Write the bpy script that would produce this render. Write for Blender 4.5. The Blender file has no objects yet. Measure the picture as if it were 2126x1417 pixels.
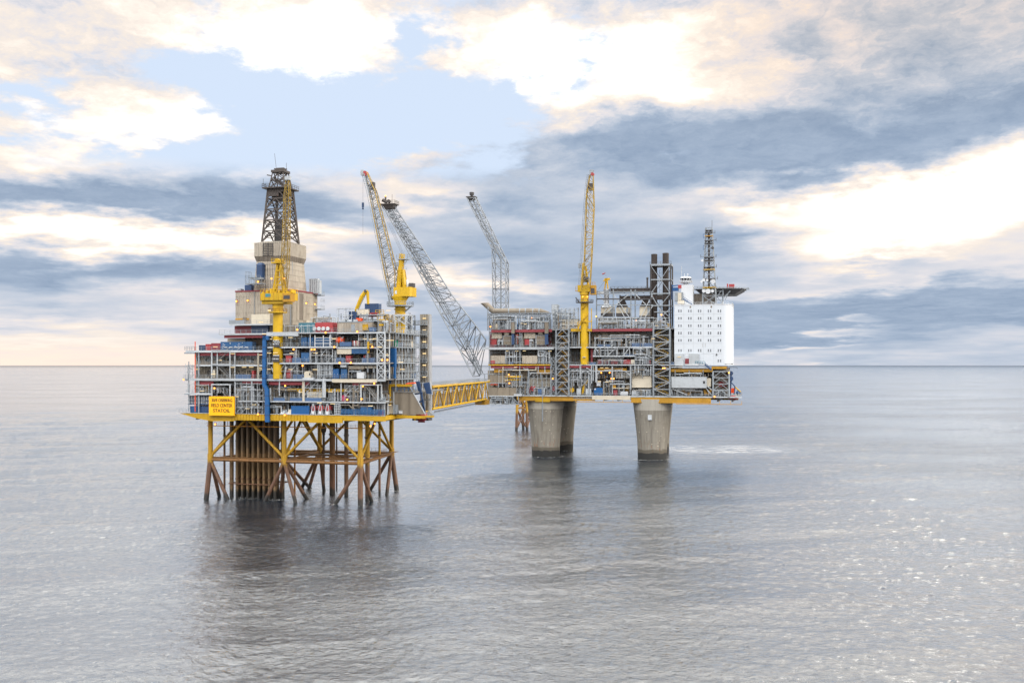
import bpy, bmesh, math, random
from mathutils import Vector, Matrix
random.seed(7)
R = math.radians
SC = bpy.context.scene
COL = SC.collection

# ------------------------------------------------------------------ camera, sky, sun, exposure
F = 2067.0          # focal length in photo pixels
EYE = 45.0          # camera height above the sea
cam_d = bpy.data.cameras.new('camera')
cam = bpy.data.objects.new('camera', cam_d); COL.objects.link(cam)
cam.location = (0, 0, EYE); cam.rotation_euler = (R(90), 0, 0)
cam_d.sensor_width = 36.0; cam_d.lens = 36.0 * F / 2126.0
cam_d.shift_y = 47.5 / 2126.0
cam_d.clip_start = 1.0; cam_d.clip_end = 90000.0
SC.camera = cam
SC.view_settings.view_transform = 'Standard'; SC.view_settings.look = 'None'
SC.view_settings.gamma = 1.0; SC.view_settings.exposure = 0.3
SC.cycles.max_bounces = 6; SC.cycles.diffuse_bounces = 2; SC.cycles.glossy_bounces = 3
SC.cycles.caustics_reflective = False; SC.cycles.caustics_refractive = False
SC.cycles.use_denoising = True

SUN_EL, SUN_AZ = R(17), R(92)       # azimuth clockwise from +Y (straight ahead)
sd = bpy.data.lights.new('sun', 'SUN'); sd.energy = 1.9; sd.angle = R(30); sd.color = (1.0, 0.86, 0.68)
sun = bpy.data.objects.new('sun', sd); COL.objects.link(sun)
sun.rotation_euler = Vector((-math.sin(SUN_AZ)*math.cos(SUN_EL), -math.cos(SUN_AZ)*math.cos(SUN_EL), -math.sin(SUN_EL))).to_track_quat('-Z', 'Y').to_euler()

def srgb(r, g, b, a=1.0):
    f = lambda c: (c/255/12.92 if c <= 10.3 else ((c/255+.055)/1.055)**2.4)
    return (f(r), f(g), f(b), a)

class NT:
    """small wrapper that makes node graphs short to write"""
    def __init__(s, tree): s.t = tree; s.n = tree.nodes; s.l = tree.links
    def put(s, node, k, v):
        if v is None: return
        if isinstance(v, bpy.types.NodeSocket): s.l.new(v, node.inputs[k])
        else: node.inputs[k].default_value = v
    def new(s, typ, ins=None, **kw):
        nd = s.n.new(typ)
        for k, v in kw.items(): setattr(nd, k, v)
        for k, v in (ins or {}).items(): s.put(nd, k, v)
        return nd
    def math(s, op, a, b=None, c=None, clamp=False):
        nd = s.n.new('ShaderNodeMath'); nd.operation = op; nd.use_clamp = clamp
        s.put(nd, 0, a); s.put(nd, 1, b); s.put(nd, 2, c); return nd.outputs[0]
    def vmath(s, op, a, b=None, sc=None):
        nd = s.n.new('ShaderNodeVectorMath'); nd.operation = op
        s.put(nd, 0, a); s.put(nd, 1, b)
        if sc is not None: s.put(nd, 'Scale', sc)
        return nd.outputs[0]
    def noise(s, vec, scale, detail=4, rough=.55, dist=0.0, out=0, **kw):
        nd = s.new('ShaderNodeTexNoise', {'Vector': vec, 'Scale': scale, 'Detail': detail, 'Roughness': rough, 'Distortion': dist}, **kw)
        return nd.outputs[out]
    def ramp(s, fac, stops, interp='LINEAR'):
        nd = s.n.new('ShaderNodeValToRGB'); cr = nd.color_ramp; cr.interpolation = interp
        while len(cr.elements) < len(stops): cr.elements.new(0.5)
        for e, (p, c) in zip(cr.elements, stops):
            e.position = p; e.color = c if len(c) == 4 else (*c, 1)
        s.put(nd, 0, fac); return nd.outputs[0]
    def mix(s, fac, a, b, blend='MIX'):
        nd = s.n.new('ShaderNodeMix'); nd.data_type = 'RGBA'; nd.blend_type = blend
        s.put(nd, 0, fac); s.put(nd, 6, a); s.put(nd, 7, b); return nd.outputs[2]
    def map(s, v, a, b, c=0.0, d=1.0, smooth=True):
        nd = s.new('ShaderNodeMapRange', {0: v, 1: a, 2: b, 3: c, 4: d})
        nd.interpolation_type = 'SMOOTHSTEP' if smooth else 'LINEAR'
        return nd.outputs[0]

world = bpy.data.worlds.new('World'); SC.world = world; world.use_nodes = True
wt = NT(world.node_tree); wt.n.clear()
tc = wt.new('ShaderNodeTexCoord').outputs['Generated']
sx = wt.new('ShaderNodeSeparateXYZ', {0: tc}); X, Y, Z = sx.outputs
AZ = wt.math('ARCTAN2', X, Y)
rh = wt.math('SQRT', wt.math('ADD', wt.math('MULTIPLY', X, X), wt.math('MULTIPLY', Y, Y)))
EL = wt.math('MAXIMUM', wt.math('DIVIDE', Z, wt.math('MAXIMUM', rh, .001)), 0.0)
P0 = wt.new('ShaderNodeCombineXYZ', {0: AZ, 1: EL}).outputs[0]
LE = wt.math('LOGARITHM', wt.math('ADD', EL, .06), math.e)
Q = wt.new('ShaderNodeCombineXYZ', {0: wt.math('MULTIPLY', AZ, 3.4), 1: wt.math('MULTIPLY', LE, 2.4), 2: 3.7}).outputs[0]
HI = wt.map(EL, .10, .27)       # clouds overhead are crisp, those near the horizon soft and streaked
warp = wt.vmath('SUBTRACT', wt.noise(Q, 1.5, 6, .55, out=1), (.5, .5, .5))
P1 = wt.vmath('ADD', P0, wt.vmath('MULTIPLY', warp, (.17, .095, 0)))
warp2 = wt.vmath('SUBTRACT', wt.noise(Q, 4.6, 9, .60, out=1), (.5, .5, .5))
P2 = wt.vmath('ADD', P1, wt.vmath('MULTIPLY', warp2, (.085, .055, 0)))

def blobs(base, lst, P):
    acc = base
    for (px, py, rx, ry, rot, amp) in lst:
        a = math.atan((px-1063)/F); e = (756-py)/F*math.cos(a)
        mp = wt.new('ShaderNodeMapping', {0: P, 1: (a, e, 0), 2: (0, 0, R(rot)), 3: (rx*1.7/F, ry*1.7/F, 1)}, vector_type='TEXTURE')
        gr = wt.new('ShaderNodeTexGradient', {0: mp.outputs[0]}, gradient_type='QUADRATIC_SPHERE')
        acc = wt.math('MULTIPLY_ADD', gr.outputs[1], amp, acc)
    return acc

# light: bright gaps and dark banks of cloud, laid out by azimuth and elevation
LIGHT = [
 (590, 60, 240, 115, 0, .66), (760, 40, 110, 50, 0, .25), (330, 255, 240, 50, 8, .55), (640, 165, 110, 70, 0, .40), (470, 140, 120, 60, 30, .25),
 (1120, 85, 240, 70, -6, .80), (1330, 60, 200, 50, 0, .45), (1330, 165, 190, 60, 0, .50), (1130, 180, 130, 110, 0, .75), (1000, 160, 70, 40, 0, .35), (820, 235, 70, 18, 0, .4),
 (1910, 430, 290, 90, 14, 1.45), (2080, 360, 190, 80, 0, .55), (1720, 425, 170, 50, 8, .55), (1800, 520, 200, 40, 10, .3),
 (250, 485, 420, 44, 3, .85), (40, 235, 120, 50, 0, .35), (60, 325, 150, 35, 0, .40), (640, 305, 160, 40, 0, .30), (560, 340, 200, 30, 0, .25),
 (1540, 445, 60, 30, 0, .40), (1000, 588, 240, 26, 0, .45), (860, 400, 150, 35, 0, .30), (620, 500, 200, 26, 0, .22), (900, 300, 170, 40, 0, .22),
 (1800, 640, 560, 60, 2, -.22), (1640, 610, 380, 22, 4, .22), (1850, 575, 250, 18, 6, .20), (1690, 725, 80, 18, 10, .35), (1790, 700, 120, 14, 8, .25), (1900, 660, 260, 14, 5, .2),
 (100, 720, 420, 40, 0, .22), (950, 745, 200, 30, 0, .15), (350, 640, 260, 24, 0, .16),
 (110, 110, 420, 180, 0, .17), (1750, 100, 400, 110, 0, .06), (1980, 110, 240, 110, 0, -.20), (1650, 60, 200, 60, 0, -.1), (1480, 30, 220, 80, 0, .10),
 (1580, 300, 430, 95, -3, -.76), (1650, 705, 640, 60, 0, -.20), (1120, 690, 320, 60, 0, -.20), (1300, 280, 200, 70, 0, -.28), (1800, 300, 240, 75, 0, -.18), (1450, 375, 380, 46, 0, -.20),
 (200, 405, 430, 52, 3, -.66), (480, 395, 230, 60, -4, -.42), (140, 570, 480, 48, 0, -.40), (440, 560, 220, 34, 0, -.30), (400, 640, 300, 30, 0, -.15),
 (2110, 225, 130, 80, 0, -.60), (1980, 60, 200, 80, 0, -.10), (1540, 520, 480, 56, 4, -.42), (2020, 610, 340, 66, -6, -.46),
 (1850, 530, 200, 36, 12, -.25), (1400, 650, 560, 56, 0, -.26), (1050, 450, 460, 60, 0, -.30), (1080, 330, 180, 50, 0, -.16), (1020, 520, 300, 34, 0, -.25),
 (760, 620, 300, 28, 0, -.2), (640, 440, 200, 46, 0, -.26), (1250, 590, 260, 40, 0, -.25), (1750, 680, 500, 30, 3, -.15), (60, 660, 300, 24, 0, -.1),
]
CLEAR = [
 (700, 235, 280, 150, 0, 1.1), (875, 70, 100, 110, 0, .75), (960, 240, 170, 80, 0, .6), (330, 318, 320, 50, 0, .8), (500, 200, 120, 60, 0, .5),
 (40, 180, 120, 60, 0, .5), (420, 30, 60, 60, 0, .3), (1390, 120, 60, 40, 0, .4), (1230, 150, 60, 50, 0, .4),
]
fb = wt.noise(Q, 1.7, 10, .54)
fb2 = wt.noise(Q, 5.2, 9, .60)
fb3 = wt.noise(wt.vmath('ADD', Q, wt.vmath('MULTIPLY', warp2, (.5, .5, 0))), 11.0, 8, .62)
base = wt.math('ADD', .46, wt.math('MULTIPLY', wt.math('SUBTRACT', fb, .5), .85))
base = wt.math('MULTIPLY_ADD', wt.math('SUBTRACT', fb2, .5), wt.math('MULTIPLY_ADD', HI, .42, .16), base)
base = wt.math('MULTIPLY_ADD', wt.math('SUBTRACT', fb3, .5), wt.math('MULTIPLY_ADD', HI, .46, .06), base)
base = wt.math('ADD', base, wt.map(EL, .34, .70, 0, .36))  # sky above the view raised as added light on the sea
base = wt.math('ADD', base, wt.map(Y, .15, -.55, 0, .32))  # sky behind the viewer raised as added fill light
L = blobs(base, LIGHT, P2)
K = blobs(wt.math('MULTIPLY_ADD', wt.math('SUBTRACT', fb, .50), -1.9, wt.math('MULTIPLY', wt.math('SUBTRACT', fb2, .5), -1.1)), CLEAR, P2)
K = wt.math('MULTIPLY', wt.math('MULTIPLY', wt.map(K, .10, .42), wt.map(EL, .17, .20)), wt.map(AZ, .22, .10))
cloud = wt.ramp(wt.math('MAXIMUM', wt.math('MULTIPLY', L, .655), wt.math('MULTIPLY_ADD', wt.math('ADD', fb2, fb3), .22, -.15)), [
 (0.00, srgb(130, 148, 172)), (0.12, srgb(154, 169, 189)), (0.24, srgb(182, 190, 203)), (0.34, srgb(212, 209, 212)),
 (0.41, srgb(227, 217, 208)), (0.49, srgb(243, 231, 220)), (0.57, srgb(253, 246, 238)), (0.66, (1.15, 1.12, 1.07, 1)), (0.80, (1.8, 1.72, 1.6, 1)), (1.0, (2.3, 2.15, 1.95, 1))])
sky = wt.new('ShaderNodeTexSky', sky_type='NISHITA', sun_disc=False, sun_elevation=SUN_EL, sun_rotation=SUN_AZ,
             altitude=0, air_density=1.0, dust_density=1.5, ozone_density=2.0)
# open patches of sky: the sky texture veiled by thin high cloud
blue = wt.mix(.86, wt.vmath('MULTIPLY', sky.outputs[0], (.10, .10, .10)), srgb(206, 220, 240))
col = wt.mix(wt.math('MULTIPLY', K, wt.map(L, 1.22, .84)), cloud, blue)
peach = wt.math('MULTIPLY', wt.map(AZ, .10, .34), wt.map(EL, .20, .33))
col = wt.mix(wt.math('MULTIPLY', peach, .8), col, wt.vmath('MULTIPLY', col, (1.03, .92, .82)))
# warm strip low over the horizon on the left
warm = wt.math('MULTIPLY', wt.map(EL, .026, .0), wt.map(AZ, .0, -.24))
col = wt.mix(wt.math('MULTIPLY', warm, .75), col, srgb(253, 226, 205))
thin = wt.map(EL, .34, .80, 1.0, 3.0)       # overhead gain: unseen sky brightened as added light for sea and decks
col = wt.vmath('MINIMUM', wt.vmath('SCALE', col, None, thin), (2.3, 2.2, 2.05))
col = wt.vmath('SCALE', col, None, wt.map(Y, .15, -.6, 1.0, 1.75))  # unseen sky behind the viewer boosted, added fill for the platform fronts
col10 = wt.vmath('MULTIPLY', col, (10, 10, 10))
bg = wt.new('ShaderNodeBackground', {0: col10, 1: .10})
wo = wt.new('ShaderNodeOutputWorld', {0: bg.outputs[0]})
world.cycles.sampling_method = 'MANUAL'; world.cycles.sample_map_resolution = 1024

# ------------------------------------------------------------------ materials
MATS = {}
def M(key): return MATS[key]
def paint(name, rgb, rough=.55, metal=0.0, dirt=.35, rust=0.0, corr=0.0, rustc=(92, 52, 30), streak=.25, dirt_c=None, spec=.4):
    m = bpy.data.materials.new(name); m.use_nodes = True
    t = NT(m.node_tree); t.n.clear()
    oc = t.new('ShaderNodeTexCoord').outputs['Object']
    base = srgb(*rgb)
    dk = dirt_c and srgb(*dirt_c) or (base[0]*.45, base[1]*.43, base[2]*.42, 1)
    info = t.new('ShaderNodeObjectInfo').outputs['Random']
    v = t.vmath('ADD', oc, t.new('ShaderNodeCombineXYZ', {0: t.math('MULTIPLY', info, 37.0)}).outputs[0])
    big = t.noise(v, .35, 5, .65)
    col = t.mix(t.map(big, .40, .78, 0, dirt), base, dk)
    st = t.noise(t.vmath('MULTIPLY', v, (1.6, 1.6, .13)), 1.3, 4, .6)
    col = t.mix(t.map(st, .50, .76, 0, streak), col, dk)
    tint = t.map(info, 0, 1, .86, 1.10, False)
    col = t.vmath('MULTIPLY', col, t.new('ShaderNodeCombineXYZ', {0: tint, 1: tint, 2: tint}).outputs[0])
    if rust:
        rn = t.noise(t.vmath('MULTIPLY', v, (1, 1, .5)), .9, 6, .7)
        col = t.mix(t.map(rn, .66-.3*rust, .76-.3*rust, 0, .9), col, srgb(*rustc))
    ins = {'Base Color': col, 'Roughness': rough, 'Metallic': metal, 'Specular IOR Level': spec}
    if corr:
        sp = t.new('ShaderNodeSeparateXYZ', {0: oc})
        w = t.math('SINE', t.math('MULTIPLY', t.math('ADD', sp.outputs[0], sp.outputs[1]), 2*math.pi/corr))
        ins['Normal'] = t.new('ShaderNodeBump', {'Strength': .9, 'Distance': .10, 'Height': w}).outputs[0]
        seam = t.math('FRACT', t.math('DIVIDE', t.math('ADD', sp.outputs[0], sp.outputs[1]), corr*6))
        pan = t.noise(t.new('ShaderNodeCombineXYZ', {0: t.math('FLOOR', t.math('DIVIDE', t.math('ADD', sp.outputs[0], sp.outputs[1]), corr*3))}).outputs[0], 3.1, 0)
        ins['Base Color'] = t.mix(t.map(seam, .06, .0, 0, .55), t.mix(t.map(pan, .35, .65, 0, .30), col, dk), dk)
    p = t.new('ShaderNodeBsdfPrincipled', ins)
    t.new('ShaderNodeOutputMaterial', {0: p.outputs[0]})
    MATS[name] = m
    return m
def glow(name, rgb, strength):
    m = bpy.data.materials.new(name); m.use_nodes = True
    t = NT(m.node_tree); t.n.clear()
    e = t.new('ShaderNodeEmission', {0: srgb(*rgb), 1: strength})
    t.new('ShaderNodeOutputMaterial', {0: e.outputs[0]}); MATS[name] = m

paint('yellow', (180, 144, 20), .55, dirt=.5, rust=.16, streak=.4)
paint('crane_yellow', (190, 156, 20), .5, dirt=.45, rust=.12, streak=.4)
paint('ochre', (164, 124, 34), .55, dirt=.5, rust=.2)
paint('boom_ochre', (152, 128, 56), .55, dirt=.5, rust=.25)
paint('rust_yellow', (188, 128, 20), .55, dirt=.5, rust=.55, rustc=(106, 58, 34))
paint('grey_steel', (134, 144, 155), .5, .15, dirt=.4, rust=.06)
paint('pale_steel', (168, 177, 187), .5, .1, dirt=.4, rust=.06)
paint('dark_steel', (66, 66, 70), .55, .2, dirt=.4, rust=.12)
paint('black_steel', (70, 66, 66), .65, .1, dirt=.4, rust=.15)
paint('boom_steel', (128, 136, 146), .5, .25, dirt=.4, rust=.06)
paint('stack_black', (48, 42, 41), .7, 0, dirt=.5, rust=.15)
paint('white', (190, 197, 206), .45, dirt=.12, streak=.12)
paint('white_clad', (196, 206, 219), .5, dirt=.08, streak=.06, dirt_c=(196, 196, 192))
paint('cream', (188, 183, 170), .5, dirt=.3, rust=.06)
paint('beige_clad', (170, 164, 154), .55, dirt=.5, corr=.9, rust=.10, streak=.6)
paint('grey_clad', (146, 142, 134), .55, dirt=.4, corr=.9, rust=.05, streak=.4)
paint('dark_clad', (140, 132, 120), .6, dirt=.55, corr=.8, rust=.12, streak=.5)
paint('dark_wall', (120, 114, 107), .7, dirt=.6, corr=1.6, rust=.15, streak=.5)
paint('deep_blue', (34, 62, 102), .5, dirt=.35, rust=.03)
paint('blue', (34, 82, 130), .5, dirt=.4, rust=.05, streak=.4)
paint('bright_blue', (6, 76, 134), .45, dirt=.15)
paint('teal', (66, 122, 144), .5, dirt=.3, rust=.04)
paint('rail_blue', (64, 94, 136), .5, dirt=.3)
paint('red', (148, 56, 62), .5, dirt=.4, rust=.08, streak=.4)
paint('maroon', (128, 54, 64), .6, dirt=.5, rust=.10)
paint('orange', (226, 84, 36), .5, dirt=.25)
paint('green', (24, 132, 104), .6, dirt=.2)
paint('magenta', (182, 62, 100), .5, dirt=.2)
paint('grating', (120, 122, 124), .6, .2, dirt=.5, rust=.12)
paint('firewall', (126, 119, 108), .6, dirt=.2, corr=3.0, streak=.2)
paint('pane_grey', (92, 98, 110), .25, dirt=.3, streak=.3, spec=.6)
paint('glass_dark', (36, 42, 52), .15, dirt=.1, streak=0, spec=.6)
paint('silver', (176, 182, 190), .35, .5, dirt=.3)
paint('pipe_beige', (118, 112, 103), .55, dirt=.45, rust=.25)
paint('letter_black', (22, 22, 20), .6, dirt=.05, streak=0)
paint('sign_yellow', (238, 172, 8), .5, dirt=.2, streak=.2)
glow('lamp_orange', (255, 150, 60), 4.5)
glow('lamp_warm', (255, 222, 160), 1.3)
glow('flame', (255, 170, 80), 5.0)

def depth_painted(name, top, mid, low, z_mid, z_low, rough=.65, soft=1.5, streaky=1.0):
    """paint that gives way to rust and then to marine growth towards the waterline (world height)"""
    m = bpy.data.materials.new(name); m.use_nodes = True
    t = NT(m.node_tree); t.n.clear()
    pos = t.new('ShaderNodeNewGeometry').outputs['Position']
    z = t.new('ShaderNodeSeparateXYZ', {0: pos}).outputs[2]
    n = t.noise(t.vmath('MULTIPLY', pos, (1, 1, .35)), .8, 6, .7)
    n2 = t.noise(t.vmath('MULTIPLY', pos, (2, 2, .16)), 1.2, 5, .65)
    zz = t.math('MULTIPLY_ADD', t.math('SUBTRACT', n, .5), 9.0*streaky, z)
    dk = lambda c, k: tuple(x*k for x in srgb(*c)[:3]) + (1,)
    ct = t.mix(t.map(n2, .42, .70, 0, .8), srgb(*top), dk(top, .5))
    cm = t.mix(t.map(n2, .40, .70), srgb(*mid), dk(mid, .45))
    c = t.mix(t.map(zz, z_mid+soft, z_mid-soft), ct, cm)
    zl = t.math('MULTIPLY_ADD', t.math('SUBTRACT', n, .5), 4.0, z)
    c = t.mix(t.map(zl, z_low+.8, z_low-.8), c, srgb(*low))
    p = t.new('ShaderNodeBsdfPrincipled', {'Base Color': c, 'Roughness': rough})
    t.new('ShaderNodeOutputMaterial', {0: p.outputs[0]}); MATS[name] = m
depth_painted('jacket_paint', (166, 130, 30), (98, 72, 58), (30, 30, 30), 12.5, 2.2)
depth_painted('jacket_rust', (118, 84, 46), (98, 66, 46), (28, 28, 28), 11.0, 2.0)
depth_painted('conductor_paint', (82, 68, 52), (122, 100, 72), (26, 26, 26), 16.0, 3.0, streaky=1.6)
depth_painted('caisson_paint', (74, 64, 54), (96, 70, 50), (24, 24, 26), 16.0, 3.0)

def concrete():
    m = bpy.data.materials.new('concrete'); m.use_nodes = True
    t = NT(m.node_tree); t.n.clear()
    pos = t.new('ShaderNodeNewGeometry').outputs['Position']
    z = t.new('ShaderNodeSeparateXYZ', {0: pos}).outputs[2]
    st = t.noise(t.vmath('MULTIPLY', pos, (1, 1, .05)), .75, 6, .65)
    cl = t.noise(pos, .28, 6, .65)
    c = t.mix(t.map(st, .42, .72, 0, .75), srgb(132, 130, 124), srgb(92, 90, 86))
    c = t.mix(t.map(cl, .5, .75, 0, .55), c, srgb(112, 107, 96))
    c = t.mix(t.map(z, 23.2, 23.5), c, t.mix(t.map(st, .4, .7, 0, .5), srgb(164, 163, 158), srgb(142, 141, 136)))
    lift = t.math('FRACT', t.math('DIVIDE', z, 4.2))
    c = t.mix(t.map(lift, .04, .0, 0, .35), c, srgb(92, 90, 86))
    rn = t.noise(t.vmath('MULTIPLY', pos, (1, 1, .3)), .85, 6, .7)
    low = t.map(z, 11.0, 3.5)
    c = t.mix(t.math('MULTIPLY', t.map(rn, .56, .66), low), c, srgb(134, 84, 48))
    zl = t.math('MULTIPLY_ADD', t.math('SUBTRACT', cl, .5), 2.5, z)
    c = t.mix(t.map(zl, 5.2, 4.2, 0, .8), c, srgb(74, 70, 62))
    c = t.mix(t.map(zl, 3.4, 2.8), c, srgb(34, 36, 38))
    bp = t.new('ShaderNodeBump', {'Strength': .5, 'Distance': .08, 'Height': cl})
    p = t.new('ShaderNodeBsdfPrincipled', {'Base Color': c, 'Roughness': .85, 'Normal': bp.outputs[0]})
    t.new('ShaderNodeOutputMaterial', {0: p.outputs[0]}); MATS['concrete'] = m
concrete()

# ------------------------------------------------------------------ geometry helpers
class Frame:
    """a platform's own axes: u along its front, v into its depth, z up"""
    def __init__(s, ox, oy, yaw):
        s.o = (ox, oy); c, n = math.cos(R(yaw)), math.sin(R(yaw))
        s.eu = (c, -n); s.ev = (n, c); s.yaw = -R(yaw); s.decks = []
    def dist(s, px, v):
        k = (px-1063)/F
        return (v + s.ev[0]*s.o[0] + s.ev[1]*s.o[1])/(s.ev[0]*k + s.ev[1])
    def U(s, px, v):
        d = s.dist(px, v); k = (px-1063)/F
        return s.eu[0]*(k*d - s.o[0]) + s.eu[1]*(d - s.o[1])
    def Zh(s, px, py, v): return EYE - (py-756)*s.dist(px, v)/F
    def pt(s, px, py, v): return (s.U(px, v), v, s.Zh(px, py, v))
    def W(s, u, v, z): return Vector((s.o[0] + u*s.eu[0] + v*s.ev[0], s.o[1] + u*s.eu[1] + v*s.ev[1], z))
    def px(s, u, v, z):
        w = s.W(u, v, z); return 1063 + F*w.x/w.y, 756 - F*(w.z-EYE)/w.y
    def snap(s, z):
        b = min(s.decks, key=lambda d: abs(d-z)) if s.decks else z
        return b if abs(b-z) < 1.0 else z

class MB:
    def __init__(s): s.v = []; s.f = []
    def add(s, vs, fs):
        o = len(s.v); s.v += [tuple(p) for p in vs]; s.f += [tuple(i+o for i in f) for f in fs]; return s
    def box(s, a, b):
        (x0, x1), (y0, y1), (z0, z1) = [sorted(t) for t in zip(a, b)]
        return s.add([(x0, y0, z0), (x1, y0, z0), (x1, y1, z0), (x0, y1, z0), (x0, y0, z1), (x1, y0, z1), (x1, y1, z1), (x0, y1, z1)],
                     [(0, 3, 2, 1), (4, 5, 6, 7), (0, 1, 5, 4), (1, 2, 6, 5), (2, 3, 7, 6), (3, 0, 4, 7)])
    def tube(s, p, q, r, r2=None, n=8):
        p, q = Vector(p), Vector(q); d = q-p
        if d.length < 1e-6: return s
        d.normalize(); a = d.orthogonal().normalized()
        if abs(d.z) < .99: a = d.cross(Vector((0, 0, 1))).normalized()
        b = d.cross(a); r2 = r if r2 is None else r2; vs = []
        off = math.pi/4 if n == 4 else 0
        for c, rr in ((p, r), (q, r2)):
            for k in range(n):
                t = 2*math.pi*k/n + off; vs.append(c + a*(rr*math.cos(t)) + b*(rr*math.sin(t)))
        fs = [(k, (k+1) % n, n+(k+1) % n, n+k) for k in range(n)] + [tuple(range(n-1, -1, -1)), tuple(range(n, 2*n))]
        return s.add(vs, fs)
    def bar(s, p, q, w): return s.tube(p, q, w*.707, None, 4)
    def path(s, pts, r, n=6):
        for a, b in zip(pts, pts[1:]): s.tube(a, b, r, None, n)
        for c in pts[1:-1]: s.ball(c, r*1.06, 6, 4)
        return s
    def ball(s, c, r, n=10, m=6, sc=(1, 1, 1)):
        vs = [(c[0], c[1], c[2]+r*sc[2])]
        for i in range(1, m):
            t = math.pi*i/m
            for k in range(n):
                p = 2*math.pi*k/n; vs.append((c[0]+r*sc[0]*math.sin(t)*math.cos(p), c[1]+r*sc[1]*math.sin(t)*math.sin(p), c[2]+r*sc[2]*math.cos(t)))
        vs.append((c[0], c[1], c[2]-r*sc[2])); fs = [(0, 1+k, 1+(k+1) % n) for k in range(n)]
        for i in range(m-2):
            for k in range(n): a = 1+i*n; fs.append((a+k, a+n+k, a+n+(k+1) % n, a+(k+1) % n))
        e = 1+(m-2)*n; fs += [(len(vs)-1, e+(k+1) % n, e+k) for k in range(n)]
        return s.add(vs, fs)
    def lathe(s, cu, cv, prof, n=32):
        vs = []; fs = []
        for r, z in prof:
            for k in range(n):
                t = 2*math.pi*k/n; vs.append((cu+r*math.cos(t), cv+r*math.sin(t), z))
        for i in range(len(prof)-1):
            for k in range(n): fs.append((i*n+k, i*n+(k+1) % n, (i+1)*n+(k+1) % n, (i+1)*n+k))
        fs += [tuple(range(n-1, -1, -1)), tuple((len(prof)-1)*n+k for k in range(n))]
        return s.add(vs, fs)
    def prism(s, poly, v0, v1):
        """polygon in (u, z) pushed from v0 to v1"""
        n = len(poly); vs = [(u, v0, z) for u, z in poly] + [(u, v1, z) for u, z in poly]
        return s.add(vs, [(k, (k+1) % n, n+(k+1) % n, n+k) for k in range(n)] + [tuple(range(n-1, -1, -1)), tuple(range(n, 2*n))])
    def slab(s, poly, z0, z1):
        n = len(poly); vs = [(u, v, z0) for u, v in poly] + [(u, v, z1) for u, v in poly]
        return s.add(vs, [(k, (k+1) % n, n+(k+1) % n, n+k) for k in range(n)] + [tuple(range(n-1, -1, -1)), tuple(range(n, 2*n))])
    def frustum(s, c0, h0, z0, c1, h1, z1):
        f = lambda c, h, z: [(c[0]-h[0], c[1]-h[1], z), (c[0]+h[0], c[1]-h[1], z), (c[0]+h[0], c[1]+h[1], z), (c[0]-h[0], c[1]+h[1], z)]
        return s.add(f(c0, h0, z0)+f(c1, h1, z1), [(0, 3, 2, 1), (4, 5, 6, 7), (0, 1, 5, 4), (1, 2, 6, 5), (2, 3, 7, 6), (3, 0, 4, 7)])
    def rail(s, pts, h=1.1, step=2.0, w=.075):
        for a, b in zip(pts, pts[1:]):
            a, b = Vector(a), Vector(b); n = max(1, int((b-a).length/step))
            for k in (1.0, .52): s.bar(a+Vector((0, 0, h*k)), b+Vector((0, 0, h*k)), w)
            for k in range(n+1): p = a.lerp(b, k/n); s.bar(p, p+Vector((0, 0, h)), w)
        return s

def lattice(A, B, n, rc, rb, style='X', chord=None, brace=None):
    """lattice boom between two rings of corner points; returns chords MB and braces MB"""
    ch = chord or MB(); br = brace or MB(); A = [Vector(p) for p in A]; B = [Vector(p) for p in B]; m = len(A)
    for a, b in zip(A, B): ch.tube(a, b, rc, None, 6)
    for i in range(n+1):
        t = i/n
        for k in range(m):
            p, q = A[k].lerp(B[k], t), A[(k+1) % m].lerp(B[(k+1) % m], t); br.bar(p, q, rb*2)
            if i < n:
                p2, q2 = A[k].lerp(B[k], (i+1)/n), A[(k+1) % m].lerp(B[(k+1) % m], (i+1)/n)
                if style == 'X': br.bar(p, q2, rb*2); br.bar(q, p2, rb*2)
                elif style == 'Z': (br.bar(p, q2, rb*2) if (i+k) % 2 else br.bar(q, p2, rb*2))
                elif style == 'K': mid = (p2+q2)/2; br.bar(p, mid, rb*2); br.bar(q, mid, rb*2)
    return ch, br

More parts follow.
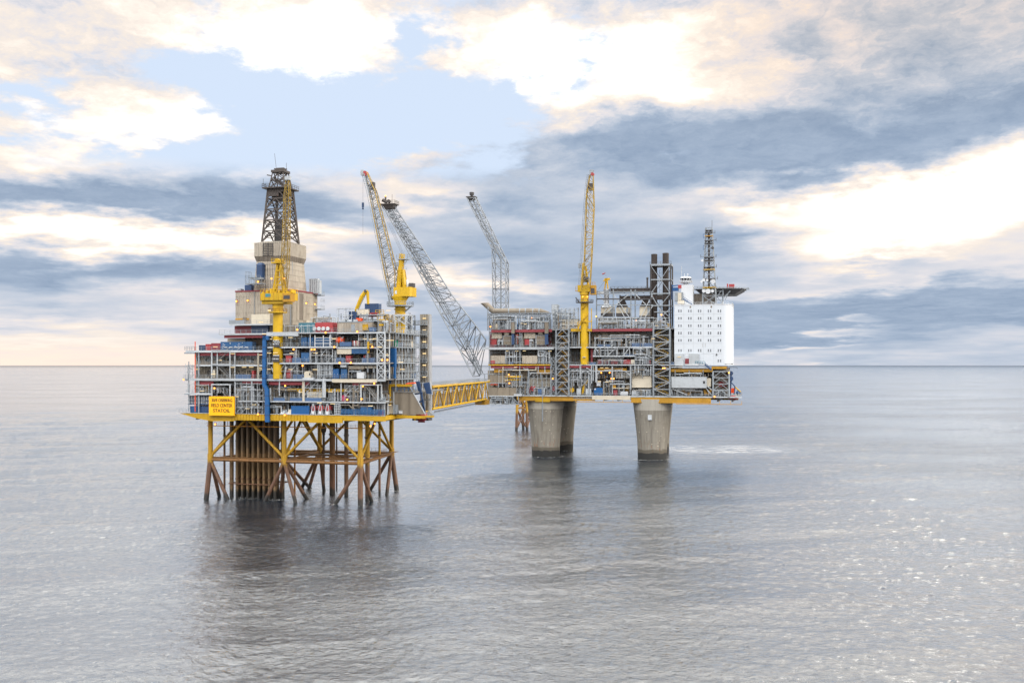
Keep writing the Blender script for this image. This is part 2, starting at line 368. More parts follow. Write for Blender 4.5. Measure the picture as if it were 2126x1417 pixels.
THINGS = []
class Thing:
    def __init__(s, fr, name, label, cat, group=None):
        s.fr, s.name, s.label, s.cat, s.group, s.parts = fr, name, label, cat, group, []
    def p(s, name, mb, mat, parent=None, label=None, smooth=False):
        rec = dict(name=name, mb=mb, mat=mat, parent=parent, label=label, smooth=smooth); s.parts.append(rec); return rec
    def mesh(s, rec, base):
        me = bpy.data.meshes.new(rec['name'])
        me.from_pydata([(p[0]-base[0], p[1]-base[1], p[2]-base[2]) for p in rec['mb'].v], [], rec['mb'].f)
        if rec['smooth']:
            me.polygons.foreach_set('use_smooth', [True]*len(me.polygons))
            try: me.set_sharp_from_angle(angle=R(40))
            except Exception: pass
        me.materials.append(M(rec['mat'])); me.update(); return me
    def done(s):
        vs = [p for r in s.parts for p in r['mb'].v]
        lo = [min(p[i] for p in vs) for i in range(3)]; hi = [max(p[i] for p in vs) for i in range(3)]
        base = ((lo[0]+hi[0])/2, (lo[1]+hi[1])/2, lo[2])
        if len(s.parts) == 1:
            root = bpy.data.objects.new(s.name, s.mesh(s.parts[0], base))
        else:
            root = bpy.data.objects.new(s.name, None); root.empty_display_size = 1
        COL.objects.link(root)
        root.location = s.fr.W(*base); root.rotation_euler = (0, 0, s.fr.yaw)
        root['kind'] = 'thing'; root['label'] = s.label; root['category'] = s.cat
        if s.group: root['group'] = s.group
        if len(s.parts) > 1:
            for r in s.parts:
                ob = bpy.data.objects.new(r['name'], s.mesh(r, base)); COL.objects.link(ob)
                ob.parent = r['parent']['ob'] if r['parent'] else root
                r['ob'] = ob
                if r['label']: ob['label'] = r['label']
        c = ((lo[0]+hi[0])/2, (lo[1]+hi[1])/2, (lo[2]+hi[2])/2)
        THINGS.append((root, s.fr.px(*c))); s.root = root; s.base = base
        return root

def copy_tree(root, fr, base, label=None, group=None):
    """another of the same thing, with copies of its parts and sub-parts"""
    r = root.copy(); COL.objects.link(r); r.location = fr.W(*base); r.rotation_euler = (0, 0, fr.yaw)
    if label: r['label'] = label
    if group: r['group'] = group
    for ch in list(root.children):
        c = ch.copy(); COL.objects.link(c); c.parent = r
        for g in list(ch.children):
            d = g.copy(); COL.objects.link(d); d.parent = c
    THINGS.append((r, fr.px(*base)))
    return r

# crops of the photograph that measurements were read from: x0, y0, magnification
CR = {'A': (380, 700, 8.333), 'B': (540, 680, 7.4556), 'C': (690, 620, 7.871), 'D': (690, 770, 9.664), 'E': (995, 620, 11.806),
      'G': (995, 730, 9.0468), 'H': (1200, 680, 8.333), 'I': (1380, 740, 11.811), 'P': (0, 0, 1.0), 'T': (1220, 580, 5.061), 'S': (1330, 460, 6.4417)}
def cx(c, x): return CR[c][0] + x/CR[c][2]
def cy(c, y): return CR[c][1] + y/CR[c][2]
def span(fr, c, x0, x1, y0, y1, v, snap=True):
    px0, px1, py0, py1 = cx(c, x0), cx(c, x1), cy(c, y0), cy(c, y1); m = (px0+px1)/2
    z0 = fr.Zh(m, py1, v)
    return fr.U(px0, v), fr.U(px1, v), (fr.snap(z0) if snap else z0), fr.Zh(m, py0, v)
def bx(mb, fr, c, x0, x1, y0, y1, v, d, snap=False):
    u0, u1, z0, z1 = span(fr, c, x0, x1, y0, y1, v, snap); return mb.box((u0, v, z0), (u1, v+d, z1))
def ptc(fr, c, x, y, v): return fr.pt(cx(c, x), cy(c, y), v)

# ------------------------------------------------------------------ builders for the loose equipment
def container(fr, c, x0, x1, y0, y1, v, mat, label, d=2.5, group=None, cat='container', name='shipping_container', snap=True):
    u0, u1, z0, z1 = span(fr, c, x0, x1, y0, y1, v, snap); w = u1-u0; h = z1-z0
    T = Thing(fr, name, label, cat, group)
    b = MB().box((u0+.08, v+.06, z0+.12), (u1-.08, v+d-.06, z1-.08))
    n = max(3, int(w/.55))
    for k in range(n):
        a = u0+.15+(w-.3)*k/n; b.box((a, v, z0+.16), (a+(w-.3)/n*.5, v+.06, z1-.14))
    T.p('body', b, mat)
    f = MB()
    for a in (u0, u1-.16):
        for q in (v-.03, v+d-.13): f.box((a, q, z0), (a+.16, q+.16, z1))
    for q in (v-.02, v+d-.12):
        for z in (z0, z1-.16): f.box((u0+.16, q, z), (u1-.16, q+.14, z+.16))
    T.p('corner_frame', f, mat)
    for a in (0, 1):
        m0 = v+.12+(d-.24)*a/2
        dr = T.p('door', MB().box((u1-.08, m0, z0+.18), (u1+.02, m0+(d-.24)/2-.04, z1-.18)), mat)
        T.p('lock_bar', MB().bar((u1+.06, m0+.4, z0+.2), (u1+.06, m0+.4, z1-.2), .07), 'grey_steel', dr)
    return T.done()

def cabinet(fr, c, x0, x1, y0, y1, v, mat, label, d=1.6, cat='cabinet', name='equipment_cabinet', doors=2, group=None, snap=True):
    u0, u1, z0, z1 = span(fr, c, x0, x1, y0, y1, v, snap); w = u1-u0
    T = Thing(fr, name, label, cat, group)
    T.p('housing', MB().box((u0, v, z0+.15), (u1, v+d, z1)), mat)
    T.p('plinth', MB().box((u0+.08, v+.08, z0), (u1-.08, v+d-.08, z0+.15)), 'dark_steel')
    for k in range(doors):
        a = u0+.08+(w-.16)*k/doors; e = u0+.08+(w-.16)*(k+1)/doors-.06
        dr = T.p('door', MB().box((a, v-.05, z0+.25), (e, v, z1-.12)), mat)
        T.p('handle', MB().box((e-.22, v-.12, (z0+z1)/2-.15), (e-.12, v-.05, (z0+z1)/2+.15)), 'pale_steel', dr)
    lip = MB().box((u0-.06, v-.10, z1), (u1+.06, v+d+.05, z1+.08)); T.p('roof_lip', lip, 'pale_steel' if mat in ('white', 'cream') else mat)
    return T.done()

def tank_h(fr, c, x0, x1, y0, y1, v, mat, label, cat='tank', name='horizontal_tank'):
    u0, u1, z0, z1 = span(fr, c, x0, x1, y0, y1, v, False); r = (z1-z0)/2; zc = (z0+z1)/2
    T = Thing(fr, name, label, cat)
    b = MB(); e = min(r*.6, (u1-u0)*.15)
    b.tube((u0+e, v+r, zc), (u1-e, v+r, zc), r, None, 16)
    for a, sgn in ((u0+e, -1), (u1-e, 1)): b.ball((a, v+r, zc), r*.985, 16, 8, (e/r, 1, 1))
    T.p('shell', b, mat, smooth=True)
    for k in (.25, .75):
        a = u0+(u1-u0)*k; zd = fr.snap(z0-1.2)
        T.p('saddle', MB().box((a-.2, v+r*.3, min(zd, z0-.5)), (a+.2, v+r*1.7, z0+.25*r)), 'grey_steel')
        T.p('band', MB().tube((a-.09, v+r, zc), (a+.09, v+r, zc), r*1.03, None, 16), 'grey_steel')
    T.p('nozzle', MB().tube((u0+(u1-u0)*.5, v+r, z1-.1), (u0+(u1-u0)*.5, v+r, z1+.5), .22), 'grey_steel')
    return T.done()

def tank_v(fr, c, x0, x1, y0, y1, v, mat, label, cat='vessel', name='vertical_vessel'):
    u0, u1, z0, z1 = span(fr, c, x0, x1, y0, y1, v, True); r = (u1-u0)/2; uc = (u0+u1)/2
    T = Thing(fr, name, label, cat)
    T.p('shell', MB().lathe(uc, v+r, [(r*.55, z0+.5), (r*.95, z0+.5+r*.4), (r, z0+.6+r*.6), (r, z1-r*.6), (r*.85, z1-r*.25), (r*.3, z1)], 14), mat, smooth=True)
    for k in range(3):
        t = 2*math.pi*k/3+.5; T.p('leg', MB().bar((uc+r*.8*math.cos(t), v+r+r*.8*math.sin(t), z0), (uc+r*.8*math.cos(t), v+r+r*.8*math.sin(t), z0+1.0+r*.5), .16), 'grey_steel')
    T.p('flange', MB().tube((uc, v+r, z1-.1), (uc, v+r, z1+.25), max(.2, r*.35)), 'grey_steel')
    return T.done()

def pipework(fr, runs, label, group=None, name='pipe_run'):
    """runs: list of (points, radius, material)"""
    T = Thing(fr, name, label, 'pipework', group)
    for pts, r, mt in runs:
        pr = T.p('pipe', MB().path(pts, r), mt)
        if len(pts) >= 2:
            a, b = Vector(pts[0]), Vector(pts[1]); d = (b-a)
            if d.length > 2:
                fl = MB()
                for k in (.45,): m = a+d*k; dd = d.normalized()*.08; fl.tube(m-dd, m+dd, r*1.7, None, 8)
                T.p('flange', fl, 'grey_steel', pr)
    return T.done()

def clutter(fr, c, x0, x1, y0, y1, v0, v1, where, seed, n=5, mats=('grey_steel', 'pale_steel', 'pale_steel', 'pipe_beige'), eq=True, dens=1.0):
    """pipe runs and small process units in one bay between two decks"""
    rg = random.Random(seed)
    ua, ub, z0, z1 = span(fr, c, x0, x1, y0, y1, v0, True); w = ub-ua; h = z1-z0
    runs = []
    for k in range(int(n*2.0*dens)):
        r = rg.choice((.10, .13, .16, .2, .26)); mt = rg.choice(mats); v = rg.uniform(v0-1.5, v1-.2)
        za = z0+h*rg.uniform(.45, .95); a = ua+w*rg.uniform(0, .35); b = a+w*rg.uniform(.3, .65)
        pts = [(a, v, za), (b, v, za)]
        s = rg.random()
        if s < .4: pts = [(a, v, z0+.1)] + pts
        elif s < .7: pts = pts + [(b, v, z0+.1)]
        elif s < .85: pts = [(a, v, z1-.1)] + pts + [(b, v, z0+.3)]
        runs.append((pts, r, mt))
    for k in range(int(n*1.8*dens)):
        a = ua+w*rg.random(); v = rg.uniform(v0-1.5, v1-.2); r = rg.choice((.09, .12, .16, .22, .3))
        runs.append(([(a, v, z0+.05), (a, v, z0+h*rg.uniform(.55, 1.0))], r, rg.choice(mats)))
    if runs: pipework(fr, runs, 'tangle of process pipes '+where, 'process pipes between the decks')
    if not eq: return
    x = ua+w*.03
    cols = ('cream', 'grey_steel', 'dark_steel', 'dark_wall', 'ochre', 'cream', 'grey_steel', 'pale_steel')
    cname = {'cream': 'cream', 'grey_steel': 'grey', 'dark_steel': 'dark grey', 'dark_wall': 'brownish', 'ochre': 'ochre', 'deep_blue': 'dark blue', 'maroon': 'maroon', 'pale_steel': 'pale grey'}
    while x < ub-1.2:
        ww = rg.uniform(.9, 2.4); hh = h*rg.uniform(.25, .55); mt = rg.choice(cols); kind = rg.random(); v = rg.uniform(v0+.6, max(v0+.7, v1-1.8))
        if x+ww > ub: break
        if kind < .40:
            T = Thing(fr, 'pump_skid', '%s pump skid %s' % (cname[mt], where), 'pump', 'pump skids on the decks')
            T.p('base_frame', MB().box((x, v, z0), (x+ww, v+1.2, z0+.25)), 'dark_steel')
            T.p('motor', MB().tube((x+.1, v+.6, z0+.85), (x+ww*.55, v+.6, z0+.85), .5, None, 10), mt)
            T.p('pump_casing', MB().ball((x+ww*.75, v+.6, z0+.85), .55, 10, 6), 'grey_steel')
            T.p('discharge_pipe', MB().path([(x+ww*.75, v+.6, z0+1.2), (x+ww*.75, v+.6, z0+hh+.6)], .14), 'pale_steel')
            T.done()
        elif kind < .7:
            T = Thing(fr, 'vertical_vessel', '%s upright vessel %s' % (cname[mt], where), 'vessel', 'small upright vessels on the decks')
            r = ww*.42; uc = x+ww/2
            T.p('shell', MB().lathe(uc, v+r, [(r*.6, z0+.5), (r, z0+.9), (r, z0+hh+.4), (r*.6, z0+hh+.8)], 12), mt, smooth=True)
            T.p('skirt', MB().tube((uc, v+r, z0), (uc, v+r, z0+.6), r*.7, None, 10), 'dark_steel')
            T.p('nozzle', MB().tube((uc, v+r, z0+hh+.7), (uc, v+r, z0+hh+1.3), .16), 'grey_steel')
            T.done()
        else:
            T = Thing(fr, 'control_box', '%s control box %s' % (cname[mt], where), 'box', 'control boxes on the decks')
            T.p('housing', MB().box((x, v, z0+.5), (x+ww*.8, v+.8, z0+.6+hh)), mt)
            T.p('stand', MB().box((x+.1, v+.1, z0), (x+ww*.8-.1, v+.6, z0+.5)), 'dark_steel')
            T.p('front_panel', MB().box((x+.1, v-.04, z0+.7), (x+ww*.8-.1, v, z0+.45+hh)), 'pale_steel')
            T.done()
        x += ww + rg.uniform(.2, 2.2)/dens

def stair_tower(fr, c, x0, x1, y0, y1, v, d, bays, label, mat='pale_steel', stair='grating', style='K', w=.42, b=.26, name='stair_tower'):
    u0, u1, z0, z1 = span(fr, c, x0, x1, y0, y1, v, True)
    T = Thing(fr, name, label, 'stair tower')
    for a in (u0, u1):
        for q in (v, v+d): T.p('leg', MB().bar((a, q, z0), (a, q, z1), w), mat)
    h = (z1-z0)/bays
    for i in range(bays):
        za, zb = z0+i*h, z0+(i+1)*h; br = MB()
        br.bar((u0, v, zb), (u1, v, zb), b); br.bar((u0, v+d, zb), (u1, v+d, zb), b)
        br.bar((u0, v, zb), (u0, v+d, zb), b); br.bar((u1, v, zb), (u1, v+d, zb), b)
        for q in (v, v+d):
            if style == 'K': m = ((u0+u1)/2, q, zb); br.bar((u0, q, za), m, b*.8); br.bar((u1, q, za), m, b*.8)
            elif style == 'Z': br.bar((u0 if i % 2 else u1, q, za), (u1 if i % 2 else u0, q, zb), b*.8)
            elif style == 'X': br.bar((u0, q, za), (u1, q, zb), b*.8); br.bar((u1, q, za), (u0, q, zb), b*.8)
        T.p('brace_frame', br, mat)
        s0, s1 = (u0+.5, u1-.9) if i % 2 else (u1-.5, u0+.9)
        fl = MB(); n = 9; q0, q1 = v+d*.30, v+d*.70
        for k in range(n):
            t = k/n; uu = s0+(s1-s0)*t; fl.box((uu-.25, q0, za+h*t), (uu+.25, q1, za+h*t+.07))
        for q in (q0, q1):
            fl.bar((s0, q, za), (s1, q, zb), .28); fl.bar((s0, q, za+1.05), (s1, q, zb+1.05), .12)
        T.p('stair_flight', fl, stair)
        T.p('landing', MB().box((u0+.1, v+.3, zb-.10), (u0+1.6, v+d-.3, zb)) if i % 2 == 0 else MB().box((u1-1.6, v+.3, zb-.10), (u1-.1, v+d-.3, zb)), 'grating')
    return T.done()

def scaffold(fr, c, x0, x1, y0, y1, v, label, d=1.2, bay=2.1, lift=2.0, seed=1, w=.13):
    """tube scaffolding: standards, ledgers, a few braces and boards"""
    rg = random.Random(seed); u0, u1, z0, z1 = span(fr, c, x0, x1, y0, y1, v, True)
    T = Thing(fr, 'scaffold', label, 'scaffold', 'tube scaffolds on the platforms')
    n = max(1, round((u1-u0)/bay)); m = max(1, round((z1-z0)/lift)); st = MB(); ld = MB(); bd = MB()
    for k in range(n+1):
        u = u0+(u1-u0)*k/n
        for q in (v, v+d): st.bar((u, q, z0), (u, q, z1+rg.uniform(0, .5)), w)
    for j in range(1, m+1):
        z = z0+(z1-z0)*j/m
        for q in (v, v+d): ld.bar((u0, q, z), (u1, q, z), w)
        for k in range(n+1): u = u0+(u1-u0)*k/n; ld.bar((u, v, z), (u, v+d, z), w)
        for k in range(n):
            a, b = u0+(u1-u0)*k/n, u0+(u1-u0)*(k+1)/n
            if rg.random() < .35: ld.bar((a, v, z-(z1-z0)/m), (b, v, z), w*.9)
            if rg.random() < .45: bd.box((a, v+.1, z-.08), (b, v+d-.1, z))
    T.p('standard', st, 'pale_steel'); T.p('ledger', ld, 'pale_steel')
    if bd.v: T.p('board', bd, 'cream')
    return T.done()

def conduits(u0, u1, z0, z1, v, seed, out=.35):
    """thin cable trays, conduits and junction boxes fixed to a wall"""
    rg = random.Random(seed); m = MB(); h = z1-z0
    for k in range(max(4, int((u1-u0)*.9))):
        u = rg.uniform(u0+.2, u1-.2); za = z0+h*rg.uniform(0, .5); zb = za+h*rg.uniform(.3, .6); zb = min(zb, z1-.1); q = v-rg.uniform(.08, out); w = rg.choice((.08, .1, .14, .2)); m.bar((u, q, za), (u, q, zb), w)
        if rg.random() < .6: e = min(u1-.1, max(u0+.1, u+rg.uniform(-3.5, 3.5))); m.bar((u, q, zb), (e, q, zb), w)
        if rg.random() < .5: b = rg.uniform(.25, .6); m.box((u-b/2, q-.18, za), (u+b/2, v, za+b*1.4))
    for k in range(3): q = v-rg.uniform(.1, out); z = z0+h*rg.uniform(.55, .98); m.box((u0+.1, q-.2, z-.12), (u1-.1, q, z))
    return m

# ------------------------------------------------------------------ sea
FOAM = [(16.6, 491.0, 6.9), (66.2, 474.5, 6.9), (25.9, 527, 6.9), (-104.5, 338, .9), (-48.2, 318.0, .9), (-71.5, 327, 1.0), (-78, 330, 1.0), (-57.6, 320.5, .9), (-45.5, 329, .9), (-41.2, 354, .9), (-88, 338, 5.0), (-70, 335, 2.6)]
def sea_material():
    m = bpy.data.materials.new('sea_water'); m.use_nodes = True
    t = NT(m.node_tree); t.n.clear()
    geo = t.new('ShaderNodeNewGeometry').outputs['Position']
    mp = t.new('ShaderNodeMapping', {0: geo, 2: (0, 0, R(-9)), 3: (.75, 1.0, 1.0)}).outputs[0]
    big = t.noise(t.vmath('MULTIPLY', geo, (.5, 1, 1)), .010, 4, .55)
    patch = t.map(big, .36, .66, .6, 1.45)
    n1 = t.noise(mp, .16, 3, .55, .6)
    n2 = t.noise(mp, .55, 5, .62, .8)
    n3 = t.noise(mp, 1.9, 3, .6, .5)
    h = t.math('ADD', t.math('MULTIPLY', n1, .16), t.math('ADD', t.math('MULTIPLY', n2, .29), t.math('MULTIPLY', n3, .10)))
    bump = t.new('ShaderNodeBump', {'Strength': patch, 'Distance': 1.0, 'Height': h}).outputs[0]
    fr = t.new('ShaderNodeFresnel', {'IOR': 1.33, 'Normal': bump}).outputs[0]
    band = t.noise(t.vmath('MULTIPLY', geo, (.10, 1, 1)), .0016, 4, .55)
    rng = t.new('ShaderNodeVectorMath', {0: geo}, operation='LENGTH').outputs['Value']
    calm = t.map(t.math('MULTIPLY', t.map(band, .48, .66), t.map(rng, 600, 2500)), 0, 1, 1.0, .97)
    edge = t.map(rng, 9000, 24000, 1.0, .62)
    fac = t.math('MULTIPLY', t.math('POWER', fr, .48), t.math('MULTIPLY', calm, edge))
    body = t.new('ShaderNodeBsdfDiffuse', {'Color': srgb(18, 34, 48), 'Normal': bump}).outputs[0]
    gl = t.new('ShaderNodeBsdfGlossy', {'Color': (.965, .985, 1, 1), 'Roughness': .06, 'Normal': bump}).outputs[0]
    p = t.new('ShaderNodeMixShader', {0: fac, 1: body, 2: gl})
    # churned pale water by the outfall right of the concrete legs
    dv = t.vmath('MULTIPLY', t.vmath('SUBTRACT', geo, (104, 528, 0)), (1/70, 1/44, 0))
    rr = t.new('ShaderNodeVectorMath', {0: dv}, operation='LENGTH').outputs['Value']
    fn = t.noise(t.vmath('MULTIPLY', geo, (.12, .30, 1)), 1.0, 6, .7)
    fm = t.math('MULTIPLY', t.map(rr, 1.0, .15), t.map(fn, .42, .70))
    fine = t.noise(geo, .9, 5, .7)
    for fx, fy, fr_ in FOAM:
        dd = t.new('ShaderNodeVectorMath', {0: geo, 1: (fx, fy, 0)}, operation='DISTANCE').outputs['Value']
        fm = t.math('MAXIMUM', fm, t.math('MULTIPLY', t.map(dd, fr_*1.35+1.6, fr_*1.02+.2), t.map(fine, .50, .64)))
    foam = t.new('ShaderNodeBsdfDiffuse', {'Color': srgb(236, 238, 240)}).outputs[0]
    p = t.new('ShaderNodeMixShader', {0: t.math('MULTIPLY', fm, .42), 1: p.outputs[0], 2: foam})
    o = t.new('ShaderNodeOutputMaterial', {0: p.outputs[0]})
    return m
def make_sea():
    import numpy as np
    rg = np.random.default_rng(5)
    ang = np.concatenate([np.linspace(-math.pi, -.66, 40, endpoint=False), np.linspace(-.66, .66, 640), np.linspace(.66, math.pi, 40)[1:-1]])
    rad = [0.0, 40.0, 90.0]; r = 120.0
    while r < 1300: rad.append(r); r += max(.55, r*r/45000*.75)
    rad += [1400, 1700, 2200, 3000, 4500, 7000, 12000, 20000, 33000, 45000]
    rad = np.array(rad); na, nr = len(ang), len(rad)
    A, D = np.meshgrid(ang, rad)
    x = D*np.sin(A); y = D*np.cos(A); z = np.zeros_like(x)
    for i in range(56):
        lam = 1.25*(9.0**((i/55)**1.5)); th = R(-78) + rg.normal(0, .8)
        k = 2*math.pi/lam; amp = .023*lam/(2*math.pi)*(1.0 if lam < 3.2 else .55)
        ph = k*(x*math.cos(th) + y*math.sin(th)) + rg.uniform(0, 6.28)
        z += amp*np.sin(ph + .35*np.sin(ph*.11 + i))
    for i in range(9):
        lam = 16*1.18**i; th = R(-70) + rg.normal(0, .35); k = 2*math.pi/lam; ph = k*(x*math.cos(th) + y*math.sin(th)) + rg.uniform(0, 6.28)
        z += .013*lam/(2*math.pi)*np.sin(ph + .5*np.sin(ph*.17 + i))
    fade = np.clip((1300-D)/500, 0, 1)*np.clip((D-90)/30, 0, 1)*np.clip((.66-np.abs(A))/.05, 0, 1)
    z *= fade
    co = np.stack([x, y, z], -1).reshape(-1, 3).astype(np.float32)
    i0 = (np.arange(nr-1)[:, None]*na + np.arange(na)[None, :]); nx = (np.arange(na)+1) % na
    i1 = (np.arange(nr-1)[:, None]*na + nx[None, :])
    q = np.stack([i0, i1, i1+na, i0+na], -1).reshape(-1, 4)
    me = bpy.data.meshes.new('sea')
    me.vertices.add(len(co)); me.vertices.foreach_set('co', co.ravel())
    me.loops.add(q.size); me.loops.foreach_set('vertex_index', q.ravel().astype(np.int32))
    me.polygons.add(len(q)); me.polygons.foreach_set('loop_start', (np.arange(len(q))*4).astype(np.int32))
    me.polygons.foreach_set('use_smooth', np.ones(len(q), dtype=bool))
    me.update(calc_edges=True)
    ob = bpy.data.objects.new('sea', me); COL.objects.link(ob); me.materials.append(sea_material())
    ob['kind'] = 'structure'
make_sea()

# ================================================================== the drilling platform on the steel jacket
FL = Frame(-48.2, 318.5, 15)
FR = Frame(16.6, 491.0, 15)
VF = -6.0                                   # front edge of the drilling platform's decks
D0, D1, D2, D3, D4, D5 = 29.1, 33.3, 40.4, 45.6, 50.7, 55.2
LA, LB, LC = 35.6, 44.9, 49.6               # decks of its left wing
FL.decks = [D0, D1, D2, D3, D4, D5, LA, LB, LC]
UL = lambda px, v=VF: FL.U(px, v)

def make_jacket():
    T = Thing(FL, 'steel_jacket', 'yellow and rusty braced steel jacket standing in the sea under the drilling platform', 'jacket')
    zt, zn = 27.0, 13.6; vb = 36.0
    uf = [UL(437, 0), UL(590, 0), UL(748, 0)]; ub = [uf[0]+4.5, UL(664, vb), UL(813, vb)]
    foot_f = [UL(429, 0), None, UL(750, 0)]; foot_b = [ub[0]-1.5, None, UL(824, vb)]
    for us, v, feet, out in ((uf, 0.0, foot_f, -1), (ub, vb, foot_b, 1)):
        for k, u in enumerate(us):
            lg = MB().tube((u, v, zt), (u, v, zn), .80, None, 14)
            if feet[k] is not None: lg.tube((u, v, zn), (feet[k], v+out*.6, -2), .85, None, 14)
            T.p('leg', lg, 'jacket_paint', smooth=True)
            T.p('node_can', MB().tube((u, v, zn-1.4), (u, v, zn+1.6), 1.0, None, 14), 'jacket_paint', smooth=True)
    def brace(p, q, r=.48, mat='jacket_paint'): T.p('diagonal_brace', MB().tube(p, q, r, None, 10), mat, smooth=True)
    for us, v in ((uf, 0.0), (ub, vb)):
        for a, b in ((us[0], us[1]), (us[1], us[2])):
            m = (a+b)/2
            brace((a, v, zn+.8), (m-.5, v, zt-.3)); brace((b, v, zn+.8), (m+.5, v, zt-.3))
    for a, b in zip(uf, ub):
        ma, mv = (a+b)/2, vb/2
        brace((a, 0, zn+.8), (ma, mv-.5, zt-.3)); brace((b, vb, zn+.8), (ma, mv+.5, zt-.3))
    low = [((uf[0], 0, zn-.6), ptc(FL, 'P', 473, 1036, 0)), ((uf[0], .3, zn-.6), ptc(FL, 'P', 455, 1028, 7)),
           ((uf[1], 0, zn-.4), ptc(FL, 'P', 551, 1038, 0)), ((uf[1], 0, zn-.4), ptc(FL, 'P', 614, 1044, 0)),
           ((uf[1], .3, zn-.4), ptc(FL, 'P', 582, 1030, 8)), ((uf[1], .3, zn-.4), ptc(FL, 'P', 636, 1034, 8)),
           ((uf[2], 0, zn-.8), ptc(FL, 'P', 694, 1049, 0)), ((uf[2], .3, zn-.8), ptc(FL, 'P', 772, 1042, 8)),
           ((ub[1], vb, zn), ptc(FL, 'P', 624, 1017, vb)), ((ub[1], vb, zn), ptc(FL, 'P', 641, 1016, vb-4)), ((ub[1], vb, zn), ptc(FL, 'P', 673, 1022, vb-6)),
           ((ub[2], vb, zn), ptc(FL, 'P', 768, 1018, vb)), ((ub[2], vb, zn), ptc(FL, 'P', 803, 1027, vb-12)),
           ((ub[0], vb, zn), (ub[0]+14, vb, 0)), ((ub[0], vb, zn), (ub[0]+2, vb-10, 0))]
    for p, q in low:
        p, q = Vector(p), Vector(q); q2 = p.lerp(q, (p.z+2)/(p.z-q.z))
        brace(p, q2, .62, 'jacket_paint')
    def hor(p, q, r=.55, mat='jacket_rust'): T.p('horizontal_brace', MB().tube(p, q, r, None, 10), mat, smooth=True)
    for a, b in ((0, 1), (1, 2)):
        hor((uf[a], 0, zn-.3), (uf[b], 0, zn-.3)); hor((ub[a], vb, zn-.3), (ub[b], vb, zn-.3))
        hor((uf[a], 0, zn-.3), (ub[b], vb, zn-.3), .35)
    for a in range(3): hor((uf[a], 0, zn-.3), (ub[a], vb, zn-.3))
    hor((uf[0]+2, 12, zn-.3), (uf[2]-1, 12, zn-.3), .4); hor((uf[0]+3, 24, zn-.3), (uf[2]-3, 24, zn-.3), .4)
    wk = MB(); wk.box((uf[0], -.2, zn+.45), (uf[1], 1.6, zn+.55)); wk.box((uf[1], -.2, zn+.45), (uf[2], 1.6, zn+.55))
    wk.box((uf[2]-2.5, 0, zn+.46), (uf[2]-1.0, vb, zn+.54)); wk.box((uf[1], 17, zn+.46), (uf[2]-2.5, 20, zn+.54)); wk.box((ub[1]-2, vb-2, zn+.47), (ub[2], vb-.6, zn+.55))
    T.p('walkway', wk, 'jacket_rust')
    rl = MB(); rl.rail([(uf[0]+1, 1.5, zn+.5), (uf[1]-1, 1.5, zn+.5)], 1.2, 1.6, .06); rl.rail([(uf[1]+1, 1.5, zn+.5), (uf[2]-3, 1.5, zn+.5)], 1.2, 1.6, .06)
    rl.rail([(uf[2]-1, 2, zn+.5), (ub[2]-1, vb-2, zn+.5)], 1.2, 1.6, .06); rl.rail([(ub[1], vb-2, zn+.5), (ub[2]-2, vb-2, zn+.5)], 1.2, 1.6, .06)
    T.p('railing', rl, 'jacket_rust')
    gf = MB(); u0, u1 = UL(482, 6), UL(578, 6)
    for z in (zn-.2, 5.0):
        for v in (3.8, 13.5): gf.bar((u0, v, z), (u1, v, z), .3)
        for k in range(9): u = u0+(u1-u0)*k/8; gf.bar((u, 3.8, z), (u, 13.5, z), .25)
    T.p('conductor_guide', gf, 'jacket_rust')
    up = MB(); zu = 24.7
    up.box((uf[0]-.6, -1.1, zu-.2), (uf[2]+2, .2, zu)); up.rail([(uf[0]-.6, -1.1, zu), (uf[0]+8, -1.1, zu)], 1.1, 1.6, .06); up.rail([(uf[2]-6, -1.1, zu), (uf[2]+2, -1.1, zu)], 1.1, 1.6, .06)
    for k in range(9): u = uf[0]+(uf[2]-uf[0])*k/8; up.bar((u, -.5, zu), (u, -.5, 26.6), .16)
    T.p('hanging_walkway', up, 'rust_yellow')
    T.done()
    # conductors and caissons
    rg = random.Random(3)
    first = None
    for row, v in enumerate((4.6, 7.2, 9.8, 12.4)):
        n = 9 if row % 2 == 0 else 8
        for k in range(n):
            u = u0+.6+(u1-u0-1.2)*(k+(0 if row % 2 == 0 else .5))/8
            base = (u, v, -2.0)
            if first is None:
                t = Thing(FL, 'well_conductor', 'weathered conductor pipe in the dense bundle standing left of the central jacket leg', 'conductor pipe', 'well conductors in the left half of the jacket')
                t.p('casing', MB().tube((u, v, -2), (u, v, 26.7), .46, None, 12), 'conductor_paint', smooth=True)
                t.p('collar', MB().tube((u, v, 6.3), (u, v, 6.9), .58, None, 12), 'caisson_paint', smooth=True)
                t.p('coupling', MB().tube((u, v, 19.0), (u, v, 19.5), .54, None, 12), 'caisson_paint', smooth=True)
                first = t.done(); fb = t.base
            else: copy_tree(first, FL, (u, v, -2.0))
    for px, py, r, mt, lab in (
        (481, 1024, .75, 'caisson_paint', 'thick dark caisson pipe at the left edge of the conductor bundle'),
        (466, 1028, .38, 'caisson_paint', 'slim dark caisson pipe nearest the left jacket leg'),
        (577, 1024, .42, 'caisson_paint', 'dark caisson pipe just left of the central jacket leg'),
        (612, 1022, .30, 'rust_yellow', 'thin yellow riser pipe just right of the central jacket leg'),
        (672, 1024, .42, 'caisson_paint', 'dark riser with a swollen joint beside the thick rusty caisson'),
        (690, 1025, 1.0, 'jacket_rust', 'thick rusty caisson in the middle of the right half of the jacket'),
        (699, 1016, .28, 'caisson_paint', 'thin dark riser right behind the thick rusty caisson'),
        (719, 1029, .72, 'caisson_paint', 'brown and black caisson left of the front right jacket leg'),
        (763, 1038, .78, 'jacket_paint', 'yellow topped caisson just right of the front right jacket leg'),
        (788, 1028, .42, 'jacket_paint', 'slim yellow and black caisson between the two right jacket legs')):
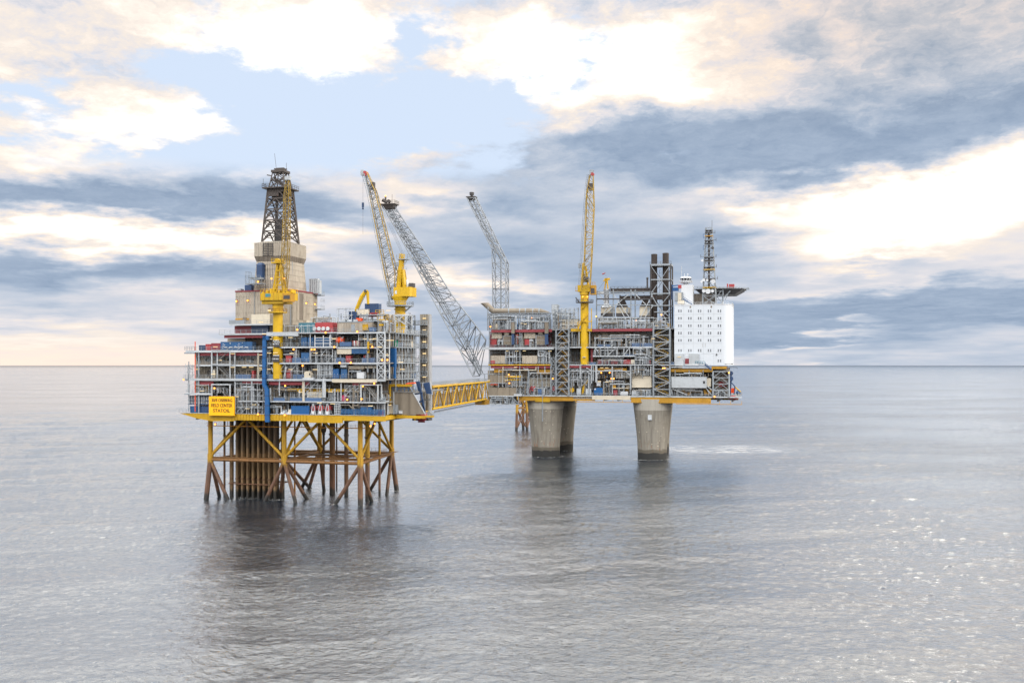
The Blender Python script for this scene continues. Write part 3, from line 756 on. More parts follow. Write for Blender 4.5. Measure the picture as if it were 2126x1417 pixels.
        d = EYE*F/(py-756); v = (( (px-1063)/F*d - FL.o[0])*FL.ev[0] + (d-FL.o[1])*FL.ev[1]); u = UL(px, v)
        t = Thing(FL, 'caisson', lab, 'caisson')
        t.p('pipe', MB().tube((u, v, -2), (u, v, 26.8), r, None, 12), mt, smooth=True)
        cl = MB()
        for z in (12.6, 20.5): cl.tube((u, v, z), (u, v, z+.5), r*1.25, None, 12)
        t.p('clamp', cl, 'caisson_paint')
        if px == 672: t.p('swollen_joint', MB().ball((u, v, 22.4), .95, 10, 8, (1, 1, 1.7)), 'caisson_paint', smooth=True)
        t.done()
make_jacket()

def floor_slab(T, px0, px1, z, v0, v1, edge='pale_steel', eh=.5, rail=True, name='deck', frm=None, rmat='grey_steel'):
    fr = frm or FL; u0, u1 = fr.U(px0, v0), fr.U(px1, v0)
    dk = T.p(name, MB().box((u0, v0+.12, z-.35), (u1, v1, z-.02)), 'grating')
    T.p('edge_beam', MB().box((u0-.05, v0-.1, z-eh), (u1+.05, v0+.12, z)), edge)
    if rail: T.p('railing', MB().rail([(u0, v0+.05, z), (u1, v0+.05, z)], 1.15, 1.9, .08), rmat, dk)
    return u0, u1

def make_topside():
    T = Thing(FL, 'platform_topside', 'crowded multi level topside of the drilling platform with yellow base girders and pale deck edges', 'platform deck')
    uL, uM, uR = UL(400), UL(545), UL(800)
    ux = UL(806, 1.5)
    # base girders
    g = MB().box((UL(487), VF, 26.9), (UL(700), VF+.5, 29.0)); g.box((UL(700), VF+.02, 27.3), (uR, VF+.52, 28.9)); g.box((UL(640), VF-.3, 26.5), (UL(712), VF, 28.4))
    n = 34
    for k in range(n+1): u = UL(487)+(UL(700)-UL(487))*k/n; g.box((u-.05, VF-.16, 26.95), (u+.05, VF, 28.95))
    T.p('base_girder', g, 'yellow')
    T.p('base_girder', MB().prism([(UL(373), 28.9), (uL+1, 28.9), (UL(487), 28.95), (UL(487), 26.6), (UL(440), 26.4), (UL(405), 27.4)], VF, VF+.6), 'yellow')
    T.p('base_girder', MB().box((uR, VF+.5, 27.6), (ux+.4, 36, 28.9)), 'yellow')
    T.p('base_girder', MB().box((uL, 35.5, 27.0), (ux, 36, 28.9)), 'yellow')
    ub = MB()
    for k in range(14): u = uL+1+(ux-uL-2)*k/13; ub.box((u-.2, VF+.6, 26.9), (u+.2, 35.5, 28.6))
    for k in range(5): v = VF+6+k*8; ub.box((uL+1, v-.2, 27.0), (ux, v+.2, 28.5))
    T.p('under_girders', ub, 'dark_steel')
    T.p('deck', MB().box((uL-3, VF+.12, 28.62), (ux+.3, 36, D0-.02)), 'grating')
    T.p('edge_beam', MB().box((uL-4.5, VF-.12, 28.96), (uR, VF+.1, D0)), 'pale_steel')
    ua, ue = uL-4, uM
    # module blocks: solid cladded rooms behind the front strip, one per bay and deck
    def block(px0, px1, z0, z1, mat, v0=1.5, v1=24.5):
        u0, u1 = FL.U(px0, v0), FL.U(px1, v0); w = T.p('module_wall', MB().box((u0+.02, v0, z0), (u1-.02, v1, z1)), mat)
        sd_ = int(px0*7+z0*3); T.p('conduit', conduits(u0, u1, z0, z1, v0, sd_), ('grey_steel', 'pale_steel', 'dark_steel')[sd_ % 3], w); T.p('wall_pipe', conduits(u0, u1, z0, z1, v0-.3, sd_+5, .5), ('pale_steel', 'grey_steel', 'cream')[sd_ % 3], w)
        return w
    zs = [(D0, D2-.4, ('dark_wall', 'dark_wall', 'dark_clad', 'dark_wall')), (D2, D3-.36, ('grey_clad', 'beige_clad', 'dark_clad', 'grey_clad')),
          (D3, D4-.36, ('grey_clad', 'dark_clad', 'beige_clad', 'grey_clad')), (D4, D5-.4, ('beige_clad', 'dark_clad', 'grey_clad', 'dark_clad'))]
    for z0, z1, ms in zs:
        for k, (a, b) in enumerate(((548, 615), (615, 680), (680, 742), (742, 806))): block(a, b, z0, z1, ms[k], 1.5+.15*(k % 2), 24.5)
    block(408, 548, D0, LA-.4, 'dark_wall', .5); block(404, 548, LA, D2-.4, 'dark_wall', .5)
    upw = block(406, 547, LB, LC-.4, 'beige_clad', -2.0); low = block(406, 547, D2, LB-.36, 'grey_clad', -2.0)
    for par, ys, xs in ((upw, (318, 405), ((238, 298), (365, 410), (650, 700), (762, 848), (960, 1040), (1148, 1228))), (low, (560, 672), ((420, 470), (762, 848), (960, 1035), (1130, 1222)))):
        for x0, x1 in xs:
            T.p('window', bx(MB(), FL, 'A', x0, x1, ys[0], ys[1], -2.06, .1), 'glass_dark', par)
    # decks and their edges
    floor_slab(T, 548, 800, D2, VF, 1.5, eh=.7); floor_slab(T, 556, 800, D3, VF, 1.5); floor_slab(T, 551, 700, D4, VF, 1.5); floor_slab(T, 700, 790, D4-.25, VF+.3, 1.5)
    floor_slab(T, 495, 800, D1, VF+.2, 1.5, eh=.45); floor_slab(T, 387, 440, LA, VF, 1.5, eh=.6)
    floor_slab(T, 385, 548, D2+.05, VF-.02, -2.0, eh=.8); floor_slab(T, 405, 548, LB, VF+.6, -2.0, eh=.5); floor_slab(T, 386, 548, LC, VF, 10, eh=.7)
    floor_slab(T, 620, 700, D5, VF, 1.5, eh=.4); floor_slab(T, 700, 800, D5-.1, VF, 1.5, eh=.45)
    floor_slab(T, 735, 785, D2+5.9-1.0, VF+.2, -2, eh=.4, rail=False)
    T.p('deck', MB().box((UL(545), 1.4, D5-.4), (ux, 35, D5-.1)), 'grating')
    # maroon primary beams under the decks
    mr = MB(); mr.box((UL(407), VF+.8, LC-1.75), (UL(545), VF+1.2, LC-.5)); mr.box((UL(408), VF+.8, D2-2.4), (UL(440), VF+1.2, D2-.8)); mr.box((UL(500), VF+.8, D2-1.6), (UL(548), VF+1.2, D2-.8))
    mr.box((UL(556), VF+.8, D2-2.0), (UL(640), VF+1.2, D2-1.0)); mr.box((UL(730), VF+.6, D2-2.1), (UL(770), VF+1.0, D2-1.0))
    [T.p('primary_beam', MB().add(mr.v[i:i+8], [tuple(j-i for j in f) for f in mr.f if f[0] in range(i, i+8)]), 'maroon') for i in range(0, len(mr.v), 8)]
    yb = MB(); yb.box((UL(592), VF+1.6, 36.3), (UL(718), VF+2.1, 37.2)); yb.box((UL(412), VF+1.6, 35.9+.3), (UL(428), VF+2.0, 37.6))
    [T.p('monorail_beam', MB().add(yb.v[i:i+8], [tuple(j-i for j in f) for f in yb.f if f[0] in range(i, i+8)]), 'yellow') for i in range(0, len(yb.v), 8)]
    # thin columns along the front
    for px, z0, z1, w, mt in ((630, 33.3, 39.6, .62, 'cream'), (672.5, 34.5, 40.6, .95, 'pale_steel'), (553.5, 40.4, 55, .30, 'pale_steel'), (580, 35, 55, .28, 'pale_steel'), (614.5, 45.6, 50.4, .3, 'pale_steel'),
                       (644, 45.6, 55, .3, 'pale_steel'), (660, 40.4, 45.4, .35, 'pale_steel'), (664, 40.4, 45.4, .3, 'pale_steel'), (686, 50.7, 55, .3, 'pale_steel'), (763, 45, 55, .45, 'grey_steel'), (708, 33.5, 39.6, .35, 'pale_steel'),
                       (412.5, 29.1, 49, .35, 'grey_steel'), (439.5, 40.4, 49.2, .42, 'pale_steel'), (451, 40.4, 49.2, .3, 'pale_steel'), (487.5, 29.1, 49.2, .32, 'pale_steel'), (536, 40.4, 48.6, .45, 'cream'), (522.5, 32, 39.5, .4, 'pale_steel'), (392, 29.5, 46, .3, 'grey_steel')):
        u = UL(px, VF+.35); T.p('column', MB().bar((u, VF+.35, z0), (u, VF+.35, z1), w), mt)
    for px in (560, 600, 640, 690, 720, 755, 790):
        for z0, z1 in ((D0, D2-1), (D2, D3-.7), (D3, D4-.7), (D4, D5-.4)):
            u = UL(px, 1.1); T.p('column', MB().bar((u, 1.1, z0), (u, 1.1, z1), .4), 'grey_steel')
    # small cantilevers on the left edge
    ct = MB(); ct.box((UL(383), VF-.5, D2-.5), (UL(392), VF+2, D2)); ct.box((UL(384), VF-.5, 35.0), (UL(394), VF+2, 35.4)); ct.rail([(UL(383), VF-.4, D2), (UL(392), VF-.4, D2)], 1.2, .9); ct.rail([(UL(385), VF-.4, LC), (UL(405), VF-.4, LC)], 1.3, .8, .1)
    ct.bar((UL(383), VF, LC-.9), (UL(405), VF, LC-.9), .5); ct.rail([(UL(372), VF, D0), (UL(395), VF, D0)], 1.2, 1.2, .09); ct.bar((UL(393), VF, D2), (UL(393), VF, 44), .2); ct.bar((UL(393), VF, 44), (UL(400), VF, 43.2), .2)
    T.p('side_platform', ct, 'grey_steel')
    T.p('vent_pipe', MB().path([(UL(404.5), VF+.2, 29.5), (UL(404.5), VF+.2, 52.5)], .16), 'orange')
    # upper left tiers below the drill floor
    floor_slab(T, 455, 556, 55.1, VF+.5, 10, eh=.55, frm=FL); floor_slab(T, 476, 566, 58.2, -3.5, 10, eh=.5)
    T.p('primary_beam', MB().box((UL(462), VF+1, 53.6), (UL(548), VF+1.6, 54.5)), 'maroon')
    T.p('module_wall', MB().box((UL(472, -1), -1, LC), (UL(508, -1), 9, 53.6)), 'cream')
    T.p('module_wall', MB().box((UL(509, 0), 0, LC), (UL(556, 0), 9, 54.5)), 'dark_wall')
    T.p('module_wall', MB().box((UL(487, -1), -1, 55.1), (UL(522, -1), 9, 57.7)), 'maroon'); T.p('module_wall', MB().box((UL(522, -1), -1.1, 55.1), (UL(556, -1), 9, 57.7)), 'deep_blue')
    T.p('module_wall', MB().box((UL(556, 0), 0, 55.1), (UL(655, 0), 26, 57.9)), 'grey_clad')
    T.p('windbreak', MB().box((UL(476, -3.4), -3.6, 58.2), (UL(508, -3.4), -3.4, 59.5)), 'grey_steel')
    cb = MB().box((UL(555), VF-.6, 54.1), (UL(620), VF+.4, 55.35)); T.p('crane_support_beam', cb, 'pale_steel')
    dg = MB()
    for a, b in (((570, 40.6), (562, 44.2)), ((588, 40.6), (593, 44.2))): dg.bar((UL(a[0]), VF+.6, a[1]), (UL(b[0]), VF+.6, b[1]), .35)
    T.p('knee_brace', dg, 'pale_steel')
    wf = MB().box((UL(690), VF-.25, D2-1.1), (UL(783), VF+.1, D2)); T.p('fascia', wf, 'cream')
    # blue windbreaks along the deck edges
    for c, x0, x1, y0, y1 in (('B', 500, 630, 468, 515), ('B', 510, 680, 722, 770), ('B', 205, 380, 1085, 1130), ('B', 460, 650, 1085, 1130), ('B', 700, 950, 1085, 1122), ('B', 100, 195, 720, 775), ('C', 120, 310, 705, 762), ('A', 910, 1170, 640, 690), ('C', 60, 200, 965, 1015)):
        T.p('windbreak', bx(MB(), FL, c, x0, x1, y0, y1, VF+.2, .12, True), 'rail_blue')
    # railing belt of blue along the lowest deck, right half
    fb = MB(); a, b = UL(708), UL(798)
    for k in range(13): u = a+(b-a)*k/12; fb.box((u-.06, VF+.1, D0), (u+.06, VF+.2, D0+1.7))
    for k in range(5): z = D0+.35+k*.32; fb.box((a, VF+.12, z), (b, VF+.18, z+.20))
    T.p('slatted_fence', fb, 'blue')
    # extension at the right end, with the lifeboat bay
    ue = UL(888, 4)
    T.p('deck', MB().slab([(ux+.3, 3.0), (ue, 3.0), (ue-.5, 12), (FL.U(886, 34), 36), (ux+.3, 36)], 28.0, 28.4), 'grating'); T.p('edge_beam', MB().box((ux-1, 2.6, 27.8), (UL(884, 3), 3.0, 28.7)), 'yellow')
    T.p('edge_beam', MB().box((UL(884, 3), 2.7, 28.2), (UL(901, 3), 3.1, 28.8)), 'yellow'); T.p('railing', MB().rail([(UL(884, 3), 2.9, 28.8), (UL(901, 3), 2.9, 28.8)], 1.2, 1.1, .09), 'grey_steel')
    T.p('upper_beam', bx(MB(), FL, 'D', 1030, 1590, 262, 310, 2.4, .6), 'yellow')
    vb = MB()
    for x0, y0, x1, y1 in ((1130, 300, 1055, 790), (1158, 300, 1158, 670), (1105, 320, 1000, 470)): vb.tube(ptc(FL, 'D', x0, y0, 2.3), ptc(FL, 'D', x1, y1, 2.3), .36, None, 8)
    T.p('knee_brace', vb, 'yellow')
    T.p('bracket', MB().prism([ptc(FL, 'D', x, y, 0)[0::2] for x, y in ((1550, 900), (1625, 900), (1595, 1000), (1575, 1000))], 3.0, 3.4), 'yellow')
    T.p('deck', MB().box((UL(806, 2), 2.8, 36.0), (UL(862, 2), 30, 36.4)), 'grating')
    T.p('railing', MB().rail([(UL(800, 2), 2.6, 36.4), (UL(862, 2), 2.6, 36.4)], 1.6, 1.2, .11), 'blue')
    T.p('windbreak', bx(MB(), FL, 'C', 860, 960, 1325, 1390, 2.55, .12), 'blue')
    bp = MB()
    for a, b in (((1590, 250), (1740, 215)), ((1740, 215), (1860, 860)), ((1700, 220), (1740, 420)), ((1630, 460), (1810, 440)), ((1740, 620), (1830, 590)), ((1790, 740), (1850, 720))): bp.bar(ptc(FL, 'D', *a, 6), ptc(FL, 'D', *b, 6), .5)
    T.p('escape_stair', bp, 'deep_blue')
    T.p('escape_wall', MB().prism([ptc(FL, 'D', x, y, 0)[0::2] for x, y in ((1620, 250), (1745, 230), (1800, 480), (1690, 470))], 9.0, 9.4), 'deep_blue')
    # walls of the right flank seen obliquely, with ledges
    for z in (D2, D3, D4, D5):
        T.p('side_walkway', MB().box((ux+.02, 2, z-.35), (ux+2.4, 24, z)), 'grey_steel')
        T.p('railing', MB().rail([(ux+2.3, 2, z), (ux+2.3, 24, z)], 1.15, 2.0, .10), 'pale_steel')
    sc = MB(); rg = random.Random(8)
    for k in range(9):
        v = 2.2+k*2.7; sc.bar((ux+2.3, v, 36.4), (ux+2.3, v, D5+1), .2 if k % 2 == 0 else .13); sc.bar((ux+.3, v, D2), (ux+.3, v, D5), .35)
    for z in (38, 42.7, 48, 53): sc.bar((ux+2.3, 2, z), (ux+2.3, 24, z), .16)
    for k in range(8):
        for za, zb in ((D2, D3), (D3, D4), (D4, D5)):
            if rg.random() < .45: s = rg.random() < .5; sc.bar((ux+2.3, 2.2+k*2.7, za if s else zb), (ux+2.3, 4.9+k*2.7, zb if s else za), .15)
    T.p('side_frame', sc, 'grey_steel')
    for k in range(10):
        v = 3.5+k*2.1; z0 = rg.choice((D2, D3, 36.4)); z1 = z0+rg.uniform(5, 12); pp = MB().path([(ux+.7, v, z0), (ux+.7, v, min(z1, D5)), (ux+.7, v+rg.uniform(1.5, 4), min(z1, D5))], rg.choice((.15, .22, .3))); T.p('side_pipe', pp, rg.choice(('pale_steel', 'grey_steel', 'pipe_beige')))
    for k in range(7):
        v = 3.2+k*3.0; z0 = (D2, D3, D4)[k % 3]; T.p('side_unit', MB().box((ux+.05, v, z0), (ux+1.5, v+1.6, z0+1.5+.5*(k % 2))), ('grey_steel', 'cream', 'rail_blue', 'dark_steel')[k % 4])
    T.done()
make_topside()

def lattice_post(T, name, mat, u, v, z0, z1, w, d, n, rc, rb, style='X'):
    A = [(u-w/2, v, z0), (u+w/2, v, z0), (u+w/2, v+d, z0), (u-w/2, v+d, z0)]; B = [(p[0], p[1], z1) for p in A]
    ch, br = lattice(A, B, n, rc, rb, style); T.p(name, ch, mat); T.p('bracing', br, mat)

def make_derrick():
    vc = 16.0; uc = FL.U(582.5, vc)
    Z = lambda py: FL.Zh(583, py, vc)
    T = Thing(FL, 'drill_module', 'beige corrugated drilling module with tapering tower and flared collar beneath the black derrick', 'drilling module')
    mz0, mz1 = 57.9, FL.Zh(560, 604, 8)
    um0, um1 = FL.U(489, 8), FL.U(609, 8)
    md = T.p('module_wall', MB().box((um0, 8, mz0), (um1, 26, mz1)), 'beige_clad')
    T.p('roof_trim', MB().box((um0-.15, 7.85, mz1-.1), (um1+.15, 26.1, mz1+.35)), 'maroon')
    T.p('door_opening', MB().box((um1-.02, 11.0, mz0+2.2), (um1+.06, 15.2, mz1-.6)), 'dark_wall', md); T.p('door_leaf', MB().box((um1+.05, 10.4, mz0+2), (um1+.2, 11.9, mz1-.5)), 'beige_clad', md)
    T.p('door_leaf', MB().box((um1+.05, 15.0, mz0+2), (um1+.2, 16.6, mz1-.5)), 'beige_clad', md)
    st = MB().box((um0, 7.85, mz0+2.2), (um0+5.2, 8, mz0+2.7)); T.p('yellow_band', st, 'ochre', md)
    tw = T.p('tower_wall', MB().frustum((uc, vc), (6.6, 6.5), mz1+.3, (uc, vc), (5.9, 5.9), Z(545)), 'beige_clad')
    T.p('flared_collar', MB().frustum((uc, vc), (5.9, 5.9), Z(546), (uc, vc), (6.45, 6.45), Z(535)), 'dark_wall')
    T.p('collar_wall', MB().frustum((uc, vc), (6.45, 6.45), Z(535), (uc, vc), (6.45, 6.45), Z(508)), 'beige_clad')
    T.p('collar_roof', MB().frustum((uc, vc), (6.5, 6.5), Z(508), (uc, vc), (4.6, 4.6), Z(504)), 'grey_clad')
    sm = MB()
    for py in (598, 586, 574, 562, 552): q = (Z(py)-mz1)/(Z(545)-mz1); h = 6.6-.7*q+.05; sm.frustum((uc, vc), (h, h-.1*(1-q)), Z(py)-.07, (uc, vc), (h, h-.1*(1-q)), Z(py)+.07)
    for k in range(4): z = mz0+(mz1-mz0)*(k+.6)/4.2; sm.box((um0-.04, 7.95, z), (um1+.04, 26.04, z+.09))
    T.p('cladding_seam', sm, 'grey_clad')
    dp = MB().bar((um1-.9, 7.85, mz0), (um1-.9, 7.85, mz1), .22); dp.bar((um0+7.2, 7.85, mz0), (um0+7.2, 7.85, mz1), .16); dp.bar((uc+6.3, vc-3, mz1), (uc+5.95, vc-3, Z(545)), .2); T.p('downpipe', dp, 'grey_steel')
    ld = MB()
    for k in range(8): z = Z(510)-k*(Z(510)-Z(534))/7; ld.bar((uc-3.2, vc-6.55, z), (uc+.6, vc-6.55, z), .16)
    for k in range(3): ld.bar((uc-3.0+k*1.8, vc-6.6, Z(508)), (uc-3.0+k*1.8, vc-6.6, Z(536)), .18)
    T.p('ladder_frame', ld, 'dark_steel')
    cab = MB().box((uc-4.6, vc-8.3, Z(583)), (uc-2.6, vc-5.8, Z(554))); cab.frustum((uc-3.6, vc-7.05), (1.25, 1.3), Z(554), (uc-3.6, vc-7.05), (.6, .6), Z(549)); T.p('blue_cabin', cab, 'deep_blue')
    pl = MB().box((FL.U(514, 7), 5.4, Z(592)-.3), (FL.U(548, 7), 8.5, Z(592))); pl.rail([(FL.U(514, 7), 5.5, Z(592)), (FL.U(548, 7), 5.5, Z(592))], 1.2, 1.3, .09); pl.rail([(FL.U(514, 7), 5.5, Z(584)), (FL.U(545, 7), 5.5, Z(584))], 1.2, 1.3, .09); pl.box((FL.U(524, 7), 5.6, Z(584)), (FL.U(545, 7), 8, Z(580)))
    pl.rail([(FL.U(514, 7), 5.5, Z(592)), (FL.U(514, 7), 9.5, Z(592))], 4.0, 1.0, .09)
    T.p('access_platform', pl, 'grey_steel')
    T.p('roof_unit', MB().box((FL.U(508, 10), 10, mz1+.3), (FL.U(522, 10), 13, mz1+2.4)), 'deep_blue')
    T.p('roof_unit', MB().box((FL.U(493, 9), 9, mz1+.3), (FL.U(500, 9), 11, mz1+1.1)), 'grey_steel')
    lv = MB()
    for k in range(5): a = um1-1.5+.9*k*.8; lv.box((a, 22.5, mz1), (a+.5, 24, mz1+5.2))
    lv.box((um1-1.6, 22.8, mz1), (um1+2.4, 24.4, mz1+4.6)); T.p('louvre_stack', lv, 'pale_steel')
    sp = MB().box((um1, 24, mz1-5.5), (um1+2.4, 27, mz1-5.2)); sp.rail([(um1+2.3, 24, mz1-5.2), (um1+2.3, 27, mz1-5.2)], 1.2, 1); sp.box((um1, 24, mz1-.6), (um1+2.4, 27, mz1-.3)); sp.rail([(um1+2.3, 24, mz1-.3), (um1+2.3, 27, mz1-.3)], 1.2, 1); sp.rail([(um1+2.3, 24, mz1-3), (um1+2.3, 27, mz1-3)], 1.2, 1)
    T.p('access_platform', sp, 'grey_steel')
    T.p('plank_wall', bx(MB(), FL, 'P', 522, 560, 652, 672, 7.4, .4), 'cream'); T.p('plank_wall', MB().box((um1+.02, 17, mz0), (um1+.3, 25.8, mz0+2.2)), 'cream')
    T.p('dark_hatch', bx(MB(), FL, 'P', 504, 511, 658, 668, 7.7, .3), 'dark_wall')
    T.done()
    # derrick
    T = Thing(FL, 'drilling_derrick', 'tall black lattice derrick with crown platform rising from the beige drilling tower', 'derrick')
    z0, z1, z2 = Z(504), Z(392), Z(351); h0, h1, h2 = 4.6, 3.1, 1.9
    sq = lambda h, z: [(uc-h, vc-h, z), (uc+h, vc-h, z), (uc+h, vc+h, z), (uc-h, vc+h, z)]
    for a, b in zip(sq(h0, z0), sq(h1, z1)): T.p('leg', MB().bar(a, b, .55), 'black_steel')
    n = 5
    for i in range(n):
        ta, tb = i/n, (i+1)/n; ha, hb = h0+(h1-h0)*ta, h0+(h1-h0)*tb; za, zb = z0+(z1-z0)*ta, z0+(z1-z0)*tb
        A, B = sq(ha, za), sq(hb, zb); br = MB()
        for k in range(4):
            a, a2, b, b2 = (Vector(p) for p in (A[k], A[(k+1) % 4], B[k], B[(k+1) % 4]))
            br.bar(b, b2, .34); m = (b+b2)/2
            br.bar(a, m, .34); br.bar(a2, m, .34); q = a.lerp(m, .5); br.bar(q, b, .22); q2 = a2.lerp(m, .5); br.bar(q2, b2, .22); br.bar(q, q2, .2)
        T.p('brace_panel', br, 'black_steel')
    pl = MB().box((uc-4.6, vc-4.6, z1-.4), (uc+4.6, vc+4.6, z1)); pl.box((uc-3.3, vc-3.3, z1-1.6), (uc+3.3, vc+3.3, z1-.4)); pl.box((uc-2.2, vc-2.2, z1-4.0), (uc+2.0, vc+2.0, z1-1.6)); pl.box((uc-3.0, vc-3.4, z1-3.0), (uc+1.0, vc-2.8, z1-1.6))
    pl.rail([(uc-4.6, vc+4.5, z1), (uc-4.6, vc-4.5, z1), (uc+4.6, vc-4.5, z1), (uc+4.6, vc+4.5, z1)], 1.2, 1.3, .1)
    T.p('crown_platform', pl, 'black_steel')
    ch, br = lattice(sq(2.9, z1), sq(h2, z2-1), 2, .2, .13, 'X'); T.p('crown_frame', ch, 'black_steel'); T.p('crown_bracing', br, 'black_steel')
    tp = MB().box((uc-2.4, vc-2.4, z2-1.4), (uc+2.4, vc+2.4, z2-.6)); tp.prism([(uc-2.2, z2-.6), (uc+2.2, z2-.6), (uc+1.4, z2+.4), (uc-1.4, z2+.4)], vc-.4, vc+.4); tp.bar((uc-2.4, vc, z2+.2), (uc+2.4, vc, z2-.2), .4); T.p('crown_block', tp, 'black_steel')
    dv = MB().bar((uc-1.6, vc-1.4, z2-3.4), (uc+2.2, vc-1.4, z2-6), .8); dv.bar((uc-3.6, vc-3, z2-2.4), (uc-2.2, vc-2, z2-2.6), .3); T.p('tilted_gantry', dv, 'black_steel')
    T.p('guide_rail', MB().bar((uc-.9, vc-.5, z0), (uc-.9, vc-.5, z1), .5).bar((uc+1.2, vc+1, z0), (uc+1.2, vc+1, z1), .5).box((uc-1.4, vc-1, z0), (uc+.4, vc+.6, z0+8)), 'dark_steel')
    T.p('travelling_block', MB().box((uc-.9, vc-.8, z0+2), (uc+.3, vc+.4, z0+5.4)), 'maroon')
    an = MB().bar((uc-1.6, vc, z2), (uc-2.3, vc, z2+5.5), .09); an.bar((uc+2.2, vc, z2), (uc+2.2, vc, z2+2), .1); an.bar((uc-4.4, vc-4, z1+1), (uc-4.4, vc-4, z1+3), .1); T.p('aerial', an, 'dark_steel')
    T.done()
make_derrick()

def crane_house_logo(T, par, u, v, z):
    pn = T.p('emblem_plate', MB().box((u-.9, v-.05, z-.5), (u+.9, v, z+.55)), 'teal', par)
    return pn

def make_front_crane():
    v = -5.0; u = UL(577, v); Z = lambda py: FL.Zh(577, py, v); X = lambda px: FL.U(px, v)
    T = Thing(FL, 'pedestal_crane', 'bright yellow pedestal crane on the platform front, its slim boom crossing the black derrick', 'crane', 'yellow pedestal cranes')
    ped = MB().tube((u, v, Z(786)), (u, v, Z(640)), 1.55, None, 24); T.p('pedestal', ped, 'crane_yellow', smooth=True)
    fl = MB().tube((u, v, Z(649.5)), (u, v, Z(647.5)), 2.9, None, 20); fl.tube((u, v, Z(632)), (u, v, Z(628)), 1.9, None, 20); fl.tube((u, v, Z(640)), (u, v, Z(632)), 1.75, None, 20); T.p('slew_ring', fl, 'crane_yellow')
    rl = MB()
    for k in range(14):
        a, b = 2*math.pi*k/14, 2*math.pi*(k+1)/14; p = lambda t: (u+2.9*math.cos(t), v+2.9*math.sin(t), Z(647.5)); rl.rail([p(a), p(b)], 1.1, 3, .08)
    T.p('ring_railing', rl, 'ochre')
    hz0, hz1 = Z(628), Z(609); a, b = X(545), X(611)
    hs = MB().slab([(a, v-1.5), (a+.9, v-3.0), (b-2.5, v-3.0), (b-.6, v-2.2), (b, v+2.5), (a+1, v+2.8)], hz0+.6, hz1); hs.slab([(a+1, v-2.4), (b-2.6, v-2.4), (b-1.6, v+2), (a+1.4, v+2)], hz0-.5, hz0+.6)
    h = T.p('machinery_house', hs, 'crane_yellow')
    em = crane_house_logo(T, h, u-1.9, v-3.02, (hz0+hz1)/2+.7); T.p('emblem_mark', MB().box((u-2.5, v-3.11, (hz0+hz1)/2+.65), (u-1.3, v-3.06, (hz0+hz1)/2+.85)), 'green', h)
    rib = MB()
    for k in range(6): q = a+.9+(b-a-3.4)*k/5; rib.box((q-.06, v-3.08, hz0+.6), (q+.06, v-3.0, hz1))
    T.p('house_ribs', rib, 'ochre')
    tr = MB().rail([(a, v-1.5, hz1), (a+.9, v-3, hz1), (b-2.5, v-3, hz1), (b-.6, v-2.2, hz1), (b, v+2.4, hz1)], 1.2, 1.1, .1)
    for k in range(8): q = a+.6+(b-a-1.2)*k/7; tr.box((q, v-1.5, hz1), (q+.6, v+1, hz1+.5+.5*(k % 3)))
    T.p('roof_railing', tr, 'crane_yellow')
    cb = MB().slab([(b-2.4, v-3.2), (b+.4, v-3.2), (b+.4, v-.5), (b-2.4, v-.5)], hz0, hz1-.3); T.p('operator_cab', cb, 'ochre'); 
    T.p('cab_window', MB().box((b-2.1, v-3.26, hz0+.9), (b+.1, v-3.2, hz1-.9)), 'glass_dark')
    ms = MB(); zt = Z(547); ax = X(580)
    for q in (-1.1, 1.1):
        ms.bar((X(570), v+q, hz1), (ax-.5, v+q*.4, zt), .62); ms.bar((X(592), v+q, hz1), (ax+.5, v+q*.4, zt), .62)
    for py in (592, 576, 562): t = (Z(py)-hz1)/(zt-hz1); ms.bar((X(570)+(ax-.5-X(570))*t, v-.8, Z(py)), (X(592)+(ax+.5-X(592))*t, v-.8, Z(py)), .4)
    ms.bar((X(572), v-1, hz1+1), (X(588), v-.9, Z(576)), .3); T.p('mast_frame', ms, 'crane_yellow')
    hd = MB().box((X(568), v-1.6, zt), (X(588), v+1.6, zt+.4)); hd.rail([(X(568), v-1.6, zt+.4), (X(588), v-1.6, zt+.4), (X(588), v+1.6, zt+.4)], 1.1, 1, .09); hd.tube((ax-.6, v-.7, zt+.9), (ax-.6, v+.7, zt+.9), .7, None, 12); hd.tube((ax+.9, v-.7, zt+.8), (ax+.9, v+.7, zt+.8), .55, None, 12); T.p('mast_head', hd, 'crane_yellow')
    # boom
    vt = v-9; p0 = Vector((X(594), v-1, Z(608)))
    rect = lambda c, w, d: [(c[0]-w/2, c[1]-d/2, c[2]), (c[0]+w/2, c[1]-d/2, c[2]), (c[0]+w/2, c[1]+d/2, c[2]), (c[0]-w/2, c[1]+d/2, c[2])]
    tip = FL.pt(597.5, 372, vt); m1 = p0.lerp(Vector(tip), .22); m2 = p0.lerp(Vector(tip), .86)
    ch = MB(); br = MB()
    for A, B, n, in ((rect(p0, 1.3, .8), rect(m1, 2.1, 1.6), 3), (rect(m1, 2.1, 1.6), rect(m2, 1.7, 1.4), 12), (rect(m2, 1.7, 1.4), rect(tip, .9, .8), 3)): lattice(A, B, n, .115, .05, 'Z', ch, br)
    bm_ = T.p('boom', ch, 'boom_ochre'); T.p('boom_lacing', br, 'boom_ochre', bm_)
    T.p('boom_head', MB().box((tip[0]-.8, tip[1]-.6, tip[2]-.3), (tip[0]+.8, tip[1]+.6, tip[2]+.9)), 'pale_steel', bm_)
    rp = MB(); 
    for q in (-.4, .4): rp.bar((ax+q, v, zt+1.3), (tip[0]+q*.8, tip[1], tip[2]), .06)
    for q in (-.2, .3): rp.bar((tip[0]+q, tip[1], tip[2]), (X(601)+q, v-3, Z(600)), .05)
    T.p('hoist_rope', rp, 'dark_steel')
    T.p('light_box', MB().box((X(566), v-3.2, Z(646)), (X(571), v-2.8, Z(644))), 'lamp_warm')
    T.done()
make_front_crane()

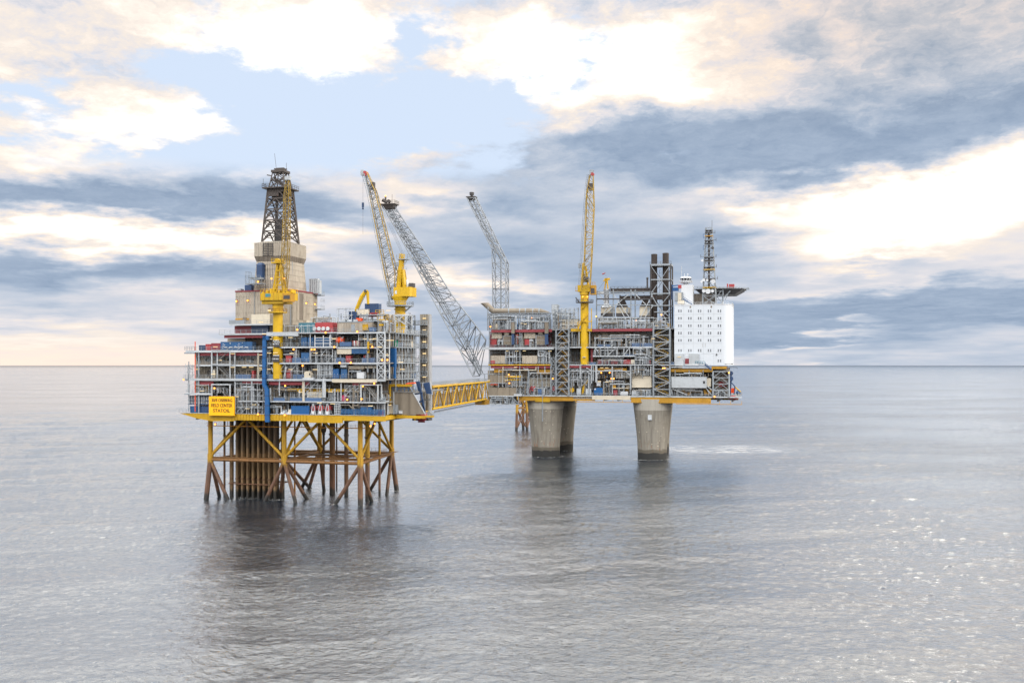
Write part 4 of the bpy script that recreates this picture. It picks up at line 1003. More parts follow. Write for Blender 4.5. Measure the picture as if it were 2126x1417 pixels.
def make_rear_crane():
    v = 20.0; u = FL.U(831, v); Z = lambda py: FL.Zh(831, py, v); X = lambda px: FL.U(px, v)
    T = Thing(FL, 'pedestal_crane', 'yellow pedestal crane at the platform right end with long lattice boom raised to the left', 'crane', 'yellow pedestal cranes')
    T.p('pedestal', MB().tube((u, v, Z(720)), (u, v, Z(622)), 1.75, None, 24), 'crane_yellow', smooth=True)
    cn = MB().lathe(u, v, [(2.0, Z(632)), (2.0, Z(625)), (2.9, Z(617)), (2.9, Z(615))], 24); cn.tube((u, v, Z(643)), (u, v, Z(641)), 2.1, None, 20); cn.tube((u, v, Z(654)), (u, v, Z(652)), 2.1, None, 20); T.p('slew_ring', cn, 'crane_yellow', smooth=True)
    rg = MB().tube((u, v, Z(636)), (u, v, Z(634)), 4.5, None, 20)
    for k in range(14):
        a, b = 2*math.pi*k/14, 2*math.pi*(k+1)/14; p = lambda t: (u+4.5*math.cos(t), v+4.5*math.sin(t), Z(634)); rg.rail([p(a), p(b)], 1.2, 3, .09)
    rg.bar((X(857), v-1, Z(635)), (X(842), v-.5, Z(647)), .35); rg.bar((X(812), v-1, Z(634)), (X(808), v-1, Z(612)), .4); T.p('ring_platform', rg, 'grey_steel')
    h = T.p('machinery_house', MB().slab([(X(823), v-2.6), (X(856), v-2.6), (X(859), v-1.5), (X(859), v+2.6), (X(823), v+2.6)], Z(616), Z(597)), 'crane_yellow')
    T.p('emblem_plate', MB().box((X(826), v-2.68, Z(611)), (X(830), v-2.6, Z(604))), 'white', h)
    T.p('exhaust_unit', MB().box((X(851), v-1.2, Z(596.5)), (X(860), v+1, Z(588.5))), 'dark_steel')
    ms = MB(); zt = Z(527)
    for q in (-.9, .9): ms.bar((X(829), v+q, Z(597)), (X(835), v+q*.6, zt), 1.15); ms.bar((X(842), v+q, Z(597)), (X(837.5), v+q*.6, Z(560)), .9)
    ms.bar((X(827), v, Z(570)), (X(838), v, Z(575)), .7); T.p('mast_frame', ms, 'crane_yellow')
    hp = MB().box((X(827), v-1.5, Z(539.5)), (X(849), v+1.5, Z(538))); hp.rail([(X(827), v-1.5, Z(538)), (X(849), v-1.5, Z(538)), (X(849), v+1.5, Z(538))], 1.5, 1.2, .11); hp.bar((X(848), v-1, Z(539)), (X(841), v-1, Z(550)), .35); hp.box((X(825), v-1, Z(553)), (X(831), v+1, Z(545))); hp.rail([(X(824), v-1, Z(553)), (X(833), v-1, Z(553))], 1.2, 1, .1); hp.rail([(X(838), v-1, Z(563)), (X(847), v-1, Z(563))], 1.3, 1, .1); hp.bar((X(834), v, zt), (X(834), v, Z(520)), .1); hp.bar((X(840), v, zt), (X(840), v, Z(517)), .1)
    T.p('mast_platform', hp, 'grey_steel')
    T.p('vent_mast', MB().tube((X(846), v, Z(596)), (X(845), v, Z(581)), .45), 'white')
    # boom: narrow foot, wide middle, narrow tip
    wd = 3.0
    def ring(pl, pr, d): a = FL.pt(pl[0], pl[1], v); b = FL.pt(pr[0], pr[1], v); return [(a[0], v-d/2, a[2]), (b[0], v-d/2, b[2]), (b[0], v+d/2, b[2]), (a[0], v+d/2, a[2])]
    R0, R1, R2, R3 = ring((813, 622), (820, 612), 1.4), ring((803, 576), (823, 566), 2.6), ring((769, 404), (780, 396), 1.8), ring((757, 360), (762, 357), 1.1)
    for nm, A, B, n in (('boom_foot', R0, R1, 4), ('boom', R1, R2, 17), ('boom_tip', R2, R3, 5)):
        ch, br = lattice(A, B, n, .17, .085, 'Z'); c = T.p(nm, ch, 'boom_ochre'); T.p('lacing', br, 'boom_steel', c)
    wl = MB()
    for a, b in zip(((812, 622), (801, 576), (767, 404)), ((801, 576), (767, 404), (755.5, 360))):
        p, q = FL.pt(*a, v-.9), FL.pt(*b, v-.9); wl.bar(p, q, .30); p2, q2 = (p[0]-.8, p[1], p[2]+.1), (q[0]-.8, q[1], q[2]+.1); wl.bar(p2, q2, .12)
        for k in range(10): wl.bar(Vector(p).lerp(Vector(q), k/10), Vector(p2).lerp(Vector(q2), k/10), .1)
    T.p('boom_walkway', wl, 'grey_steel')
    tp = FL.pt(757, 358, v); T.p('boom_head', MB().box((tp[0]-1.2, v-.8, tp[2]-1.0), (tp[0]-.2, v+.8, tp[2]+.8)), 'pale_steel'); T.p('red_sheave', MB().tube((tp[0]+.3, v-.7, tp[2]-.5), (tp[0]+.3, v+.7, tp[2]-.5), .95, None, 14), 'red')
    s2 = FL.pt(774, 386, v); T.p('sheave_block', MB().box((s2[0]-.7, v-.8, s2[2]-1.4), (s2[0]+.6, v+.8, s2[2]+1.2)), 'black_steel')
    rp = MB()
    for q in (-.6, 0, .6): m = FL.pt(836, 527, v); rp.bar((m[0]+q*.4, v+q, m[2]), (s2[0]+q*.5, v+q, s2[2]), .05)
    hk = FL.pt(753.5, 362, v); e = FL.pt(753.5, 486, v); rp.bar(hk, e, .05); T.p('hoist_rope', rp, 'dark_steel')
    c = FL.pt(753.5, 425, v); T.p('hook_block', MB().box((c[0]-.3, v-.3, c[2]-.9), (c[0]+.3, v+.3, c[2]+.7)).ball((c[0], v, c[2]-1.3), .35), 'deep_blue')
    T.done()
make_rear_crane()

def make_knuckle_crane():
    v = -1.0; P = lambda x, y: FL.pt(x, y, v)
    T = Thing(FL, 'knuckle_crane', 'small yellow knuckle boom crane folded over the beige module beside the blue container', 'crane')
    T.p('base', MB().tube(P(741, 656), P(741, 642), .7, None, 12), 'crane_yellow')
    def arm(pts, w): 
        m = MB()
        for (a, b), (wa, wb) in zip(zip(pts, pts[1:]), zip(w, w[1:])): m.tube(P(*a), P(*b), wa, wb, 6)
        return m
    T.p('main_arm', arm([(740, 643), (752, 615), (759, 604.5)], (.6, .75, .6)), 'crane_yellow')
    T.p('outer_arm', arm([(759, 604), (763, 605), (764.5, 631)], (.55, .55, .42)), 'crane_yellow')
    T.p('elbow_pin', MB().tube((P(760, 604)[0], v-.8, P(760, 604)[2]), (P(760, 604)[0], v+.8, P(760, 604)[2]), .45, None, 10), 'dark_steel')
    T.p('hydraulic_ram', MB().tube(P(745, 640), P(756, 616), .2), 'pale_steel')
    T.done()
make_knuckle_crane()

def make_sign():
    v = VF-1.2; u0, u1, z0, z1 = span(FL, 'A', 448, 887, 1022, 1352, v, False)
    T = Thing(FL, 'platform_sign', 'large yellow name sign with black lettering at the lower left platform corner', 'sign')
    T.p('board', MB().box((u0, v, z0), (u1, v+.25, z1)), 'sign_yellow'); T.p('sign_frame', MB().box((u0-.08, v+.25, z0-.1), (u1+.08, v+.5, z1+.08)), 'ochre')
    st = MB()
    for q in (.15, .5, .85): u = u0+(u1-u0)*q; st.bar((u, v+.4, z1-.6), (u, VF+.4, z1+.2), .2)
    T.p('strut', st, 'grey_steel')
    for txt, ya, yb, xa, xb in (('30/9 OSEBERG', 1060, 1112, 495, 852), ('FIELD CENTER', 1146, 1204, 488, 852), ('STATOIL', 1236, 1292, 522, 812)):
        cu = bpy.data.curves.new('lettering', 'FONT'); cu.body = txt; cu.extrude = .04; cu.size = 1.0; cu.align_x = 'LEFT'; cu.offset = .0
        ob = bpy.data.objects.new('tmp', cu); COL.objects.link(ob); bpy.context.view_layer.update()
        dg = bpy.context.evaluated_depsgraph_get(); me = bpy.data.meshes.new_from_object(ob.evaluated_get(dg))
        co = [w.co.copy() for w in me.vertices]; fs = [tuple(p.vertices) for p in me.polygons]
        bpy.data.objects.remove(ob); bpy.data.meshes.remove(me)
        xs = [c.x for c in co]; ys = [c.y for c in co]; a, b, zb, zt = span(FL, 'A', xa, xb, ya, yb, v, False)
        f = lambda c: (a+(c.x-min(xs))/(max(xs)-min(xs))*(b-a), v-.05-c.z, zb+(c.y-min(ys))/(max(ys)-min(ys))*(zt-zb))
        T.p('lettering', MB().add([f(c) for c in co], fs), 'letter_black')
    T.done()
make_sign()

def make_cable_duct():
    v = VF-.9; T = Thing(FL, 'cable_duct', 'long bright blue duct running down the platform front past the yellow girder', 'duct')
    P = lambda x, y: ptc(FL, 'B', x, y, v)
    def seg(p): return MB().prism([(q[0], q[2]) for q in p], v, v+.8)
    T.p('duct', seg([P(36, 125), P(88, 125), P(82, 880), P(128, 960), P(138, 1460), P(75, 1460), P(70, 960), P(30, 880)]), 'bright_blue')
    T.p('top_box', MB().box((P(36, 0)[0], v, P(0, 190)[2]), (P(130, 0)[0], v+1, P(0, 125)[2])), 'bright_blue')
    bn = MB()
    for y in (300, 460, 620, 780, 1050, 1200, 1350): a, b = P(28 if y < 900 else 66, y), P(92 if y < 900 else 142, y); bn.box((a[0], v-.06, a[2]-.1), (b[0], v+.86, a[2]+.1))
    T.p('flange', bn, 'deep_blue')
    T.done()
    v = 1.0; T = Thing(FL, 'ventilation_duct', 'tall blue ventilation duct on the dark wall between the stair tower and the scaffold', 'duct')
    b = MB(); bx(b, FL, 'C', 945, 1025, 808, 1110, v, 1.4); T.p('duct', b, 'bright_blue')
    b = MB(); bx(b, FL, 'C', 870, 944, 808, 842, v, 1.3); T.p('inlet_arm', b, 'deep_blue'); b = MB(); bx(b, FL, 'C', 890, 944, 1070, 1108, v, 1.3); T.p('outlet_arm', b, 'bright_blue')
    b = MB(); bx(b, FL, 'C', 905, 928, 1110, 1330, v, .8); T.p('drop_leg', b, 'bright_blue'); b = MB(); bx(b, FL, 'C', 1000, 1026, 1110, 1300, v, .8); T.p('drop_leg', b, 'bright_blue')
    T.done()
make_cable_duct()

def make_tower_and_wedge():
    v = 33.0; T = Thing(FL, 'lift_tower', 'plain grey lift tower standing free at the right end beside the yellow bridge', 'tower')
    u0, u1, zb, zt = span(FL, 'P', 872, 889, 652, 862, v, False)
    tw = T.p('shaft', MB().box((u0, v, 26.0), (u1, v+3.2, zt)), 'grey_clad'); T.p('pilaster', MB().box((u1, v+.3, 27), (u1+.35, v+2.8, zt-.3)), 'silver')
    for k in range(6):
        z = zt-1.6-k*(zt-38)/6; T.p('ledge', MB().box((u0-.2, v-1.1, z-2.2), (u1-.2, v, z-1.9)).rail([(u0-.2, v-1, z-1.9), (u1-.2, v-1, z-1.9)], 1.1, 1.2, .1), 'grey_steel')
        T.p('strip_light', MB().box((u0+1.0, v-.12, z), (u1-.8, v, z+.28)), 'lamp_warm')
    T.p('foot_block', MB().box((u0-2.5, v-1, 25.4), (u1+.4, v+3, 27.2)), 'dark_steel')
    sp = MB()
    for x0, y0, x1, y1 in ((1750, 235, 1960, 235), (1810, 240, 1810, 620), (1855, 240, 1855, 740), (1970, 240, 1975, 780), (1740, 235, 1800, 430), (1790, 575, 1970, 570), (1920, 240, 1920, 345), (1920, 345, 1975, 345)): sp.bar(ptc(FL, 'D', x0, y0, v-5), ptc(FL, 'D', x1, y1, v-5), .35)
    T.p('hanging_frame', sp, 'pale_steel')
    T.done()
    for k, (y, lab) in enumerate(((415, 'topmost'), (575, 'second'), (790, 'third'), (1025, 'fourth'), (1255, 'lowest'))):
        T = Thing(FL, 'link_walkway', '%s railed walkway linking the scaffold to the grey lift tower' % lab, 'walkway', 'walkways to the lift tower')
        a, b = ptc(FL, 'C', 1190, y, 30), ptc(FL, 'C', 1560, y, 32.5); T.p('floor', MB().box((a[0], 30.6, a[2]-.35), (b[0], 32.0, a[2])), 'grey_steel'); T.p('railing', MB().rail([(a[0], 30.6, a[2]), (b[0], 30.6, a[2])], 1.25, 1.2, .12), 'grey_steel'); T.p('railing', MB().rail([(a[0], 32.0, a[2]), (b[0], 32.0, a[2])], 1.25, 1.2, .12), 'grey_steel'); T.done()
    T = Thing(FL, 'blast_wall', 'plain grey brown sloping blast wall under the yellow beam at the right end', 'wall')
    P = lambda x, y: (ptc(FL, 'D', x, y, 3.0)[0], ptc(FL, 'D', x, y, 3.0)[2])
    T.p('panel', MB().prism([P(1170, 310), P(1552, 310), P(1862, 862), P(1170, 880)], 3.05, 3.5), 'firewall'); a, b = P(1552, 308), P(1865, 862)
    T.p('edge_strip', MB().bar((a[0], 3.0, a[1]), (b[0], 3.0, b[1]), .25), 'pale_steel'); T.done()
    T = Thing(FL, 'lifeboat', 'red lifeboat hull hanging below the deck under the blast wall', 'lifeboat')
    c0, c1 = ptc(FL, 'D', 1640, 930, 8), ptc(FL, 'D', 1872, 930, 8); m = ((c0[0]+c1[0])/2, 9.5, c0[2]+.4); L = (c1[0]-c0[0])/2
    T.p('hull', MB().ball(m, 1.0, 20, 12, (L, 1.5, 1.95)), 'red', smooth=True); T.p('keel', MB().box((m[0]-L*.6, 9.4, m[2]-2.05), (m[0]+L*.6, 9.6, m[2]-1.7)), 'maroon'); T.p('canopy', MB().ball((m[0], 9.5, m[2]+.9), 1.0, 16, 8, (L*.7, 1.2, 1.2)), 'orange', smooth=True); T.done()
    T = Thing(FL, 'tarpaulin', 'orange tarpaulin on the yellow beam above the blast wall', 'tarpaulin')
    a, b = ptc(FL, 'D', 1450, 262, 2.4), ptc(FL, 'D', 1655, 225, 2.4); T.p('sheet', MB().prism([(a[0], a[2]), (b[0], a[2]+.2), (b[0]-.3, b[2]), (a[0]+1.2, b[2]-.1)], 2.4, 3.6), 'orange'); T.done()
make_tower_and_wedge()

stair_tower(FL, 'C', 732, 858, 545, 1308, VF+.1, 3.6, 6, 'pale grey truss stair tower on the right half of the drilling platform front', style='X', w=.36, b=.24)
stair_tower(FL, 'C', 1192, 1300, 268, 1285, 29.0, 3.0, 9, 'slim grey scaffold stair tower beside the grey lift tower', style='X', w=.32, b=.2, mat='grey_steel')
stair_tower(FL, 'A', 497, 812, 228, 706, VF-.1, 3.0, 2, 'open grey stair tower on the left wing of the drilling platform', style='N', w=.32, b=.32)
stair_tower(FL, 'A', 497, 812, 815, 1050, VF-.1, 3.0, 1, 'short grey stair frame right above the yellow name sign', style='N', w=.40, b=.36)
stair_tower(FL, 'D', 572, 912, 275, 605, VF+.1, 3.0, 1, 'white framed stair beside the yellow knee braces on the lowest deck', style='N', w=.36, b=.30)
stair_tower(FL, 'C', 958, 1192, 262, 420, 14.0, 6.0, 1, 'grey square steel collar frame round the rear crane pedestal', style='X', w=.35, b=.3)

def left_equipment():
    f = VF+.9
    container(FL, 'A', 122, 245, 1187, 1308, f, 'blue', 'narrow blue container beside the wide one left of the yellow sign')
    container(FL, 'A', 247, 446, 1190, 1308, f, 'deep_blue', 'wide dark blue container touching the left edge of the yellow sign')
    container(FL, 'A', 275, 385, 135, 212, f, 'deep_blue', 'small dark blue container on the roof of the left wing')
    container(FL, 'A', 390, 480, 115, 212, f, 'red', 'red container on the left wing roof beside the dark blue one')
    container(FL, 'A', 487, 646, 100, 212, f, 'maroon', 'dull maroon container on the left wing roof next to the long blue skip')
    s = container(FL, 'A', 650, 1195, 75, 212, f, 'blue', 'long blue skip scuffed with white marks on the left wing roof', name='cargo_skip', cat='skip')
    u0, u1, z0, z1 = span(FL, 'A', 650, 1195, 75, 212, f, True); sc = Thing(FL, 'cargo_net', 'ragged white netting strewn over the front of the long blue skip', 'net'); rg = random.Random(9)
    m = MB(); m2 = MB()
    for k in range(26): a = u0+.6+(u1-u0-1.2)*rg.random(); z = z0+.4+(z1-z0-.8)*rg.random(); w = rg.uniform(.1, .45); m.box((a, f-.16, z), (a+w, f-.06, z+rg.uniform(.08, .3)))
    for k in range(5): a = u0+1.4+k*1.9; m2.box((a, f-.16, z0+.85), (a+1.1, f-.06, z0+1.1))
    sc.p('scraps', m, 'white'); sc.p('rope', m2, 'white'); sc.done()
    cabinet(FL, 'A', 503, 552, 558, 700, VF+.3, 'cream', 'pale locker under a lit lamp on the left wing stair landing', doors=1)
    cabinet(FL, 'A', 1190, 1226, 578, 690, VF+.3, 'red', 'narrow red fire locker on the left wing second deck', doors=1)
    # gas bottle rack
    u0, u1, z0, z1 = span(FL, 'A', 85, 445, 1008, 1142, f, False); T = Thing(FL, 'bottle_rack', 'long rack of upright grey gas bottles above the blue containers', 'rack')
    T.p('rack_frame', MB().box((u0, f+.9, z0-.4), (u1, f+1.2, z1)).box((u0, f-.1, z0-.4), (u1, f+1.2, z0-.1)).box((u0, f-.12, z0+.9), (u1, f-.05, z0+1.05)), 'deep_blue')
    for k in range(12): u = u0+.4+(u1-u0-.8)*k/11; T.p('gas_bottle', MB().lathe(u, f+.4, [(.19, z0-.1), (.19, z1-.5), (.12, z1-.2), (.06, z1)], 8), 'pale_steel', smooth=True)
    T.done()
    cabinet(FL, 'B', 635, 726, 152, 270, f, 'blue', 'left of two tall blue cabinets on the fourth deck beside the crane post')
    cabinet(FL, 'B', 740, 826, 152, 270, f, 'blue', 'right of two tall blue cabinets on the fourth deck beside the crane post')
    container(FL, 'B', 845, 1082, 160, 270, f, 'blue', 'wide blue container behind a white rail frame on the fourth deck')
    tank_h(FL, 'B', 1160, 1278, 140, 245, f, 'orange', 'bright orange red round ended tank on the fourth deck', name='orange_tank')
    container(FL, 'P', 620, 653, 669.5, 684.5, -1.5, 'teal', 'pale teal container below the drilling module at the top deck')
    # red house with four round dishes
    u0, u1, z0, z1 = span(FL, 'P', 652, 691, 669, 687, -2, True); T = Thing(FL, 'red_winch_house', 'red sloping sided house with four round white discs on the top deck', 'winch house')
    T.p('house', MB().prism([(u0-.1, z0), (u1+.3, z0), (u1-.2, z1), (u0+.5, z1)], -2, 2), 'red')
    for k in range(4): u = UL(652.7+9.2*k, -2.4); zc = FL.Zh(667, 682, -2.4); T.p('disc', MB().tube((u, -2.5, zc), (u, -2.1, zc), .62, None, 20), 'white'); 
    T.p('gantry', MB().path([FL.pt(672, 669, -1), FL.pt(672, 655.5, -1), FL.pt(684, 657, -1), FL.pt(684, 669, -1)], .14).bar(FL.pt(674, 669, -1), FL.pt(683, 660, -1), .15).box(FL.pt(683, 657, -1.2), (FL.U(685.5, -1), -.7, FL.Zh(684, 651, -1))), 'grey_steel'); T.done()
    cabinet(FL, 'B', 398, 482, 435, 515, f, 'red', 'squat red cabinet on the third deck right of the crane post', doors=1)
    cabinet(FL, 'B', 635, 762, 386, 515, f, 'blue', 'big blue cabinet under two orange lamps on the third deck')
    cabinet(FL, 'B', 404, 477, 660, 766, f, 'red', 'red door sized locker with pale frame on the second deck', doors=1)
    # white engine housing on its tray
    u0, u1, z0, z1 = span(FL, 'B', 682, 782, 672, 772, VF-.6, True); T = Thing(FL, 'engine_housing', 'white rounded engine housing on a projecting tray at the second deck edge', 'machine')
    T.p('housing', MB().prism([(u0, z0+.1), (u1, z0+.1), (u1, z1-.9), (u1-.8, z1), (u0+.5, z1), (u0, z1-.5)], VF-.6, VF+1.6), 'cream'); T.p('window', MB().box((u1-.5, VF-.66, z1-1.3), (u1-.1, VF-.6, z1-.6)), 'glass_dark'); T.p('tray', bx(MB(), FL, 'B', 655, 825, 772, 812, VF-.9, 2.2), 'pale_steel'); T.done()
    cabinet(FL, 'B', 1113, 1218, 640, 770, f, 'bright_blue', 'bright blue cabinet left of its paler twin on the second deck')
    cabinet(FL, 'B', 1250, 1345, 642, 770, f, 'blue', 'blue cabinet with small white plate right of its brighter twin on the second deck')
    container(FL, 'C', 75, 312, 800, 902, VF+.4, 'cream', 'long white container hung between decks beside a blue one', snap=False)
    container(FL, 'C', 314, 562, 806, 895, VF+.4, 'blue', 'blue container joined to the right end of the long white container', snap=False)
    cabinet(FL, 'B', 1255, 1330, 1048, 1128, f, 'magenta', 'magenta cabinet on the mezzanine deck', doors=1)
    container(FL, 'B', 480, 757, 1210, 1336, VF+.3, 'bright_blue', 'big plain bright blue container on the lowest deck right of the blue duct')
    u0, u1, z0, z1 = span(FL, 'B', 308, 492, 1265, 1336, VF+.3, True); T = Thing(FL, 'white_skid', 'low white machinery skid left of the big bright blue container', 'skid'); T.p('base_frame', MB().box((u0, VF+.3, z0), (u1, VF+2.3, z0+.25)), 'white')
    for k in range(5): a = u0+.2+(u1-u0-.4)*k/5; T.p('unit', MB().box((a, VF+.5, z0+.25), (a+.6, VF+2, z0+.7+.35*((k*7) % 3))), ('white', 'pale_steel', 'grey_steel')[k % 3])
    T.p('hood', MB().box((u1-1.3, VF+.35, z0+.25), (u1-.05, VF+2.1, z1)), 'cream'); T.done()
    for k, x in enumerate((783, 893, 1003)):
        u0, u1, z0, z1 = span(FL, 'B', x, x+82, 1175, 1325, VF+.3, True); T = Thing(FL, 'hose_reel', '%s of three red hose reels in white frames on the lowest deck' % ('leftmost', 'middle one', 'rightmost')[k], 'hose reel', 'red hose reels on the lowest deck')
        uc = (u0+u1)/2; zc = (z0+z1)/2+.3
        T.p('drum', MB().tube((uc, VF+.5, zc), (uc, VF+1.9, zc), .62, None, 14), 'dark_steel'); T.p('flange', MB().tube((uc, VF+.4, zc), (uc, VF+.5, zc), 1.0, None, 16).tube((uc, VF+1.9, zc), (uc, VF+2.0, zc), 1.0, None, 16), 'red' if k else 'maroon')
        fr_ = MB()
        for q in (VF+.25, VF+2.1): fr_.bar((u0+.1, q, z0), (uc-.1, q, z1), .2); fr_.bar((u1-.1, q, z0), (uc+.1, q, z1), .2); fr_.bar((u0+.4, q, z0+.9), (u1-.4, q, z0+.9), .16)
        T.p('stand', fr_, 'pale_steel'); T.p('front_box', MB().box((uc-.45, VF, z0+.1), (uc+.45, VF+.25, z0+1.1)), 'white'); T.done()
    T = Thing(FL, 'ladder_rack', 'white lattice rack standing right of the red hose reels', 'rack'); u0, u1, z0, z1 = span(FL, 'B', 1155, 1236, 1168, 1320, VF+.3, True)
    m = MB()
    for k in range(4): q = u0+(u1-u0)*k/3; m.bar((q, VF+.3, z0), (q, VF+.3, z1), .2); m.bar((q, VF+1.3, z0), (q, VF+1.3, z1), .14)
    T.p('upright', m, 'pale_steel'); m = MB()
    for k in range(5): q = z0+.3+(z1-z0-.5)*k/4; m.bar((u0, VF+.3, q), (u1, VF+.3, q), .18); m.box((u0, VF+.4, q), (u1, VF+1.3, q+.08))
    T.p('shelf', m, 'pale_steel'); T.done()
    T = Thing(FL, 'louvre_panel', 'white slatted louvre panel on the mezzanine deck left of the thick pale column', 'louvre'); u0, u1, z0, z1 = span(FL, 'B', 735, 960, 990, 1084, VF+.5, False)
    m = MB()
    for k in range(6): q = z0+(z1-z0)*k/6; m.box((u0, VF+.5, q), (u1, VF+.7, q+(z1-z0)/9))
    T.p('slat', m, 'cream'); T.p('louvre_frame', MB().box((u0-.15, VF+.5, z0-1.2), (u0, VF+.8, z1+.1)).box((u1, VF+.5, z0-1.2), (u1+.15, VF+.8, z1+.1)), 'pale_steel'); T.done()
    for c, x0, y0, lab, rows in (('B', 200, 195, 'black and white chequered buoy rack on the fourth deck before the crane post', 3), ('B', 195, 425, 'rack of pale round floats on the third deck before the crane post', 2)):
        T = Thing(FL, 'float_rack', lab, 'rack'); u0, u1, z0, z1 = span(FL, c, x0, x0+100, y0, y0+75, VF-1.0, False); T.p('backing', MB().box((u0, VF-.85, z0-.6), (u1, VF-.75, z1)).box((u0, VF-.85, z0-.6), (u1, VF+.1, z0-.5)), 'dark_steel')
        for i in range(rows):
            for k in range(4): T.p('float', MB().ball((u0+.2+(u1-u0-.4)*(k+.5*(i % 2))/3.5, VF-1.0, z0+.3+(z1-z0-.4)*i/max(1, rows-1)), .21, 8, 6), 'white', smooth=True)
        T.done()
    # beige module with chamfered ends and what stands on it
    T = Thing(FL, 'beige_module', 'long beige clad module with chamfered ends on the top deck under the small crane', 'module'); u0, u1, z0, z1 = span(FL, 'P', 695, 770, 667, 690, -4.2, True)
    w = T.p('module_wall', MB().slab([(u0+1.2, -4.2), (u1, -4.2), (u1, 6), (u0, 6), (u0, -2.4)], z0, z1-.3), 'beige_clad'); T.p('roof_edge', MB().slab([(u0+1.1, -4.3), (u1+.1, -4.3), (u1+.1, 6), (u0-.1, 6), (u0-.1, -2.5)], z1-.3, z1), 'grey_steel')
    for k in range(3): a = u0+1.8+k*2.1; T.p('roof_vent', MB().box((a, -3.4, z1), (a+1.4, -1.8, z1+.7)), 'pale_steel')
    T.p('door', MB().box((u0+5.7, -4.28, z0+.2), (u0+6.9, -4.2, z0+2.4)), 'grey_steel', w); T.done(); zr = z1
    FL.decks.append(zr)
    container(FL, 'C', 270, 388, 206, 330, -2.5, 'deep_blue', 'dark blue container with white plate on the beige module roof left of the crane foot')
    cabinet(FL, 'C', 388, 592, 172, 268, -1.8, 'cream', 'long white housing on the beige module at the small crane foot', doors=3, snap=False)
    container(FL, 'C', 530, 752, 78, 226, -1.0, 'deep_blue', 'dark blue container held high beside the folded yellow knuckle crane', snap=False)
    cabinet(FL, 'C', 390, 472, 318, 380, -3.0, 'orange', 'orange box under the white housing on the beige module', doors=1)
    T = Thing(FL, 'support_frame', 'grey steel trestle holding the white housing and dark blue container above the beige module', 'trestle'); m = MB()
    for px in (749, 762, 785):
        for v in (-2, 1): a = FL.pt(px, 690, v); b = FL.pt(px, 650, v); m.bar(a, b, .3)
    T.p('post', m, 'grey_steel'); T.p('beam', MB().box(FL.pt(737, 655, -2.2), (FL.U(800, -2.2), 1.5, FL.Zh(765, 652.5, -2.2))), 'grey_steel'); T.p('beam', MB().box(FL.pt(745, 667, -2.2), (FL.U(800, -2.2), 1.5, FL.Zh(765, 665, -2.2))), 'grey_steel'); T.done()
    T = Thing(FL, 'red_cage', 'red barred cage below the high dark blue container', 'cage'); u0, u1, z0, z1 = span(FL, 'C', 595, 722, 226, 292, -1.2, False); m = MB()
    for k in range(7): q = u0+(u1-u0)*k/6; m.bar((q, -1.2, z0), (q, -1.2, z1), .18)
    T.p('bar', m, 'red'); T.p('cage_frame', MB().box((u0, -1.1, z0), (u1, 1, z0+.2)).box((u0, -1.1, z1-.2), (u1, 1, z1)).box((u0, .8, z0), (u1, 1, z1)), 'red'); T.done()
    T = Thing(FL, 'yellow_platform', 'yellow railed work platform right of the red cage', 'platform'); a, b = FL.pt(783, 668, -2), FL.pt(803, 668, -2)
    T.p('floor', MB().box((a[0], -2, a[2]), (b[0], 2, a[2]+.9)), 'yellow'); T.p('railing', MB().rail([(a[0], -2, a[2]+.9), (b[0], -2, a[2]+.9), (b[0], 2, a[2]+.9)], 1.3, .9, .13), 'yellow'); m = MB().rail([(a[0]-1, -1, a[2]+2.6), (b[0]-1.4, -1, a[2]+2.6)], 1.2, 1, .14); m.box((a[0]-1, -1, a[2]+2.2), (b[0]-1.4, 1, a[2]+2.6)); T.p('upper_stage', m, 'yellow'); T.p('hanging_box', bx(MB(), FL, 'C', 760, 835, 410, 440, -2, 1), 'yellow'); T.done()
    cabinet(FL, 'C', 492, 567, 420, 522, -5.2, 'yellow', 'square yellow cabinet hung on the front of the beige module', doors=1, snap=False, d=.9)
    cabinet(FL, 'C', 600, 690, 468, 522, -4.6, 'rail_blue', 'grey blue box on the top deck right of the beige module', doors=2)
    T = Thing(FL, 'red_striped_rack', 'rack of red and white upright canisters on the fourth deck', 'rack'); u0, u1, z0, z1 = span(FL, 'C', 325, 442, 685, 760, f, True)
    for k in range(5): a = u0+(u1-u0)*k/5; T.p('canister', MB().box((a+.05, f, z0+.1), (a+(u1-u0)/5-.05, f+.8, z1)), ('red', 'white', 'red', 'cream', 'maroon')[k])
    T.p('base_frame', MB().box((u0, f-.05, z0), (u1, f+.9, z0+.1)), 'dark_steel'); T.done()
    T = Thing(FL, 'yellow_davit', 'upright yellow davit post reaching from the third deck to the fourth', 'davit'); u0, u1, z0, z1 = span(FL, 'C', 572, 600, 700, 885, VF-.3, False); T.p('post', MB().box((u0, VF-.4, z0), (u1, VF, z1)), 'yellow'); T.p('arm', MB().box((u1, VF-.35, z1-1.0), (u1+1.2, VF-.1, z1-.7)), 'yellow'); T.p('winch', MB().tube(((u0+u1)/2, VF-.9, z0+1), ((u0+u1)/2, VF-.4, z0+1), .35), 'dark_steel'); T.done()
    T = Thing(FL, 'green_sheet', 'green tarpaulin tied upright on the dark flank wall left of the scaffold', 'tarpaulin'); u0, u1, z0, z1 = span(FL, 'C', 1010, 1070, 665, 780, 3, False); T.p('sheet', MB().slab([(u0, 2.9), (u1, 2.9), (u1-.1, 3.2), (u0+.3, 3.3)], z0, z1), 'green'); T.p('batten', MB().box((u0-.1, 2.8, z1-.15), (u1+.1, 3.35, z1+.1)), 'dark_steel'); T.done()
    cabinet(FL, 'C', 220, 302, 930, 1016, f, 'red', 'dull red cabinet on the third deck below the long white container', doors=2)
    cabinet(FL, 'C', 510, 592, 925, 968, VF+1.6, 'red', 'small red box standing on the blue trough of the third deck', doors=1, snap=False)
